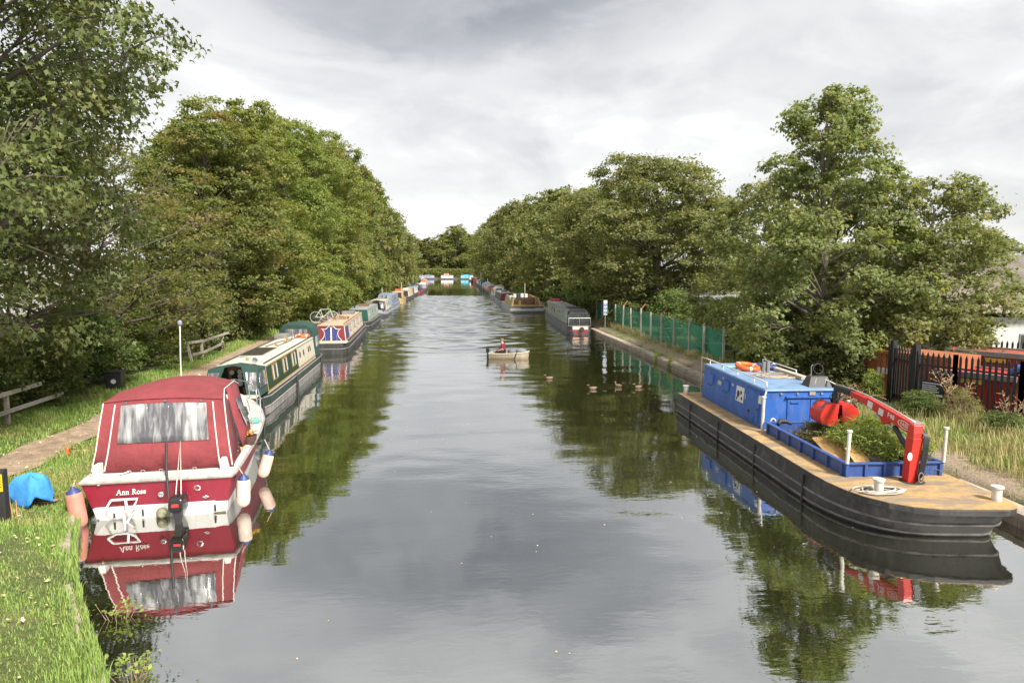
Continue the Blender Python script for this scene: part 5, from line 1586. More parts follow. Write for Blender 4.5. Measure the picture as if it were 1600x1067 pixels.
ob = MB().loft([[(-1.45 + x * s, y * s, z) for x, y in ((-.1, -.1), (.12, -.1), (.12, .1), (-.1, .1))] for z, s in ((.38, .8), (.48, 1.05), (.58, .95), (.64, .6))]).build('outboard_motor', M('outboard_black', (.016, .016, .018)), dg, bev=.02)
MB().box(-1.5, -1.38, -.05, .05, -.3, .52).build('drive_leg', RUBBER, ob); MB().tube([(-1.35, 0, .50), (-.74, .05, .60)], .018, 6).build('tiller', RUBBER, ob)
dg.scale = (.84, .84, .9)
bpy.context.view_layer.update()
def on_dinghy(x, y, z):
    return dg.matrix_basis @ Vector((x, y, z))
def sack(label, c, s, col, seed):
    r = random.Random(seed)
    rings = []
    for k in range(7):
        a_ = math.pi * k / 6
        rings.append([(c[0] + s[0] * math.sin(a_) * math.cos(t_) * r.uniform(.85, 1.1), c[1] + s[1] * math.sin(a_) * math.sin(t_) * r.uniform(.85, 1.1), c[2] - s[2] * math.cos(a_)) for t_ in [2 * math.pi * j / 10 for j in range(10)]])
    q = MB().loft(rings)
    q.xf(Matrix.Translation(-Vector(c)))
    o = q.build('cargo_bag', canvas('bag_%d' % seed, col), None, smooth='auto')
    o.location = on_dinghy(*c); o.rotation_euler = dg.rotation_euler
    tag(o, label, 'bag', 'bags in the dinghy')
sack('round grey bag right behind the person in the dinghy', (.22, -.08, .42), (.27, .26, .2), (.13, .13, .14), 3)
sack('long grey bag in the bow of the dinghy', (.84, 0, .46), (.36, .2, .18), (.16, .17, .19), 4)

def skin_body(name, pts, edges, radii, mat, parent, root=0, sub=2):
    me = bpy.data.meshes.new(name)
    me.from_pydata(pts, edges, [])
    o = bpy.data.objects.new(name, me); COL.objects.link(o); o.parent = parent
    sk_ = o.modifiers.new('skin', 'SKIN')
    sv = me.skin_vertices[0].data if me.skin_vertices else None
    if sv is None:
        me.attributes  # skin layer is created by the modifier below
    if not me.skin_vertices:
        import bmesh
        bm = bmesh.new(); bm.from_mesh(me); bm.verts.layers.skin.verify(); bm.to_mesh(me); bm.free()
    sv = me.skin_vertices[0].data
    for i, r in enumerate(radii):
        r = r if isinstance(r, tuple) else (r, r)
        sv[i].radius = r
    sv[root].use_root = True
    su = o.modifiers.new('subsurf', 'SUBSURF'); su.levels = sub; su.render_levels = sub
    sk_.use_smooth_shade = True
    me.materials.append(mat)
    return o
per = thing('person', 'person in a dark red top seated at the dinghy stern, holding the tiller', 'person', on_dinghy(-.36, 0, .33), dg.rotation_euler.z)
SKIN = M('skin', (.46, .25, .18), .55, var=.06)
# seated, facing the stern-left; local -x is astern
hip = (0, 0, .10); chest = (-.03, 0, .40); neck = (-.06, 0, .56); head = (-.10, 0, .70); crown_ = (-.09, 0, .80)
pts = [hip, (-.01, 0, .25), chest, (-.05, 0, .53), (-.07, 0, .60), head, crown_,
       (-.02, -.17, .48), (-.04, -.23, .24), (-.28, -.20, .14), (-.35, -.18, .13),
       (-.02, .17, .48), (-.05, .24, .26), (-.26, .18, .22), (-.34, .15, .25),
       (-.02, -.10, .08), (-.36, -.16, .14), (-.42, -.17, -.20), (-.52, -.17, -.22),
       (-.02, .10, .08), (-.36, .16, .14), (-.42, .17, -.20), (-.52, .17, -.22)]
rad = [(.15, .13), (.14, .12), (.16, .115), (.07, .07), (.055, .055), (.088, .10), (.06, .07), .06, .048, .034, .03, .06, .048, .034, .03, .09, .065, .045, .04, .09, .065, .045, .04]
ed = [(0, 1), (1, 2), (2, 3), (3, 4), (4, 5), (5, 6), (3, 7), (7, 8), (8, 9), (9, 10), (3, 11), (11, 12), (12, 13), (13, 14), (0, 15), (15, 16), (16, 17), (17, 18), (0, 19), (19, 20), (20, 21), (21, 22)]
for base, wr_, sgn in ((10, pts[10], -1), (14, pts[14], 1)):          # fingers
    for k in range(5):
        i0 = len(pts)
        sp = (k - 1.5) * .019 if k < 4 else .035 * -sgn
        ln = (.05, .058, .055, .045, .035)[k]
        p1 = (wr_[0] - (.045 if k < 4 else .015), wr_[1] + sp, wr_[2] + .005)
        p2 = (p1[0] - ln * .6, p1[1] + sp * .1, p1[2] - ln * .5)
        pts += [p1, p2]; rad += [.010, .008]
        ed += [(base, i0), (i0, i0 + 1)]
skin_body('body', pts, ed, rad, SKIN, per)
SHIRT = M('dark_red_cloth', (.16, .012, .035), .9, var=.15, scale=8)
sp_ = [(0, 0, .06), (-.01, 0, .25), (-.03, 0, .40), (-.05, 0, .53), (-.02, -.175, .485), (-.04, -.235, .27), (-.02, .175, .485), (-.05, .245, .28)]
skin_body('shirt', sp_, [(0, 1), (1, 2), (2, 3), (3, 4), (4, 5), (3, 6), (6, 7)], [(.165, .145), (.16, .14), (.18, .135), (.085, .085), .078, .066, .078, .066], SHIRT, per)
tp_ = [(.01, 0, .07), (-.02, -.10, .08), (-.36, -.16, .14), (-.42, -.17, -.18), (-.02, .10, .08), (-.36, .16, .14), (-.42, .17, -.18)]
skin_body('trousers', tp_, [(0, 1), (1, 2), (2, 3), (0, 4), (4, 5), (5, 6)], [(.16, .13), .105, .08, .062, .105, .08, .062], M('dark_cloth', (.02, .02, .025), .9), per)
MB().lathe([(.092, .0), (.104, .04), (.095, .09), (.06, .125), (.001, .135)], 14, (-.085, 0, .705)).build('hair', M('hair', (.16, .10, .07), .8), per, smooth='auto')
MB().tube([(-.185, 0, .70), (-.215, 0, .675), (-.19, 0, .665)], [.012, .016, .008], 6).build('nose', SKIN, per)
for sd in (-1, 1):
    MB().lathe([(.001, -.011), (.011, 0), (.001, .011)], 8, (-.185, sd * .035, .712)).build('eye', RUBBER, per)
    MB().lathe([(.001, -.03), (.018, -.01), (.02, .012), (.001, .03)], 8, (-.09, sd * .10, .70)).build('ear', SKIN, per)
MB().box(-.188, -.18, -.025, .025, .638, .646).build('mouth', M('lip', (.30, .10, .09), .6), per)

# ---------------------------------------------------------------- ducks
def duck(label, px, py, rz, col=(.13, .09, .06)):
    p = P(px, py, .0)
    t = thing('duck', label, 'duck', (p.x, p.y, 0), rz, 'ducks on the water')
    t.scale = (.8, .8, .8)
    body = M('duck_brown', col, .8, var=.5, scale=25)
    rings = []
    for x, w_, z0, z1 in ((-.24, .015, .11, .13), (-.19, .06, .03, .13), (-.08, .105, -.04, .145), (.06, .11, -.05, .14), (.15, .07, -.02, .12), (.17, .045, .06, .16), (.175, .038, .13, .21), (.19, .045, .17, .27), (.235, .042, .185, .265), (.255, .02, .20, .24)):
        zc_, hz_ = (z0 + z1) / 2, (z1 - z0) / 2
        rings.append([(x, w_ * math.cos(a_), zc_ + hz_ * math.sin(a_)) for a_ in [2 * math.pi * k / 10 for k in range(10)]])
    MB().loft(rings).build('body', body, t, smooth=True)
    MB().loft([[(.25, -.018, .21), (.25, .018, .21), (.25, .016, .235), (.25, -.016, .235)], [(.31, -.016, .205), (.31, .016, .205), (.31, .012, .215), (.31, -.012, .215)]]).build('bill', M('bill_orange', (.38, .20, .05), .5), t)
    for sd in (-1, 1):
        MB().loft([[(-.2, sd * .045, .10), (-.2, sd * .05, .12), (-.2, sd * .03, .125)], [(-.05, sd * .10, .05), (-.05, sd * .112, .10), (-.05, sd * .08, .135)], [(.08, sd * .10, .05), (.08, sd * .112, .09), (.08, sd * .09, .12)]]).build('wing', M('duck_wing', (.20, .145, .10), .8, var=.4, scale=25), t)
duck('duck swimming alone nearest the dinghy', 858, 592, math.pi * .98)
duck('duck leading the three by the right bank, nearest mid canal', 926, 608, math.pi)
duck('small middle duck of the three by the right bank', 966, 604, math.pi * .7)
duck('duck nearest the right bank, last of the three', 997, 606, math.pi * 1.05)

# ================================================================ the blue work barge with its crane
BLUE = M('barge_blue', (.028, .112, .40), .45, var=.18, scale=2.5, grime=.45, gcol=(.15, .17, .22))
BLUE_R = M('barge_roof_blue', (.15, .25, .40), .6, var=.2, scale=3, grime=.5, gcol=(.20, .24, .28))
BLUE_C = M('coaming_blue', (.030, .075, .26), .5, var=.16, scale=3, grime=.45, gcol=(.13, .14, .18))
HB = M('barge_black', (.028, .027, .026), .55, var=.4, scale=1.6, grime=.7, gcol=(.095, .088, .08), bump=.01, bscale=6)
def deck_mat():
    m = bpy.data.materials.new('ochre_deck'); m.use_nodes = True
    g = NT(m.node_tree); b_ = m.node_tree.nodes['Principled BSDF']
    oc = g.n('ShaderNodeTexCoord').outputs['Object']
    f = g.noise(oc, 9, 5, .6); s_ = g.noise(g.mapping(oc, (.8, 2.6, 1)), 1.3, 4, .6, .6)
    c = g.mix(g.rng(f, .3, .7, 0, 1), (.31, .195, .080), (.44, .29, .125))
    c = g.mix(g.rng(s_, .44, .60, 0, .8), c, (.17, .145, .12))
    c = g.mix(g.rng(g.noise(oc, 2.3, 6, .7), .55, .72, 0, .6), c, (.10, .085, .07))
    g.put(b_.inputs['Base Color'], c); b_.inputs['Roughness'].default_value = .8
    bn = g.n('ShaderNodeBump'); bn.inputs['Distance'].default_value = .006
    g.put(bn.inputs['Height'], f); g.put(b_.inputs['Normal'], bn.outputs[0])
    return m
BX, BY = 8.98, 11.2
bg_ = thing('work_barge', 'long black hulled work barge with ochre deck, blue cabin and red crane', 'barge', (BX, BY, 0), -.030)
def bw(x, y, z):
    return Matrix.Translation((BX, BY, 0)) @ Matrix.Rotation(-.030, 4, 'Z') @ Vector((x, y, z))
plan = [(-1.5, 11.9), (-1.5, 8), (-1.5, 4), (-1.5, 2.3), (-1.47, 1.7), (-1.38, 1.2), (-1.22, .78), (-.98, .44), (-.66, .2), (-.28, .06), (.2, -.0), (.7, -.03), (1.0, -.05), (1.17, .0), (1.29, .12), (1.34, .32), (1.34, .7), (1.34, 2.3), (1.34, 4), (1.34, 8), (1.34, 11.9)]
def level(ins, bow, z, rise=0.0):
    r = []
    for x, y in plan:
        k = max(0, 1 - max(0, y) / 2.4)
        xx_ = x - math.copysign(ins, x - .02) - (x - .02) * bow * .30 * k
        r.append((xx_, y + bow * k, z + rise * k) if y < 11.8 else (xx_, y - ins, z))
    return r
hull_b = MB().loft([level(.10, .62, -.45), level(.03, .46, -.02), level(.0, .34, .20), level(.0, .24, .36), level(.03, .16, .52), level(.03, .05, .575)]).build('hull', HB, bg_, smooth='auto')
MB().loft([level(-.03, -.02, .565), level(-.03, -.02, .685)]).build('deck_edge', HB, bg_, bev=.02)
MB().loft([level(-.005, -.0, .686), level(-.005, 0, .70)]).build('deck', deck_mat(), bg_)
for z, bow, nm in ((.07, .42, 'rubbing_strake'), (.30, .27, 'rubbing_strake')):
    MB().tube([Vector(p) for p in level(-.012, bow, z)], .032, 6).build(nm, M('worn_steel', (.15, .14, .13), .55, var=.5, scale=3, metal=.3, grime=.6, gcol=(.06, .05, .045)), hull_b, smooth=True)
for y in (2.6, 5.2, 7.8, 10.4):
    MB().box(-1.53, -1.49, y, y + .05, .0, .56).build('hull_rib', HB, hull_b)
# cabin
cx0, cx1, cy0, cy1, cz0, cz1 = -.90, 1.20, 6.25, 11.1, .701, 1.76
cab = MB().hexa([(cx0, cy0, cz0), (cx1, cy0, cz0), (cx1, cy1, cz0), (cx0, cy1, cz0)], [(cx0 + .09, cy0 + .02, cz1), (cx1 - .06, cy0 + .02, cz1), (cx1 - .06, cy1, cz1 + .04), (cx0 + .09, cy1, cz1 + .04)]).build('cabin', BLUE, bg_, bev=.015)
MB().hexa([(cx0 + .06, cy0 - .03, cz1 - .02), (cx1 - .03, cy0 - .03, cz1 - .02), (cx1 - .03, cy1 + .03, cz1 + .02), (cx0 + .06, cy1 + .03, cz1 + .02)],
          [(cx0 + .08, cy0 - .01, cz1 + .03), (cx1 - .05, cy0 - .01, cz1 + .03), (cx1 - .05, cy1 + .02, cz1 + .07), (cx0 + .08, cy1 + .02, cz1 + .07)]).build('roof', BLUE_R, bg_, bev=.012)
def cs(y, z, o):     # point on the canal side wall
    return Vector((cx0 + .09 * (z - cz0) / (cz1 - cz0) - o, y, z))
def side_box(y0, y1, z0, z1, o, mat, name, parent=None, bev=0.0):
    return MB().hexa([cs(y0, z0, o), cs(y1, z0, o), cs(y1, z0, -.01), cs(y0, z0, -.01)], [cs(y0, z1, o), cs(y1, z1, o), cs(y1, z1, -.01), cs(y0, z1, -.01)]).build(name, mat, parent or cab, bev=bev)
for y0, y1 in ((10.1, 10.55), (8.75, 9.2)):
    s_ = side_box(y0, y1, 1.28, 1.58, .05, BLUE, 'window_shutter', bev=.01)
    for yy in (y0 + .08, y1 - .12):
        MB().tube([cs(yy, 1.26, .05), cs(yy + .04, 1.22, .06)], .012, 5).build('latch', RUBBER, s_)
dr = side_box(6.5, 7.45, .82, 1.62, .025, BLUE, 'side_door', bev=.006)
side_box(6.45, 7.5, 1.63, 1.655, .05, BLUE, 'drip_rail'); side_box(6.75, 7.05, .80, .96, .04, BLUE, 'vent_cowl')
side_box(6.55, 6.60, 1.15, 1.19, .045, RUBBER, 'door_handle', dr); side_box(7.1, 7.2, 1.0, 1.06, .04, RUBBER, 'hinge', dr)
side_box(6.40, 6.56, 1.36, 1.58, .033, WHITE, 'notice', dr)
side_box(7.62, 8.20, 1.14, 1.58, .008, WHITE, 'sticker')
q = MB()
for (y_, z_, r_) in ((8.02, 1.36, .10), (7.82, 1.42, .06), (8.10, 1.22, .05), (7.75, 1.26, .05)):
    ra = [cs(y_ + r_ * math.cos(a_), z_ + r_ * math.sin(a_), .009) for a_ in [2 * math.pi * k / 12 for k in range(12)]]
    q.loft([ra, [v - Vector((.004, 0, 0)) for v in ra]])
q.build('sticker_print', M('navy_print', (.03, .035, .07), .5), cab, kind='stuff')
side_box(9.45, 9.75, 1.36, 1.48, .008, CREAM, 'notice'); side_box(7.42, 7.54, 1.30, 1.44, .008, CREAM, 'notice'); side_box(8.45, 8.58, 1.5, 1.58, .008, CREAM, 'notice'); side_box(9.28, 9.38, 1.58, 1.64, .008, CREAM, 'notice')
# front face
def front_box(x0, x1, z0, z1, o, mat, name, bev=0.0):
    return MB().box(x0, x1, cy0 - o, cy0 + .03, z0, z1).build(name, mat, cab, bev=bev)
front_box(-.25, 1.10, 1.56, 1.60, .06, BLUE, 'drip_rail')
front_box(-.2, .42, .78, 1.52, .018, BLUE, 'front_door', .006); front_box(.44, 1.06, .78, 1.52, .018, BLUE, 'front_door', .006)
front_box(-.12, .12, 1.42, 1.46, .05, BLUE, 'hinge'); front_box(.40, .56, 1.63, 1.72, .02, M('lamp_dirty', (.35, .30, .18), .4), 'work_lamp')
for x in (-.4, .72, .05):
    front_box(x, x + .05, 1.64, 1.69, .02, STEEL, 'bolt')
q = MB(); ra = [(-.58 + .07 * math.cos(a_), cy0 - .012, .90 + .09 * math.sin(a_)) for a_ in [2 * math.pi * k / 14 for k in range(15)]]
q.tube(ra, .022, 6).build('fairlead', WHITE, cab)
MB().tube([(cx0 + .04, cy0 - .05, 1.10), (cx0 + .0, cy0 - .09, 1.14), (cx0 + .04, cy0 - .09, 1.66), (cx0 + .08, cy0 - .05, 1.72), (cx0 + .11, cy0, 1.72)], .022, 8).build('grab_handle', WHITE, cab, smooth=True)
# roof rails
q = MB()
xr_ = cx0 + .16; zr_ = cz1 + .20
q.tube([(xr_, cy0 + .1, cz1 + .04), (xr_, cy0 + .1, zr_), (xr_, cy0 + .8, zr_ + .01), (xr_, cy1 - .1, zr_ + .03), (xr_ - .02, cy1 + .45, zr_ + .03), (xr_ - .02, cy1 + .48, .72)], .020, 8)
for y in (7.2, 8.4, 9.6, 10.8):
    q.tube([(xr_, y, cz1), (xr_, y, zr_ + .02)], .016, 6)
q.build('roof_rail', WHITE, bg_, smooth=True)
q = MB()
xr2 = cx1 - .14
q.tube([(xr2 + .06, cy0 - .05, .72), (xr2 + .06, cy0 - .05, zr_ - .05), (xr2, cy0 + .2, zr_), (xr2, cy0 + 1.3, zr_), (xr2, cy0 + 1.32, cz1)], .020, 8)
q.tube([(xr2, 8.4, cz1), (xr2, 8.4, zr_ + .02), (xr2, cy1 - .3, zr_ + .04), (xr2, cy1 - .28, cz1)], .018, 8)
q.build('roof_rail', WHITE, bg_, smooth=True)
MB().box(xr2 - .24, xr2 - .04, 7.6, 10.2, cz1 + .05, cz1 + .16).build('roof_walkway', M('pale_plank', (.40, .36, .29), .85, var=.2, grime=.4), bg_, bev=.01)
# steering position behind a perspex screen
q = MB().hexa([(.50, 6.50, cz1 + .03), (1.16, 6.50, cz1 + .03), (1.16, 6.95, cz1 + .03), (.50, 6.95, cz1 + .03)], [(.64, 6.68, cz1 + .30), (1.12, 6.68, cz1 + .30), (1.12, 6.92, cz1 + .30), (.64, 6.92, cz1 + .30)])
con = q.build('steering_screen', glass_mat('smoky_perspex', (.035, .033, .033), .6, .4), bg_, bev=.01)
MB().tube([(.76, 6.9, cz1 + .3), (.76, 6.92, cz1 + .55), (.81, 6.92, cz1 + .6)], .014, 6).build('control_lever', GREYH, con)
ring_mesh(.14, .014).xf(Matrix.Translation((1.03, 7.05, cz1 + .46)) @ Matrix.Rotation(1.3, 4, 'X')).build('steering_wheel', RUBBER, con)
for k in range(2):
    MB().tube([(.70 + .28 * k, 6.55, cz1 + .08), (.77 + .28 * k, 6.64, cz1 + .26)], .012, 5).build('wiper', STEEL, con)
# posts, bollards
PST = M('chipped_white_post', (.58, .56, .50), .75, var=.2, scale=9, grime=.6, gcol=(.22, .17, .12))
for x, y, z0, z1, r in ((-1.0, 5.95, .70, 1.62, .040), (-.92, 1.95, .995, 1.66, .038), (1.15, 1.95, .995, 1.70, .038), (1.28, 5.9, .70, 1.50, .03)):
    MB().tube([(x, y, z0), (x + .02, y, z1)], r, 10).build('mooring_post', PST, bg_)
    MB().lathe([(.0, 0), (r * 1.5, .0), (r * 1.5, .04), (.01, .05)], 10, (x + .02, y, z1)).build('post_cap', PST, bg_)
for x, y, h_ in ((-.86, .92, .26), (1.12, .42, .24), (-1.28, 11.6, .26)):
    bo = MB().lathe([(.085, 0), (.085, h_), (.11, h_), (.11, h_ + .035), (.02, h_ + .04)], 16, (x, y, .70)).build('bollard', PST, bg_, smooth='auto')
for k in range(2):
    MB().tube([(.25 + .14 * k, 8.9, cz1 + .05), (.27 + .14 * k, 8.9, cz1 + .42)], .06, 8).build('roof_post', GREYH, bg_)
# hold: coaming made of separate plates and ribs
hx0, hx1, hy0, hy1, hz0, hz1 = -.92, 1.14, 2.0, 5.85, .701, 1.0
co = MB().box(hx0 + .06, hx1 - .06, hy0 + .06, hy1 - .06, .702, .72).build('hold_floor', M('hold_dark', (.05, .045, .04), .9, var=.3), bg_)
for nm, a4 in (('coaming_plate', (hx0, hx1, hy0, hy0 + .04)), ('coaming_plate', (hx0, hx1, hy1 - .04, hy1)), ('coaming_plate', (hx0, hx0 + .04, hy0 + .041, hy1 - .041)), ('coaming_plate', (hx1 - .04, hx1, hy0 + .041, hy1 - .041))):
    MB().box(*a4, hz0, hz1 - .035).build(nm, BLUE_C, bg_)
MB().box(hx0 - .05, hx1 + .05, hy0 - .05, hy0 + .05, hz1 - .034, hz1).build('coaming_cap', BLUE_C, bg_, bev=.006); MB().box(hx0 - .05, hx1 + .05, hy1 - .05, hy1 + .05, hz1 - .034, hz1).build('coaming_cap', BLUE_C, bg_, bev=.006)
for x in (hx0, hx1):
    MB().box(x - .05, x + .05, hy0 + .051, hy1 - .051, hz1 - .034, hz1).build('coaming_cap', BLUE_C, bg_, bev=.006)
for k in range(7):
    y = lerp(hy0 + .1, hy1 - .1, k / 6)
    MB().box(hx0 - .045, hx0 - .001, y - .03, y + .03, hz0, hz1 - .035).build('coaming_rib', BLUE_C, bg_); MB().box(hx1 + .001, hx1 + .045, y - .03, y + .03, hz0, hz1 - .035).build('coaming_rib', BLUE_C, bg_)
for k in range(6):
    x = lerp(hx0 + .02, hx1 - .02, k / 5)
    MB().box(x - .03, x + .03, hy0 - .045, hy0 - .001, hz0, hz1 - .035).build('coaming_rib', BLUE_C, bg_)
# crane: part of the barge
CRR = M('crane_red', (.52, .030, .022), .38, var=.1, scale=4, grime=.3, gcol=(.25, .04, .03))
CRK = M('crane_black', (.022, .022, .024), .4, var=.3)
colx, coly = .22, 1.62
MB().lathe([(.24, 0), (.24, .012), (.19, .014), (.19, .002)], 20, (colx + .05, coly, .701)).build('slew_ring', M('slew_dark', (.05, .035, .02), .8), bg_)
crane = MB().loft([[(colx + dx_ + x * s_, coly + y * s_, z) for x, y in ((-.11, -.11), (.09, -.11), (.09, .11), (-.11, .11))] for z, s_, dx_ in ((.702, .95, 0), (1.1, 1.0, .02), (1.45, 1.05, .05), (1.62, 1.1, .07))]).build('crane_column', CRR, bg_, bev=.015)
MB().lathe([(.085, 0), (.085, .008)], 16).xf(Matrix.Translation((colx - .10, coly - .11, 1.25)) @ Matrix.Rotation(math.pi / 2, 4, 'X') @ Matrix.Scale(.6, 4, (1, 0, 0))).build('round_decal', WHITE, crane)
E0 = Vector((colx + .09, coly + .0, 1.76)); E1 = Vector((colx - .02, coly + 1.55, 2.06)); E2 = Vector((colx - .06, coly + 2.15, 2.13)); E3 = Vector((colx - .09, coly + 2.85, 2.14))
def beam(p0, p1, w0, h0, w1, h1):
    d = (p1 - p0).normalized(); s_ = d.cross(Vector((0, 0, 1))).normalized(); u = s_.cross(d)
    r = lambda p, w_, h_: [p - s_ * w_ - u * h_, p + s_ * w_ - u * h_, p + s_ * w_ + u * h_, p - s_ * w_ + u * h_]
    return MB().loft([r(p0, w0, h0), r(p1, w1, h1)])
MB().loft([[Vector((x, y, z)) for x, y in ((colx - .04, coly - .10), (colx + .17, coly - .10), (colx + .17, coly + .12), (colx - .04, coly + .12))] for z in (1.54, 1.72)] + [[Vector((x, y, 1.88)) for x, y in ((colx - .02, coly - .06), (colx + .18, coly - .06), (colx + .18, coly + .12), (colx - .02, coly + .12))]]).build('knuckle', CRR, crane, bev=.02)
boom = beam(E0, E1, .085, .125, .07, .105).build('boom', CRR, bg_, bev=.012)
beam(E1 - (E1 - E0) * .08, E2, .06, .075, .055, .06).build('boom_extension', CRR, boom, bev=.01)
beam(E2 - (E2 - E1) * .1, E3, .048, .065, .045, .06).build('inner_boom', CRK, boom, bev=.008)
MB().tube([E0 + Vector((-.02, .35, -.24)), E0.lerp(E1, .82) + Vector((0, 0, -.19))], .035, 10).build('ram_rod', STEEL, boom)
MB().tube([Vector((colx + .02, coly + .14, 1.32)), E0.lerp(E1, .42) + Vector((-.0, 0, -.20))], .055, 10).build('lift_cylinder', CRK, boom)
MB().hexa(*[[E0.lerp(E1, t_) + Vector((dx_, 0, z_)) for t_, z_ in ((.48, -.12), (.60, -.27), (.66, -.25), (.72, -.11))] for dx_ in (-.05, .05)]).build('cylinder_bracket', CRR, boom)
dvec = (E1 - E0).normalized()
sidev = dvec.cross(Vector((0, 0, 1))).normalized()      # points to +x
if sidev.x > 0:
    sidev = -sidev
upv = Vector((0, 0, 1)) - dvec * dvec.z; upv.normalize()
def boom_decal(t0, t1, h0, h1, mat, name, o=.10):
    base = lambda t, h: E0.lerp(E1, t) + sidev * (lerp(.085, .07, t) + .004) + upv * h
    MB().hexa([base(t0, h0), base(t1, h0), base(t1, h1), base(t0, h1)], [v - sidev * .006 for v in (base(t0, h0), base(t1, h0), base(t1, h1), base(t0, h1))]).build(name, mat, boom)
boom_decal(.60, .70, -.10, .045, WHITE, 'label_plate'); boom_decal(.84, .95, -.085, .06, WHITE, 'label_plate')
rot = Matrix((tuple(-dvec), tuple(upv), tuple(sidev))).transposed().to_4x4()
def boom_text(body, t, h, size, mat):
    o = bpy.data.objects.new('lettering', text_mesh(body, size))
    o.data.materials.append(mat)
    COL.objects.link(o); o.parent = boom
    p = E0.lerp(E1, t) + sidev * (lerp(.085, .07, t) + .005) + upv * h
    o.matrix_local = Matrix.Translation(p) @ rot
LW = M('letter_white', (.78, .72, .66))
boom_text('F48', .44, .01, .15, LW)
boom_text('FASSI', .16, .0, .115, LW)
q = MB()
q.tube([E0.lerp(E1, .16) + sidev * .088 - dvec * .20 * math.cos(a_) + upv * .075 * math.sin(a_) for a_ in [2 * math.pi * k / 24 for k in range(25)]], .007, 5)
q.build('logo_outline', LW, boom)
for k in range(5):
    dx_ = .10 + .022 * k
    MB().tube([E0 + Vector((.02 + .02 * k, .05, .10)), Vector((colx + dx_ + .06, coly - .15, 1.66 - .01 * k)), Vector((colx + dx_ + .03, coly - .17, 1.3)), Vector((colx + dx_ - .02, coly - .17, .95)), Vector((colx + dx_ - .05, coly - .14, .74 + .02 * k))], .016, 6).build('hydraulic_hose', CRK, crane, smooth=True)
MB().tube([Vector((colx + .10 + .05 * math.cos(a_), coly - .20, .84 + .10 * math.sin(a_))) for a_ in [2 * math.pi * k / 16 for k in range(17)]], .012, 6).build('hose_loop', GREYH, crane)
q = MB(); q.tube([E0 + Vector((.02, .1, .14)), E0.lerp(E1, .5) + Vector((.03, 0, .125)), E1 + Vector((.02, 0, .11)), E2 + Vector((.02, 0, .09)), E3 + Vector((0, 0, .08))], .018, 6)
q.build('boom_pipe', STEEL, boom, smooth=True)
MB().box(E0.x - .06, E0.x + .16, E0.y + .02, E0.y + .30, E0.z + .13, E0.z + .15).build('top_plate', STEEL, boom)
# rotator and clamshell grab
G0 = E3 + Vector((0, -.02, -.06))
q = MB()
q.lathe([(.05, 0), (.05, -.08), (.08, -.08), (.08, -.16), (.05, -.17), (.05, -.22), (.095, -.22), (.095, -.30), (.06, -.34)][::-1], 12, tuple(G0))
rot_ = q.build('rotator', CRK, bg_, smooth='auto')
for k in range(4):
    a_ = k * 1.57
    MB().tube([G0 + Vector((.03, 0, -.03)), G0 + Vector((.14 * math.cos(a_), .14 * math.sin(a_), -.15)), G0 + Vector((.08 * math.cos(a_), .08 * math.sin(a_), -.32))], .012, 5).build('grab_hose', CRK, rot_, smooth=True)
gb_ = G0 + Vector((0, 0, -.34))
MB().box(gb_.x - .14, gb_.x + .14, gb_.y - .16, gb_.y + .16, gb_.z - .10, gb_.z + .02).build('grab_head', CRR, bg_, bev=.02)
for sd in (-1, 1):
    q = MB()
    n_ = 9
    out = [Vector((sd * x_ * .84, 0, z_ * .84)) for x_, z_ in ((.04, .03), (.20, .07), (.34, .05), (.46, -.04), (.55, -.18), (.58, -.34), (.52, -.50), (.30, -.58), (.03, -.60))]
    for yy0, yy1 in ((-.27, .27),):
        ra = [gb_ + v + Vector((0, yy0, 0)) for v in out]; rb_ = [gb_ + v + Vector((0, yy1, 0)) for v in out]
        for i in range(n_ - 1):
            q.add([ra[i], ra[i + 1], rb_[i + 1], rb_[i]], [(0, 1, 2, 3)])
        for rr_ in (ra, rb_):
            c_ = gb_ + Vector((sd * .06, rr_[0].y - gb_.y, -.22))
            for i in range(n_ - 1):
                q.add([c_, rr_[i], rr_[i + 1]], [(0, 1, 2)])
    weld(q, 'grab_shell', CRR, bg_, .018)
for sd in (-1, 1):            # hinge arms and cutting lips of the grab
    for yy in (-.20, .20):
        MB().tube([gb_ + Vector((sd * .06, yy, -.02)), gb_ + Vector((sd * .30, yy, .09)), gb_ + Vector((sd * .44, yy, -.04))], .022, 6).build('grab_arm', CRK, bg_)
    for k in range(4):
        y_ = -.22 + .145 * k
        MB().hexa([gb_ + Vector((sd * x_, y_ + dy_, z_)) for x_, dy_, z_ in ((.04, -.03, -.49), (.12, -.03, -.49), (.12, .03, -.49), (.04, .03, -.49))], [gb_ + Vector((sd * x_, y_ + dy_, z_)) for x_, dy_, z_ in ((.01, -.02, -.58), (.04, -.02, -.58), (.04, .02, -.58), (.01, .02, -.58))]).build('grab_tooth', M('worn_steel', (.20, .19, .175)), bg_)
    pass
# rope on the fore deck, items on the roof, load in the hold: things of their own
def coil_rope(name, label, c, turns, r0, r1, rad, mat, seed, cat='rope', sq=.45):
    r = random.Random(seed); pts = []
    for k in range(int(turns * 16)):
        a_ = k * math.pi / 8
        R = lerp(r0, r1, (k % 37) / 37) * r.uniform(.88, 1.12)
        pts.append((R * math.cos(a_) + r.uniform(-.02, .02), R * math.sin(a_) * sq, rad + (k / (turns * 16)) * rad * 3))
    o = MB().tube(pts, rad, 5).build(name, mat, None, smooth=True)
    o.location = c
    tag(o, label, cat)
coil_rope('rope', 'pale rope coiled round the bollard on the ochre fore deck', bw(-.78, 1.0, .702), 6, .25, .55, .016, M('pale_rope', (.40, .37, .32), .9), 4)
coil_rope('rope', 'thin rope lying on the blue cabin roof round the grey posts', bw(.35, 8.3, cz1 + .05), 5, .3, .75, .012, ROPE, 5, sq=.8)
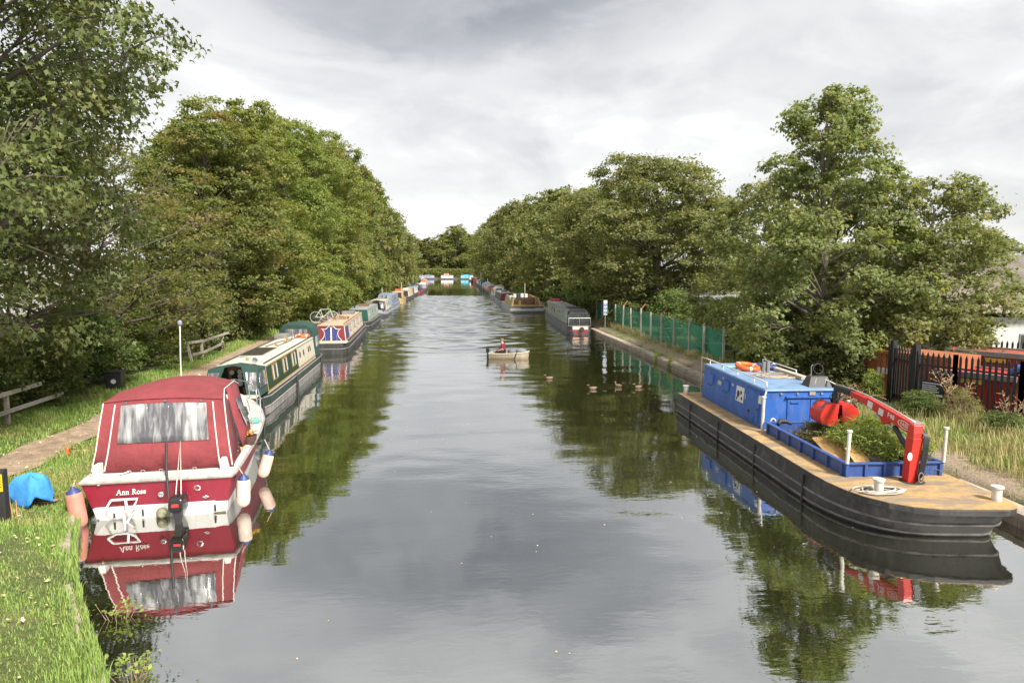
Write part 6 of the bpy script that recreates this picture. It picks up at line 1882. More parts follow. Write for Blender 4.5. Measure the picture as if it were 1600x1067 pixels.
t = thing('lifebuoy', 'orange lifebuoy on the blue cabin roof of the barge', 'lifebuoy', bw(.05, 9.6, cz1 + .16))
t.rotation_euler = (.15, .1, 0)
ring_mesh(.31, .085).build('ring', ORANGE, t, smooth=True)
for k in range(3):
    an = .4 + k * 2.1
    MB().tube([(.31 * math.cos(an - .1), .31 * math.sin(an - .1), .0), (.31 * math.cos(an + .1), .31 * math.sin(an + .1), 0)], .09, 8).build('strap', WHITE, t)
t = thing('lifebuoy', 'dark blue ring beside the orange lifebuoy on the barge roof', 'lifebuoy', bw(.72, 9.8, cz1 + .14))
ring_mesh(.28, .08).build('ring', M('navy_ring', (.02, .04, .14), .6), t, smooth=True); MB().tube([(.26, 0, 0), (.30, .05, .02)], .088, 8).build('strap', WHITE, t)
o = MB().box(-.22, .22, -.10, .10, 0, .04).build('plastic_tray', M('aqua', (.20, .48, .42), .5), None, bev=.01)
o.location = bw(-.28, 10.3, cz1 + .06); tag(o, 'pale green tray near the far end of the barge roof', 'tray')
def heap(label, c, R, hgt, n, leaf, mat, seed, tmpl=LEAF_LONG, sticks=40):
    t = thing('cuttings_heap', label, 'cuttings', c, 0, 'plant cuttings loaded in the barge hold')
    rng = np.random.default_rng(seed)
    lob = []
    for k in range(14):
        a_ = rng.random() * 6.28; r_ = rng.random() ** .5 * .75
        lob.append(((R[0] * r_ * math.cos(a_), R[1] * r_ * math.sin(a_), hgt * (1 - r_ * r_) * .75), .24 * max(R)))
    f_ = share('foliage', foliage(seed, lob, 170, n, leaf, tmpl, mat, spread=.42), t); f_['kind'] = 'stuff'
    r = random.Random(seed); q = MB()
    for k in range(sticks):
        a_ = r.random() * 6.28; rr2 = r.random() ** .5
        p = Vector((R[0] * rr2 * math.cos(a_), R[1] * rr2 * math.sin(a_), hgt * (1 - rr2 * rr2) * .7))
        d_ = Vector((r.gauss(0, 1), r.gauss(0, 1), r.gauss(.15, .3))).normalized() * r.uniform(.15, .4)
        q.tube([p - d_, p + d_], [.008, .004], 4)
    q.build('twigs', bark_pale, t, kind='stuff')
heap('bright green leafy cuttings heaped in the barge hold behind the crane', bw(.45, 3.1, .74), (.85, 1.25), 1.05, 8500, .11, G6, 61)
heap('dull brown-green cuttings under the red grab', bw(-.18, 4.75, .74), (.62, .72), .48, 2600, .10, leaf_mat('wilted_leaf', [(.07, .07, .028), (.11, .10, .04), (.09, .075, .04), (.15, .12, .05)], (.16, .09, .05), .6), 62)
heap('dried brown cuttings in the bank side corner of the hold', bw(.93, 2.35, .74), (.26, .35), .38, 900, .09, leaf_mat('dead_leaf', [(.17, .10, .055), (.24, .15, .08), (.12, .09, .045), (.22, .17, .06)], (.2, .1, .05), .5), 63, sticks=25)
PLY = M('plywood', (.46, .27, .10), .8, var=.2, scale=3, grime=.3, gcol=(.25, .15, .07))
for i, (c4, lab) in enumerate((([(-.78, 2.75, .80), (-.30, 2.60, .78), (-.12, 4.0, 1.08), (-.62, 4.05, 1.0)], 'large plywood sheet leaning in the barge hold'), ([(-.55, 2.12, .80), (-.20, 2.12, .82), (-.14, 2.95, 1.10), (-.46, 2.9, 1.06)], 'smaller plywood offcut in front of the large sheet in the hold'))):
    q = MB().hexa([bw(*v) for v in c4], [bw(*v) + Vector((0, -.006, .02)) for v in c4])
    tag(q.build('plywood_sheet', PLY), lab, 'plywood', 'boards in the barge hold')
o = MB().tube([(0, 0, 0), (.1, .1, .06), (.28, .1, .05), (.36, -.02, .0)], [.05, .07, .06, .03], 8).build('black_sack', RUBBER, None, smooth=True)
o.location = bw(-.80, 5.45, 1.02); tag(o, 'crumpled black sack on the corner of the barge hold', 'sack')

# ================================================================ right bank
CONC = M('concrete_post', (.36, .34, .29), .9, var=.2, scale=5, grime=.4, gcol=(.16, .15, .10), bump=.006, bscale=30)
def netting():
    m = bpy.data.materials.new('green_netting'); m.use_nodes = True
    g = NT(m.node_tree); nt = m.node_tree; b_ = nt.nodes['Principled BSDF']; out = nt.nodes['Material Output']
    oc = g.n('ShaderNodeTexCoord').outputs['Object']
    g.put(b_.inputs['Base Color'], g.mix(g.noise(oc, 1.2, 4), (.010, .19, .105), (.03, .28, .165)))
    b_.inputs['Roughness'].default_value = .7
    tr = g.n('ShaderNodeBsdfTransparent'); mx = g.n('ShaderNodeMixShader')
    g.put(mx.inputs[0], g.rng(g.noise(oc, .9, 3), .3, .7, .55, .78))
    nt.links.new(tr.outputs[0], mx.inputs[1]); nt.links.new(b_.outputs[0], mx.inputs[2]); nt.links.new(mx.outputs[0], out.inputs[0])
    return m
NET = netting()
mf = thing('mesh_fence', 'green netting fence on concrete posts along the right bank', 'fence', (12.5, 30.6, .5))
pm_ = MB().hexa([(-.055, -.055, -.3), (.055, -.055, -.3), (.055, .055, -.3), (-.055, .055, -.3)], [(-.045, -.045, 1.85), (.045, -.045, 1.85), (.045, .045, 1.85), (-.045, .045, 1.85)]).mesh('post'); pm_.materials.append(CONC)
am_ = MB().box(-.03, .03, -.03, .03, 0, .5).mesh('post_arm'); am_.materials.append(M('rusty_arm', (.33, .13, .06), .8))
nposts = 13
for k in range(nposts):
    y = k * 2.35
    share('post', pm_, mf, (random.Random(k).uniform(-.05, .05), y, random.Random(k + 50).uniform(-.05, .08)), (random.Random(k + 9).uniform(-.03, .03), random.Random(k + 7).uniform(-.03, .03), 0))
    if k % 2 == 0 and k > 3:
        share('post_arm', am_, mf, (0, y, 1.82), (0, math.radians(38), 0))
    if k < nposts - 1:
        q = MB(); sag = .12
        rows2 = []
        for i in range(7):
            t_ = i / 6; zz = 1.72 - sag * math.sin(math.pi * t_) * (.4 + .6 * ((k * 37) % 5) / 5)
            rows2.append([(.055 + .03 * math.sin(t_ * 9 + k), y + 2.35 * t_, z_) for z_ in (.02, zz * .5, zz)])
        weld(skin(rows2), 'netting_panel', NET, mf, .0)
    if k < nposts - 1:
        MB().tube([(.0, y, 1.74), (.0, y + 2.35, 1.74)], .006, 4).build('strain_wire', GREYH, mf)
mf2 = thing('mesh_fence', 'short solid green fence panel beyond the red sterned narrowboat', 'fence', (12.0, 87, .5))
for k in range(4):
    MB().box(k * .55, k * .55 + .53, -.02, .02, 0, 2.25).build('panel_sheet', M('green_sheet', (.012, .17, .13), .6, var=.15), mf2)
for x in (-.05, 2.22):
    MB().box(x, x + .07, -.05, .05, -.2, 2.5).build('post', CONC, mf2)
# sign on a pole
sg = thing('information_sign', 'tall narrow blue and white sign on a grey pole by the right bank', 'sign', (11.4, 50.5, .45), .1)
MB().tube([(0, .03, -.2), (0, .03, 2.2)], .035, 8).build('pole', GREYH, sg)
sb_ = MB().box(-.14, .14, -.02, .02, 1.15, 2.25).build('board', WHITE, sg)
for k, z in enumerate((1.22, 1.52, 1.80)):
    MB().box(-.125, .125, -.024, -.018, z, z + .20).build('blue_field', M('sign_blue', (.05, .12, .32), .5), sb_)
q = MB()
for z in (1.27, 1.34, 1.57, 1.64, 1.86, 1.93):
    q.box(-.09, .07, -.027, -.025, z, z + .025)
q.build('lettering', WHITE, sb_, kind='stuff')
# picnic tables
PIC = M('picnic_green', (.055, .11, .075), .8, var=.2, scale=4, grime=.3, gcol=(.13, .13, .09))
def picnic(label, x, y, rz):
    t = thing('picnic_table', label, 'picnic table', (x, y, ground_z(x, y)), rz, 'picnic tables on the lawn')
    for k in range(5):
        MB().box(-.9, .9, -.36 + k * .147, -.36 + k * .147 + .135, .71, .75).build('top_plank', PIC, t)
    for sd in (-1, 1):
        for k in range(2):
            MB().box(-.9, .9, sd * .68 + (k - 1) * .14, sd * .68 + (k - 1) * .14 + .128, .42, .46).build('seat_plank', PIC, t)
        for x_ in (-.62, .62):
            MB().hexa([(x_ - .02, sd * .72, -.02), (x_ + .02, sd * .72, -.02), (x_ + .02, sd * .62, -.02), (x_ - .02, sd * .62, -.02)], [(x_ - .02, sd * .30, .70), (x_ + .02, sd * .30, .70), (x_ + .02, sd * .20, .70), (x_ - .02, sd * .20, .70)]).build('leg', PIC, t)
    for x_ in (-.66, .66):
        MB().box(x_ - .02, x_ + .02, -.8, .8, .36, .42).build('cross_bar', PIC, t)
picnic('nearer picnic table behind the green netting, close to the barge', 13.3, 33.2, .12)
picnic('farther picnic table behind the green netting, near the white building', 13.75, 42.0, .5)
# white club building behind the lawn
wbld = thing('club_building', 'white single storey building with dark doorway behind the green fence', 'building', (17.2, 44.0, .5))
WALLW = M('white_render', (.62, .61, .58), .8, var=.08, scale=1, grime=.3, gcol=(.35, .33, .28))
MB().box(0, 8, 0, 10, -.1, 2.45).build('wall', WALLW, wbld)
MB().hexa([(-.3, -.3, 2.46), (8.3, -.3, 2.46), (8.3, 10.3, 2.46), (-.3, 10.3, 2.46)], [(-.3, -.3, 2.56), (8.3, -.3, 2.7), (8.3, 10.3, 2.7), (-.3, 10.3, 2.56)]).build('roof', C['grey'], wbld)
d_ = MB().box(-.04, .0, 2.6, 4.6, -.05, 2.1).build('doorway', M('doorway_shade', (.03, .012, .01), .7), wbld); MB().box(-.05, -.04, 3.55, 3.65, 0, 2.1).build('door_post', GREYH, d_)  # dark sheet on the wall, painted as the shade inside the opening
MB().box(-.05, .0, .9, 2.1, 0, 2.1).build('door', M('door_green', (.03, .22, .05), .6), wbld); MB().box(-.06, 0, .3, .7, .6, 1.9).build('notice_board', GREYH, wbld)
for y in (5.6, 7.6):
    w_ = MB().box(-.03, .0, y, y + 1.1, 1.0, 2.1).build('window', WHITE, wbld); MB().box(-.04, -.03, y + .07, y + 1.03, 1.07, 2.03).build('pane', PANE, w_)
for x in (.8, 3.4):
    w_ = MB().box(x, x + 1.2, -.03, 0, 1.0, 2.1).build('window', WHITE, wbld); MB().box(x + .07, x + 1.13, -.04, -.03, 1.07, 2.03).build('pane', PANE, w_)
# shed with corrugated roof
sh = thing('industrial_shed', 'low white shed with a corrugated brown and grey roof behind the right trees', 'building', (20.5, 25.5, .55), -.12)
MB().box(0, 16, 0, 13, -.1, 2.55).build('wall', WALLW, sh)
def corrug(y0, y1, z0, z1, x0, x1, pitch=.22, amp=.035):
    n_ = int((x1 - x0) / pitch * 4); rows2 = []
    for y, z in ((y0, z0), ((y0 + y1) / 2, (z0 + z1) / 2), (y1, z1)):
        rows2.append([(lerp(x0, x1, i / n_), y, z + amp * math.sin(i * math.pi / 2)) for i in range(n_ + 1)])
    return rows2
def roof_mat():
    m = bpy.data.materials.new('corrugated_sheet'); m.use_nodes = True
    g = NT(m.node_tree); b_ = m.node_tree.nodes['Principled BSDF']
    oc = g.n('ShaderNodeTexCoord').outputs['Object']
    s_ = g.noise(g.mapping(oc, (.5, .12, .3)), 1.4, 4, .6); f = g.noise(oc, 6, 4, .6)
    c = g.mix(g.rng(s_, .4, .62, 0, 1), (.20, .165, .145), (.40, .36, .30)); c = g.mix(g.math('MULTIPLY', f, .5), c, (.12, .10, .09))
    g.put(b_.inputs['Base Color'], c); b_.inputs['Roughness'].default_value = .85
    return m
RM = roof_mat()
weld(skin(corrug(-.4, 6.5, 2.75, 5.15, -.3, 16.3)), 'roof_sheet', RM, sh, .012); weld(skin(corrug(6.5, 13.4, 5.15, 2.75, -.3, 16.3)), 'roof_sheet', RM, sh, .012)
MB().prism([(0, 0, 2.551), (0, 13, 2.551), (0, 6.5, 5.05)], (.12, 0, 0)).build('gable', WALLW, sh); MB().prism([(15.88, 0, 2.551), (15.88, 13, 2.551), (15.88, 6.5, 5.05)], (.12, 0, 0)).build('gable', WALLW, sh)
for x in (2.0, 6.0):
    w_ = MB().box(x, x + 1.4, -.03, 0, 1.0, 1.9).build('window', GREYH, sh); MB().box(x + .06, x + 1.34, -.04, -.03, 1.06, 1.84).build('pane', PANE, w_)
# palisade fence
PAL = M('palisade_black', (.018, .018, .020), .5, var=.3, grime=.3, gcol=(.08, .07, .06))
pale_me = MB().prism([(-.034, 0, 0), (.034, 0, 0), (.034, 0, 1.86), (.018, 0, 1.90), (0, 0, 1.96), (-.018, 0, 1.90), (-.034, 0, 1.86)], (0, .022, 0)).mesh('pale'); pale_me.materials.append(PAL)
def palisade(name, label, pts, z=.5, spacing=.155, cat='fence', group='palisade fencing on the right bank', posts=True, hs=1.0):
    o0 = Vector((*pts[0], z))
    t = thing(name, label, cat, o0, 0, group)
    for a_, b_ in zip(pts[:-1], pts[1:]):
        a2, b2 = Vector(a_), Vector(b_); d = b2 - a2; L_ = d.length; an = math.atan2(d.y, d.x)
        n_ = int(L_ / spacing)
        for k in range(n_):
            p = a2 + d * ((k + .5) / n_) - Vector(pts[0])
            share('pale', pale_me, t, (p.x, p.y, .05), (0, 0, an), (1, 1, hs))
        for zz in (.35, 1.55):
            q = MB().box(0, L_, .024, .064, zz * hs, zz * hs + .05)
            q.xf(Matrix.Translation((a2.x - pts[0][0], a2.y - pts[0][1], 0)) @ Matrix.Rotation(an, 4, 'Z')); q.build('rail', PAL, t)
        if posts:
            for e in (a2, b2):
                p = e - Vector(pts[0])
                MB().box(p.x - .05, p.x + .05, p.y + .03, p.y + .13, -.2, 2.0 * hs).build('post', PAL, t)
    return t
palisade('palisade_fence', 'black palisade fence in front of the rusty orange container', [(17.4, 27.0), (15.9, 24.2), (14.7, 21.6)])
gt = palisade('palisade_gate', 'black palisade gate carrying the white lettered notice', [(14.64, 21.35), (14.5, 20.2)], cat='gate', posts=True)
for p in ((-.02, .06), (-.13, -1.21)):
    MB().box(p[0] - .08, p[0] + .08, p[1] - .08, p[1] + .08, -.2, 2.15).build('gate_post', PAL, gt)
palisade('palisade_fence', 'black palisade fence in front of the red skips at the right edge', [(14.53, 20.0), (15.0, 19.0), (15.75, 17.4), (16.9, 15.3)], hs=.98)
palisade('palisade_fence', 'second black palisade fence line behind the red skips', [(19.0, 24.6), (21.0, 22.3), (23.6, 19.4)], hs=.95)
nb = thing('notice_board', 'black notice with white lettering fixed to the palisade gate', 'sign', (14.70, 19.55, 1.35), math.radians(-62))
NBm = M('notice_black', (.02, .02, .022), .5)
bd_ = MB().box(-.34, .34, -.06, -.04, -.24, .24).build('board', NBm, nb)
q = MB()
for z, w_ in ((.17, .26), (.10, .20), (.04, .24), (-.02, .22), (-.08, .25), (-.13, .16)):
    q.box(-.30, -.30 + w_ * 2, -.066, -.061, z - .014, z + .012)
q.build('lettering', WHITE, bd_, kind='stuff'); MB().box(.12, .30, -.066, -.061, -.22, -.15).build('badge', WHITE, bd_)
nb = thing('notice_board', 'small dark notice on the fence before the orange container', 'sign', (15.0, 22.0, 2.05), math.radians(-62))
bd_ = MB().box(-.24, .24, -.06, -.04, -.2, .2).build('board', NBm, nb); q = MB()
for z in (.12, .05, -.02):
    q.box(-.18, .16, -.066, -.061, z - .014, z + .012)
q.build('lettering', WHITE, bd_, kind='stuff')
# container and skips
ct = thing('storage_container', 'rusty orange steel container behind the palisade fence', 'container', (15.75, 21.75, .5), math.radians(-66))
RO = M('rust_orange', (.33, .115, .045), .8, var=.3, scale=2, grime=.5, gcol=(.13, .05, .03))
MB().box(-1.5, 1.5, -.8, .9, .12, 1.72).build('body', RO, ct)
for k in range(16):
    MB().box(-1.48 + k * .19, -1.38 + k * .19, -.83, -.8, .2, 1.62).build('corrugation', RO, ct)
for z in (.10, 1.62):
    MB().box(-1.53, 1.53, -.86, -.80, z, z + .11).build('edge_rail', RO, ct)
q = MB()
for k in range(4):
    q.box(-.9 + .16 * k, -.8 + .16 * k, -.845, -.835, .95, 1.15)
q.build('lettering', WHITE, ct, kind='stuff')
SKR = M('skip_red', (.42, .028, .022), .55, var=.15, scale=2, grime=.4, gcol=(.18, .05, .04))
YB = M('skip_yellow', (.62, .38, .03), .5)
def skip(label, x, y, rz, L_, col=SKR, h_=1.25):
    t = thing('skip', label, 'skip', (x, y, .52), rz, 'red skips behind the palisade fence')
    q = MB()
    b4 = [(-L_ / 2 + .45, -.75, .1), (L_ / 2 - .45, -.75, .1), (L_ / 2 - .45, .75, .1), (-L_ / 2 + .45, .75, .1)]
    t4 = [(-L_ / 2, -.85, h_), (L_ / 2, -.85, h_), (L_ / 2, .85, h_), (-L_ / 2, .85, h_)]
    q.hexa(b4, t4).build('body', col, t, bev=.015)
    for x0, x1, y0, y1 in ((-L_ / 2 - .04, L_ / 2 + .04, -.92, -.82), (-L_ / 2 - .04, L_ / 2 + .04, .82, .92), (-L_ / 2 - .04, -L_ / 2 + .06, -.819, .819), (L_ / 2 - .06, L_ / 2 + .04, -.819, .819)):
        MB().box(x0, x1, y0, y1, h_ - .10, h_ + .06).build('rim', GREYH if x1 - x0 > 1 else col, t)
    for k in range(4):
        x_ = lerp(-L_ / 2 + .5, L_ / 2 - .5, k / 3)
        MB().hexa([(x_ - .04, -.80, .1), (x_ + .04, -.80, .1), (x_ + .04, -.74, .1), (x_ - .04, -.74, .1)], [(x_ - .04, -.90, h_ - .1), (x_ + .04, -.90, h_ - .1), (x_ + .04, -.84, h_ - .1), (x_ - .04, -.84, h_ - .1)]).build('rib', col, t)
    MB().box(-.35, .25, -.905, -.885, h_ - .28, h_ - .14).build('yellow_plate', YB, t)
skip('red skip with yellow plate nearest the palisade gate', 16.5, 19.7, math.radians(-58), 2.1, h_=1.3)
skip('red skip at the right picture edge', 17.7, 17.2, math.radians(-60), 2.5, h_=1.3)
skip('dull red skip standing behind the other two', 18.6, 21.4, math.radians(-55), 3.0, M('skip_dull', (.30, .06, .035), .7, var=.25, grime=.4, gcol=(.15, .05, .03)), h_=1.7)
def drape(name, label, loc, rx, ry, h_, mat, seed, cat, rz=0.0, hem=.25, lean=0.0):
    r = random.Random(seed); ph = [r.uniform(0, 6.28) for _ in range(4)]
    n_ = 40; rows2 = []
    for k in range(9):
        v = k / 8                       # 0 at the hem, 1 at the crown
        ring = []
        for i in range(n_):
            a_ = 2 * math.pi * i / n_
            fold = 1 + (1 - v) * (.10 * math.sin(5 * a_ + ph[0]) + .07 * math.sin(9 * a_ + ph[1])) + .03 * math.sin(3 * a_ + ph[2])
            prof_ = (1 - v ** 5) ** .42 if v < 1 else 0.0
            pr_ = max(prof_, 0.0) * (.82 + .18 * (1 - v))
            cx_, sx_ = math.cos(a_), math.sin(a_)
            ex = math.copysign(abs(cx_) ** .6, cx_); ey = math.copysign(abs(sx_) ** .6, sx_)
            z = h_ * v + (1 - v) ** 2 * hem * math.sin(3 * a_ + ph[3]) * .8 + .03 * math.sin(4 * a_ + ph[1]) * v
            ring.append((rx * ex * pr_ * fold + lean * v, ry * ey * pr_ * fold, z))
        rows2.append(ring)
    q = MB().loft(rows2, True, False)
    q.f.append(tuple(len(q.v) - n_ + j for j in range(n_)))
    return q
bt = canvas('blue_tarpaulin', (.05, .10, .42))
q = drape('tarpaulin', '', None, .42, .36, .42, bt, 8, '')
o = weld(q, 'tarpaulin', bt, None, .006); o.location = (16.85, 18.5, 1.80)
tag(o, 'crumpled blue tarpaulin on top of the red skips', 'tarpaulin')
# weeds, dead brush, rubble by the fence
for i, (x, y, s_, h_, lab) in enumerate(((14.1, 19.3, .34, .34, 'green weeds at the foot of the gate'), (14.55, 18.2, .34, .34, 'tall seeding weeds before the first red skip'), (15.0, 17.1, .36, .24, 'low sprawling weeds before the middle of the fence'), (15.7, 15.9, .36, .24, 'weeds at the right picture edge before the fence'))):
    shrub('bramble' if i % 2 == 0 else 'dry', x, y, s_, h_, i * 1.3, lab, 'weeds along the palisade fence')
def stalks(label, x, y, n_, h_, seed):
    t = thing('dead_weed', label, 'weed', (x, y, ground_z(x, y)), 0, 'dead weed stalks by the palisade fence')
    r = random.Random(seed); q = MB(); ps = []
    for k in range(n_):
        a_ = r.random() * 6.28; l = r.uniform(.6, 1) * h_
        tip = Vector((math.cos(a_) * l * .45, math.sin(a_) * l * .45, l)); mid = tip * .5 + Vector((0, 0, l * .12))
        q.tube([(0, 0, 0), mid, tip], [.012, .008, .004], 4)
        for j in range(9):
            s2 = mid.lerp(tip, r.random()); d = Vector((r.gauss(0, 1), r.gauss(0, 1), r.gauss(.6, .5))).normalized() * r.uniform(.1, .28)
            q.tube([s2, s2 + d * .6, s2 + d], [.005, .004, .003], 3); ps += [s2 + d * u for u in (.4, .6, .8, 1)]
    q.build('stem', M('dead_stem', (.28, .19, .12), .9), t)
    rng = np.random.default_rng(seed); pa = np.array([tuple(p) for p in ps], dtype=np.float32)
    f_ = share('seed_heads', leaf_cloud('seed_heads', pa, rng.normal(size=pa.shape).astype(np.float32), .055, LEAF_TRI, leaf_mat('seed_head', [(.30, .20, .15), (.38, .27, .19), (.22, .15, .10)], (.3, .2, .15), .3), rng), t); f_['kind'] = 'stuff'
stalks('brown dead weed stalks before the nearest red skip', 14.4, 18.1, 7, 1.5, 3)
stalks('brown dead weed stalks at the right, before the second red skip', 15.05, 16.9, 6, 1.2, 4)
bp = thing('brush_pile', 'pile of dead brown branches beside the small yellow-green bush', 'brush pile', (13.35, 21.4, .52))
r = random.Random(12); q = MB()
for k in range(90):
    a_ = r.random() * 6.28; p = Vector((r.gauss(0, .35), r.gauss(0, .4), r.uniform(0, .55)))
    d = Vector((r.gauss(0, 1), r.gauss(0, 1), r.gauss(.5, .4))).normalized() * r.uniform(.2, .5)
    q.tube([p - d, p + Vector((0, 0, .03)), p + d], [.012, .009, .004], 4)
q.build('branches', M('dead_branch', (.34, .23, .13), .9, var=.3), bp, kind='stuff')
for i, (x, y, sx_, sy_, h_, lab) in enumerate(((13.5, 20.2, .30, .22, .16, 'tan rubble block nearest the yellow-green bush'), (13.85, 19.9, .24, .2, .18, 'tan rubble block next to the gate'), (13.6, 19.6, .18, .16, .12, 'smallest rubble block on the bare soil'), (15.95, 15.9, .9, .35, .28, 'grey concrete slab at the right picture edge'))):
    q = MB(); r = random.Random(i)
    b4 = [(-sx_ / 2, -sy_ / 2, -.05), (sx_ / 2, -sy_ / 2, -.05), (sx_ / 2, sy_ / 2, -.05), (-sx_ / 2, sy_ / 2, -.05)]
    q.hexa(b4, [(a_ * r.uniform(.75, 1), b_ * r.uniform(.75, 1), h_ * r.uniform(.8, 1.1)) for a_, b_, c_ in b4])
    o = q.build('rubble_block', M('rubble_tan' if i < 3 else 'rubble_grey', (.40, .29, .17) if i < 3 else (.38, .36, .33), .9, var=.2, scale=5), None, bev=.02)
    o.location = (x, y, ground_z(x, y)); o.rotation_euler = (0, 0, i * .8); tag(o, lab, 'rubble', 'rubble by the fence')
# plants hanging from the right coping
for i, (px, py) in enumerate(((1034, 562), (1052, 571))):
    p = P(px, py, .15)
    t = thing('wall_plant', ['tuft of weeds growing from the right bank wall, farther one', 'tuft of weeds growing from the right bank wall, nearer one'][i], 'plant', (11.02, p.y, .25), 0, 'weeds in the canal wall')
    rng = np.random.default_rng(i + 70)
    ps = (rng.normal(size=(420, 3)) * np.array([.10, .16, .20]) + np.array([-.05, 0, .02])).astype(np.float32)
    f_ = share('foliage', leaf_cloud('foliage', ps, rng.normal(size=(420, 3)).astype(np.float32), .10, LEAF_LONG, G6, rng), t); f_['kind'] = 'stuff'
    MB().tube([(.1, 0, -.05), (-.02, .03, .1), (-.06, .05, .25)], [.012, .008, .004], 4).build('stem', bark, t)

# ================================================================ left bank
def rail_fence(label, base, posts, rails):
    t = thing('rail_fence', label, 'fence', base, 0, 'weathered rail fences by the towpath')
    for (x, y, h_, lx, ly) in posts:
        MB().hexa([(x - .06, y - .05, -.2), (x + .06, y - .05, -.2), (x + .06, y + .05, -.2), (x - .06, y + .05, -.2)], [(x + lx - .06, y + ly - .05, h_), (x + lx + .06, y + ly - .05, h_), (x + lx + .06, y + ly + .05, h_), (x + lx - .06, y + ly + .05, h_)]).build('post', GREYWOOD, t, bev=.008)
    for p0, p1 in rails:
        beam(Vector(p0), Vector(p1), .025, .065, .025, .06).build('rail', GREYWOOD, t, bev=.008)
rail_fence('white weathered rail fence at the left picture edge', (-13.0, 20.8, .5), [(0, 0, .95, 0, 0), (.05, -2.6, .95, 0, 0)],
           [((.09, -4.2, .86), (.08, 1.6, .94)), ((.09, -4.2, .36), (.10, 2.7, .42))])
rail_fence('broken leaning rail fence beside the bow of the green narrowboat', (-12.6, 35.3, .5), [(0, 0, 1.0, 0, 0), (-.05, -1.1, 1.0, -.22, -.12), (-.1, 3.1, .95, .10, .1)],
           [((-.25, -1.5, .97), (.08, .1, .93)), ((.08, .1, .93), (.05, 4.0, .98)), ((-.10, -.95, .36), (.08, .1, .36)), ((.08, .1, .36), (.02, 3.2, .48))])
bn_ = thing('litter_bin', 'black litter bin with a pale round emblem beside the towpath', 'bin', (-12.6, 26.4, .5), .1)
BK = M('bin_black', (.022, .022, .024), .45, var=.2)
MB().hexa([(-.25, -.22, 0), (.25, -.22, 0), (.25, .22, 0), (-.25, .22, 0)], [(-.29, -.27, .72), (.29, -.27, .72), (.29, .27, .72), (-.29, .27, .72)]).build('body', BK, bn_, bev=.03)
MB().box(-.31, .31, -.29, .29, .70, .76).build('rim', BK, bn_, bev=.02)
MB().lathe([(.001, 0), (.09, 0), (.09, .012), (.001, .012)], 16).xf(Matrix.Translation((.02, -.262, .38)) @ Matrix.Rotation(math.pi / 2 + .07, 4, 'X')).build('emblem', M('emblem_grey', (.50, .52, .48), .5), bn_)
# tarpaulin covered folding chair
bc = P(50, 786, .42)
ch = thing('folding_chair', 'dark folding chair hidden under the blue tarpaulin on the grass', 'chair', (bc.x, bc.y, .40), -.35)
ch.scale = (.8, .75, .95)
for x, y in ((-.22, -.2), (.24, -.2), (-.22, .2), (.24, .2)):
    MB().tube([(x * 1.15, y * 1.1, -.02), (x, y, .42)], .012, 6).build('leg', RUBBER, ch)
MB().box(-.26, .28, -.24, .24, .28, .34).build('seat', RUBBER, ch, bev=.02); MB().hexa([(-.26, .2, .34), (.28, .2, .34), (.28, .25, .34), (-.26, .25, .34)], [(-.22, .22, .46), (.24, .22, .46), (.24, .26, .46), (-.22, .26, .46)]).build('backrest', RUBBER, ch)
TB = canvas('sky_blue_tarp', (.045, .25, .60))
q = drape('tarpaulin', '', None, .37, .27, .52, TB, 21, '', hem=.14)
o = weld(q, 'tarpaulin', TB, None, .006); o.location = (bc.x, bc.y, .50); o.rotation_euler = (0, 0, -.35)
tag(o, 'sky blue tarpaulin draped over a chair on the left bank', 'tarpaulin')
ob_ = MB().hexa([(-.16, -.1, 0), (.14, -.12, 0), (.18, .1, 0), (-.12, .12, 0)], [(-.15, -.1, .03), (.14, -.11, .03), (.17, .1, .03), (-.12, .11, .03)]).build('flat_board', M('pinkish_board', (.42, .24, .18), .8), None)
p = P(72, 781, .44); ob_.location = (p.x, p.y, .41); tag(ob_, 'small pinkish board on the grass beside the blue tarpaulin', 'board')
def line(label, pts, r, mat):
    o0 = Vector(pts[0]); q = MB().tube([Vector(v) - o0 for v in pts], r, 6)
    o = q.build('mooring_rope', mat, None, smooth=True); o.location = o0
    tag(o, label, 'rope', 'mooring ropes of the cruiser')
sternL = cw_(-1.30, .08, .92)
p0 = P(72, 780, .45)
line('orange rope from the pinkish board up to the cruiser stern', [p0, p0.lerp(sternL, .5) + Vector((0, 0, -.07)), sternL], .012, ROPE_O)
pp = P(106, 712, .42); side = cw_(-1.48, 2.4, .95)
line('thin rope from the orange topped pin to the cruiser side', [pp + Vector((0, 0, .16)), (pp + side) / 2 + Vector((0, 0, .06)), side], .010, ROPE_O)
pa, pb_ = P(20, 808, .40), P(27, 811, .40); tt = Vector((bc.x, bc.y, 0))
line('left orange guy line pegging down the blue tarpaulin', [pa, tt + Vector((-.36, -.10, .62))], .011, ROPE_O)
line('right orange guy line pegging down the blue tarpaulin', [pb_, tt + Vector((-.05, -.40, .62))], .011, ROPE_O)
line('short pale rope end hanging over the cruiser transom', [cw_(-.62, .1, .93), cw_(-.9, -.12, .90), cw_(-1.08, -.25, .78)], .016, trim)
mp = thing('mooring_pin', 'orange topped mooring pin in the grass beside the towpath', 'mooring pin', (pp.x, pp.y, .40))
MB().tube([(0, 0, -.1), (0, 0, .2)], .014, 8).build('spike', GREYH, mp); MB().lathe([(.045, .06), (.055, .1), (.055, .2), (.03, .24), (.001, .245)], 12).build('cap', ORANGE, mp, smooth='auto')
sp = thing('marker_post', 'black post with a yellow plate cut by the left picture edge', 'post', (-8.29, 12.92, .38), .15)
MB().box(-.09, .09, -.09, .09, -.2, .98).build('post', M('black_timber', (.022, .021, .020), .7, var=.3), sp, bev=.01)
pl_ = MB().box(-.075, .075, -.105, -.091, .60, .92).build('yellow_plate', M('plate_yellow', (.70, .44, .02), .5), sp)
q = MB()
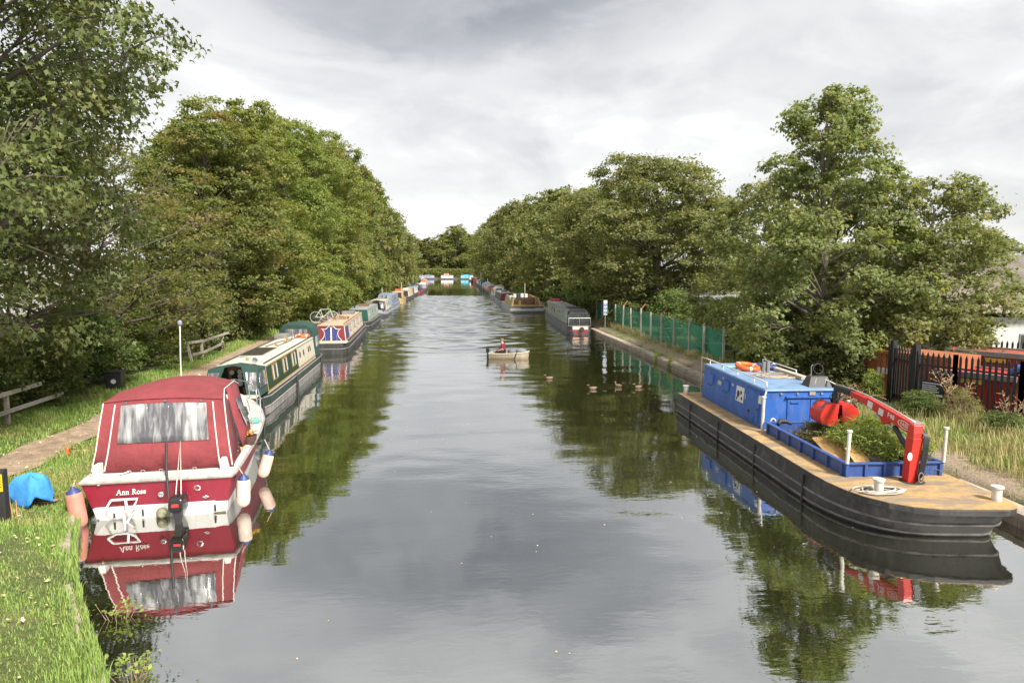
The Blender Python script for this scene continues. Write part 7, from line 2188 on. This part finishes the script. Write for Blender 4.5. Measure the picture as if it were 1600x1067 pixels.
for z in (.86, .80, .74, .69):
    q.box(-.055, .05, -.108, -.106, z - .012, z + .012)
q.build('lettering', RUBBER, pl_, kind='stuff')
# water plants and floating leaves near the left bank
def water_plant(label, px, py, seed, n_=90):
    p = P(px, py, 0)
    t = thing('water_plant', label, 'plant', (p.x, p.y, 0), 0, 'water plants under the left bank')
    rng = np.random.default_rng(seed)
    ps = (rng.normal(size=(n_, 3)) * np.array([.16, .10, .06]) + np.array([0, 0, .14])).astype(np.float32)
    ps[:, 2] = np.abs(ps[:, 2]) + .02
    f_ = share('foliage', leaf_cloud('foliage', ps, rng.normal(size=(n_, 3)).astype(np.float32) * .5 + np.array([0, 0, 1], np.float32), .065, LEAF_TRI, G6, rng), t); f_['kind'] = 'stuff'
    r = random.Random(seed); q = MB()
    for k in range(10):
        e = ps[r.randrange(n_)]
        q.tube([(e[0] * .3, e[1] * .3, -.15), tuple(float(v) for v in e)], [.006, .003], 4)
    q.build('stem', M('dead_stem', (.28, .19, .12)), t)
water_plant('small yellow-green water plant in the reflection of the cruiser', 185, 968, 81)
water_plant('leafy water plant at the bottom edge near the grass corner', 205, 1060, 82, 70)
water_plant('leafy water plant a little right of the one at the bottom edge', 222, 1052, 83, 40)
rng = np.random.default_rng(15)
n_ = 100
ps = np.stack([rng.uniform(-6, 10, n_), rng.uniform(8, 30, n_), np.full(n_, .006)], 1).astype(np.float32)
keep = [(XL(float(y)) + .4 < x < XR(float(y)) - .4) for x, y, z in ps]
ps = ps[np.array(keep)]
me = leaf_cloud('floating_leaves', ps, np.tile(np.array([[0.02, 0, 1]], np.float32), (len(ps), 1)), .045, LEAF_TRI, leaf_mat('floating_leaf', [(.35, .30, .16), (.28, .22, .10), (.42, .38, .25)], (.3, .2, .1), .3, trans=0), rng)
o = bpy.data.objects.new('floating_leaves', me); COL.objects.link(o); o['kind'] = 'stuff'; o['label'] = 'small pale leaves scattered on the water'; o['category'] = 'leaves'
# buddleia flower heads
t = thing('buddleia_flowers', 'purple buddleia flower spikes in the bush below the mast sensor', 'flowers', (-14.6, 29.6, .5))
r = random.Random(3)
for k in range(12):
    p = Vector((r.uniform(-.5, 1.2), r.uniform(-1.6, .3), r.uniform(1.9, 3.3)))
    MB().tube([p, p + Vector((.05, -.08, .08)), p + Vector((.12, -.16, .10))], [.035, .045, .008], 6).build('flower_spike', M('buddleia', (.25, .13, .36), .8, var=.3, scale=30), t)
# warehouse beyond the left trees
wh = thing('warehouse', 'pale warehouse with a teal roof edge glimpsed through the left trees', 'building', (-75, 62, .6), .15)
MB().box(0, 34, 0, 20, -.2, 7.5).build('wall', WALLW, wh); MB().box(-.4, 34.4, -.4, 20.4, 7.51, 8.5).build('roof_edge', C['teal'], wh)
for k in range(6):
    w_ = MB().box(3 + k * 5, 6 + k * 5, -.05, 0, 3.5, 5.2).build('window', GREYH, wh); MB().box(3.1 + k * 5, 5.9 + k * 5, -.07, -.05, 3.6, 5.1).build('pane', PANE, w_)

# fallen leaves on the near grass
rng = np.random.default_rng(25)
n_ = 420
yy = rng.uniform(7, 24, n_); xx = np.array([XL(float(v)) for v in yy]) - .2 - rng.random(n_) * 3.2
ps = np.stack([xx, yy, zvec(xx, yy) + .07], 1).astype(np.float32)
o = bpy.data.objects.new('fallen_leaves', leaf_cloud('fallen_leaves', ps, rng.normal(size=(n_, 3)).astype(np.float32) * .4 + np.array([0, 0, 1], np.float32), .065, LEAF_TRI, leaf_mat('fallen_leaf', [(.34, .28, .15), (.26, .18, .08), (.42, .38, .27)], (.3, .2, .1), .3, trans=0), rng))
COL.objects.link(o); o['kind'] = 'stuff'; o['label'] = 'dry fallen leaves scattered over the near grass'; o['category'] = 'leaves'
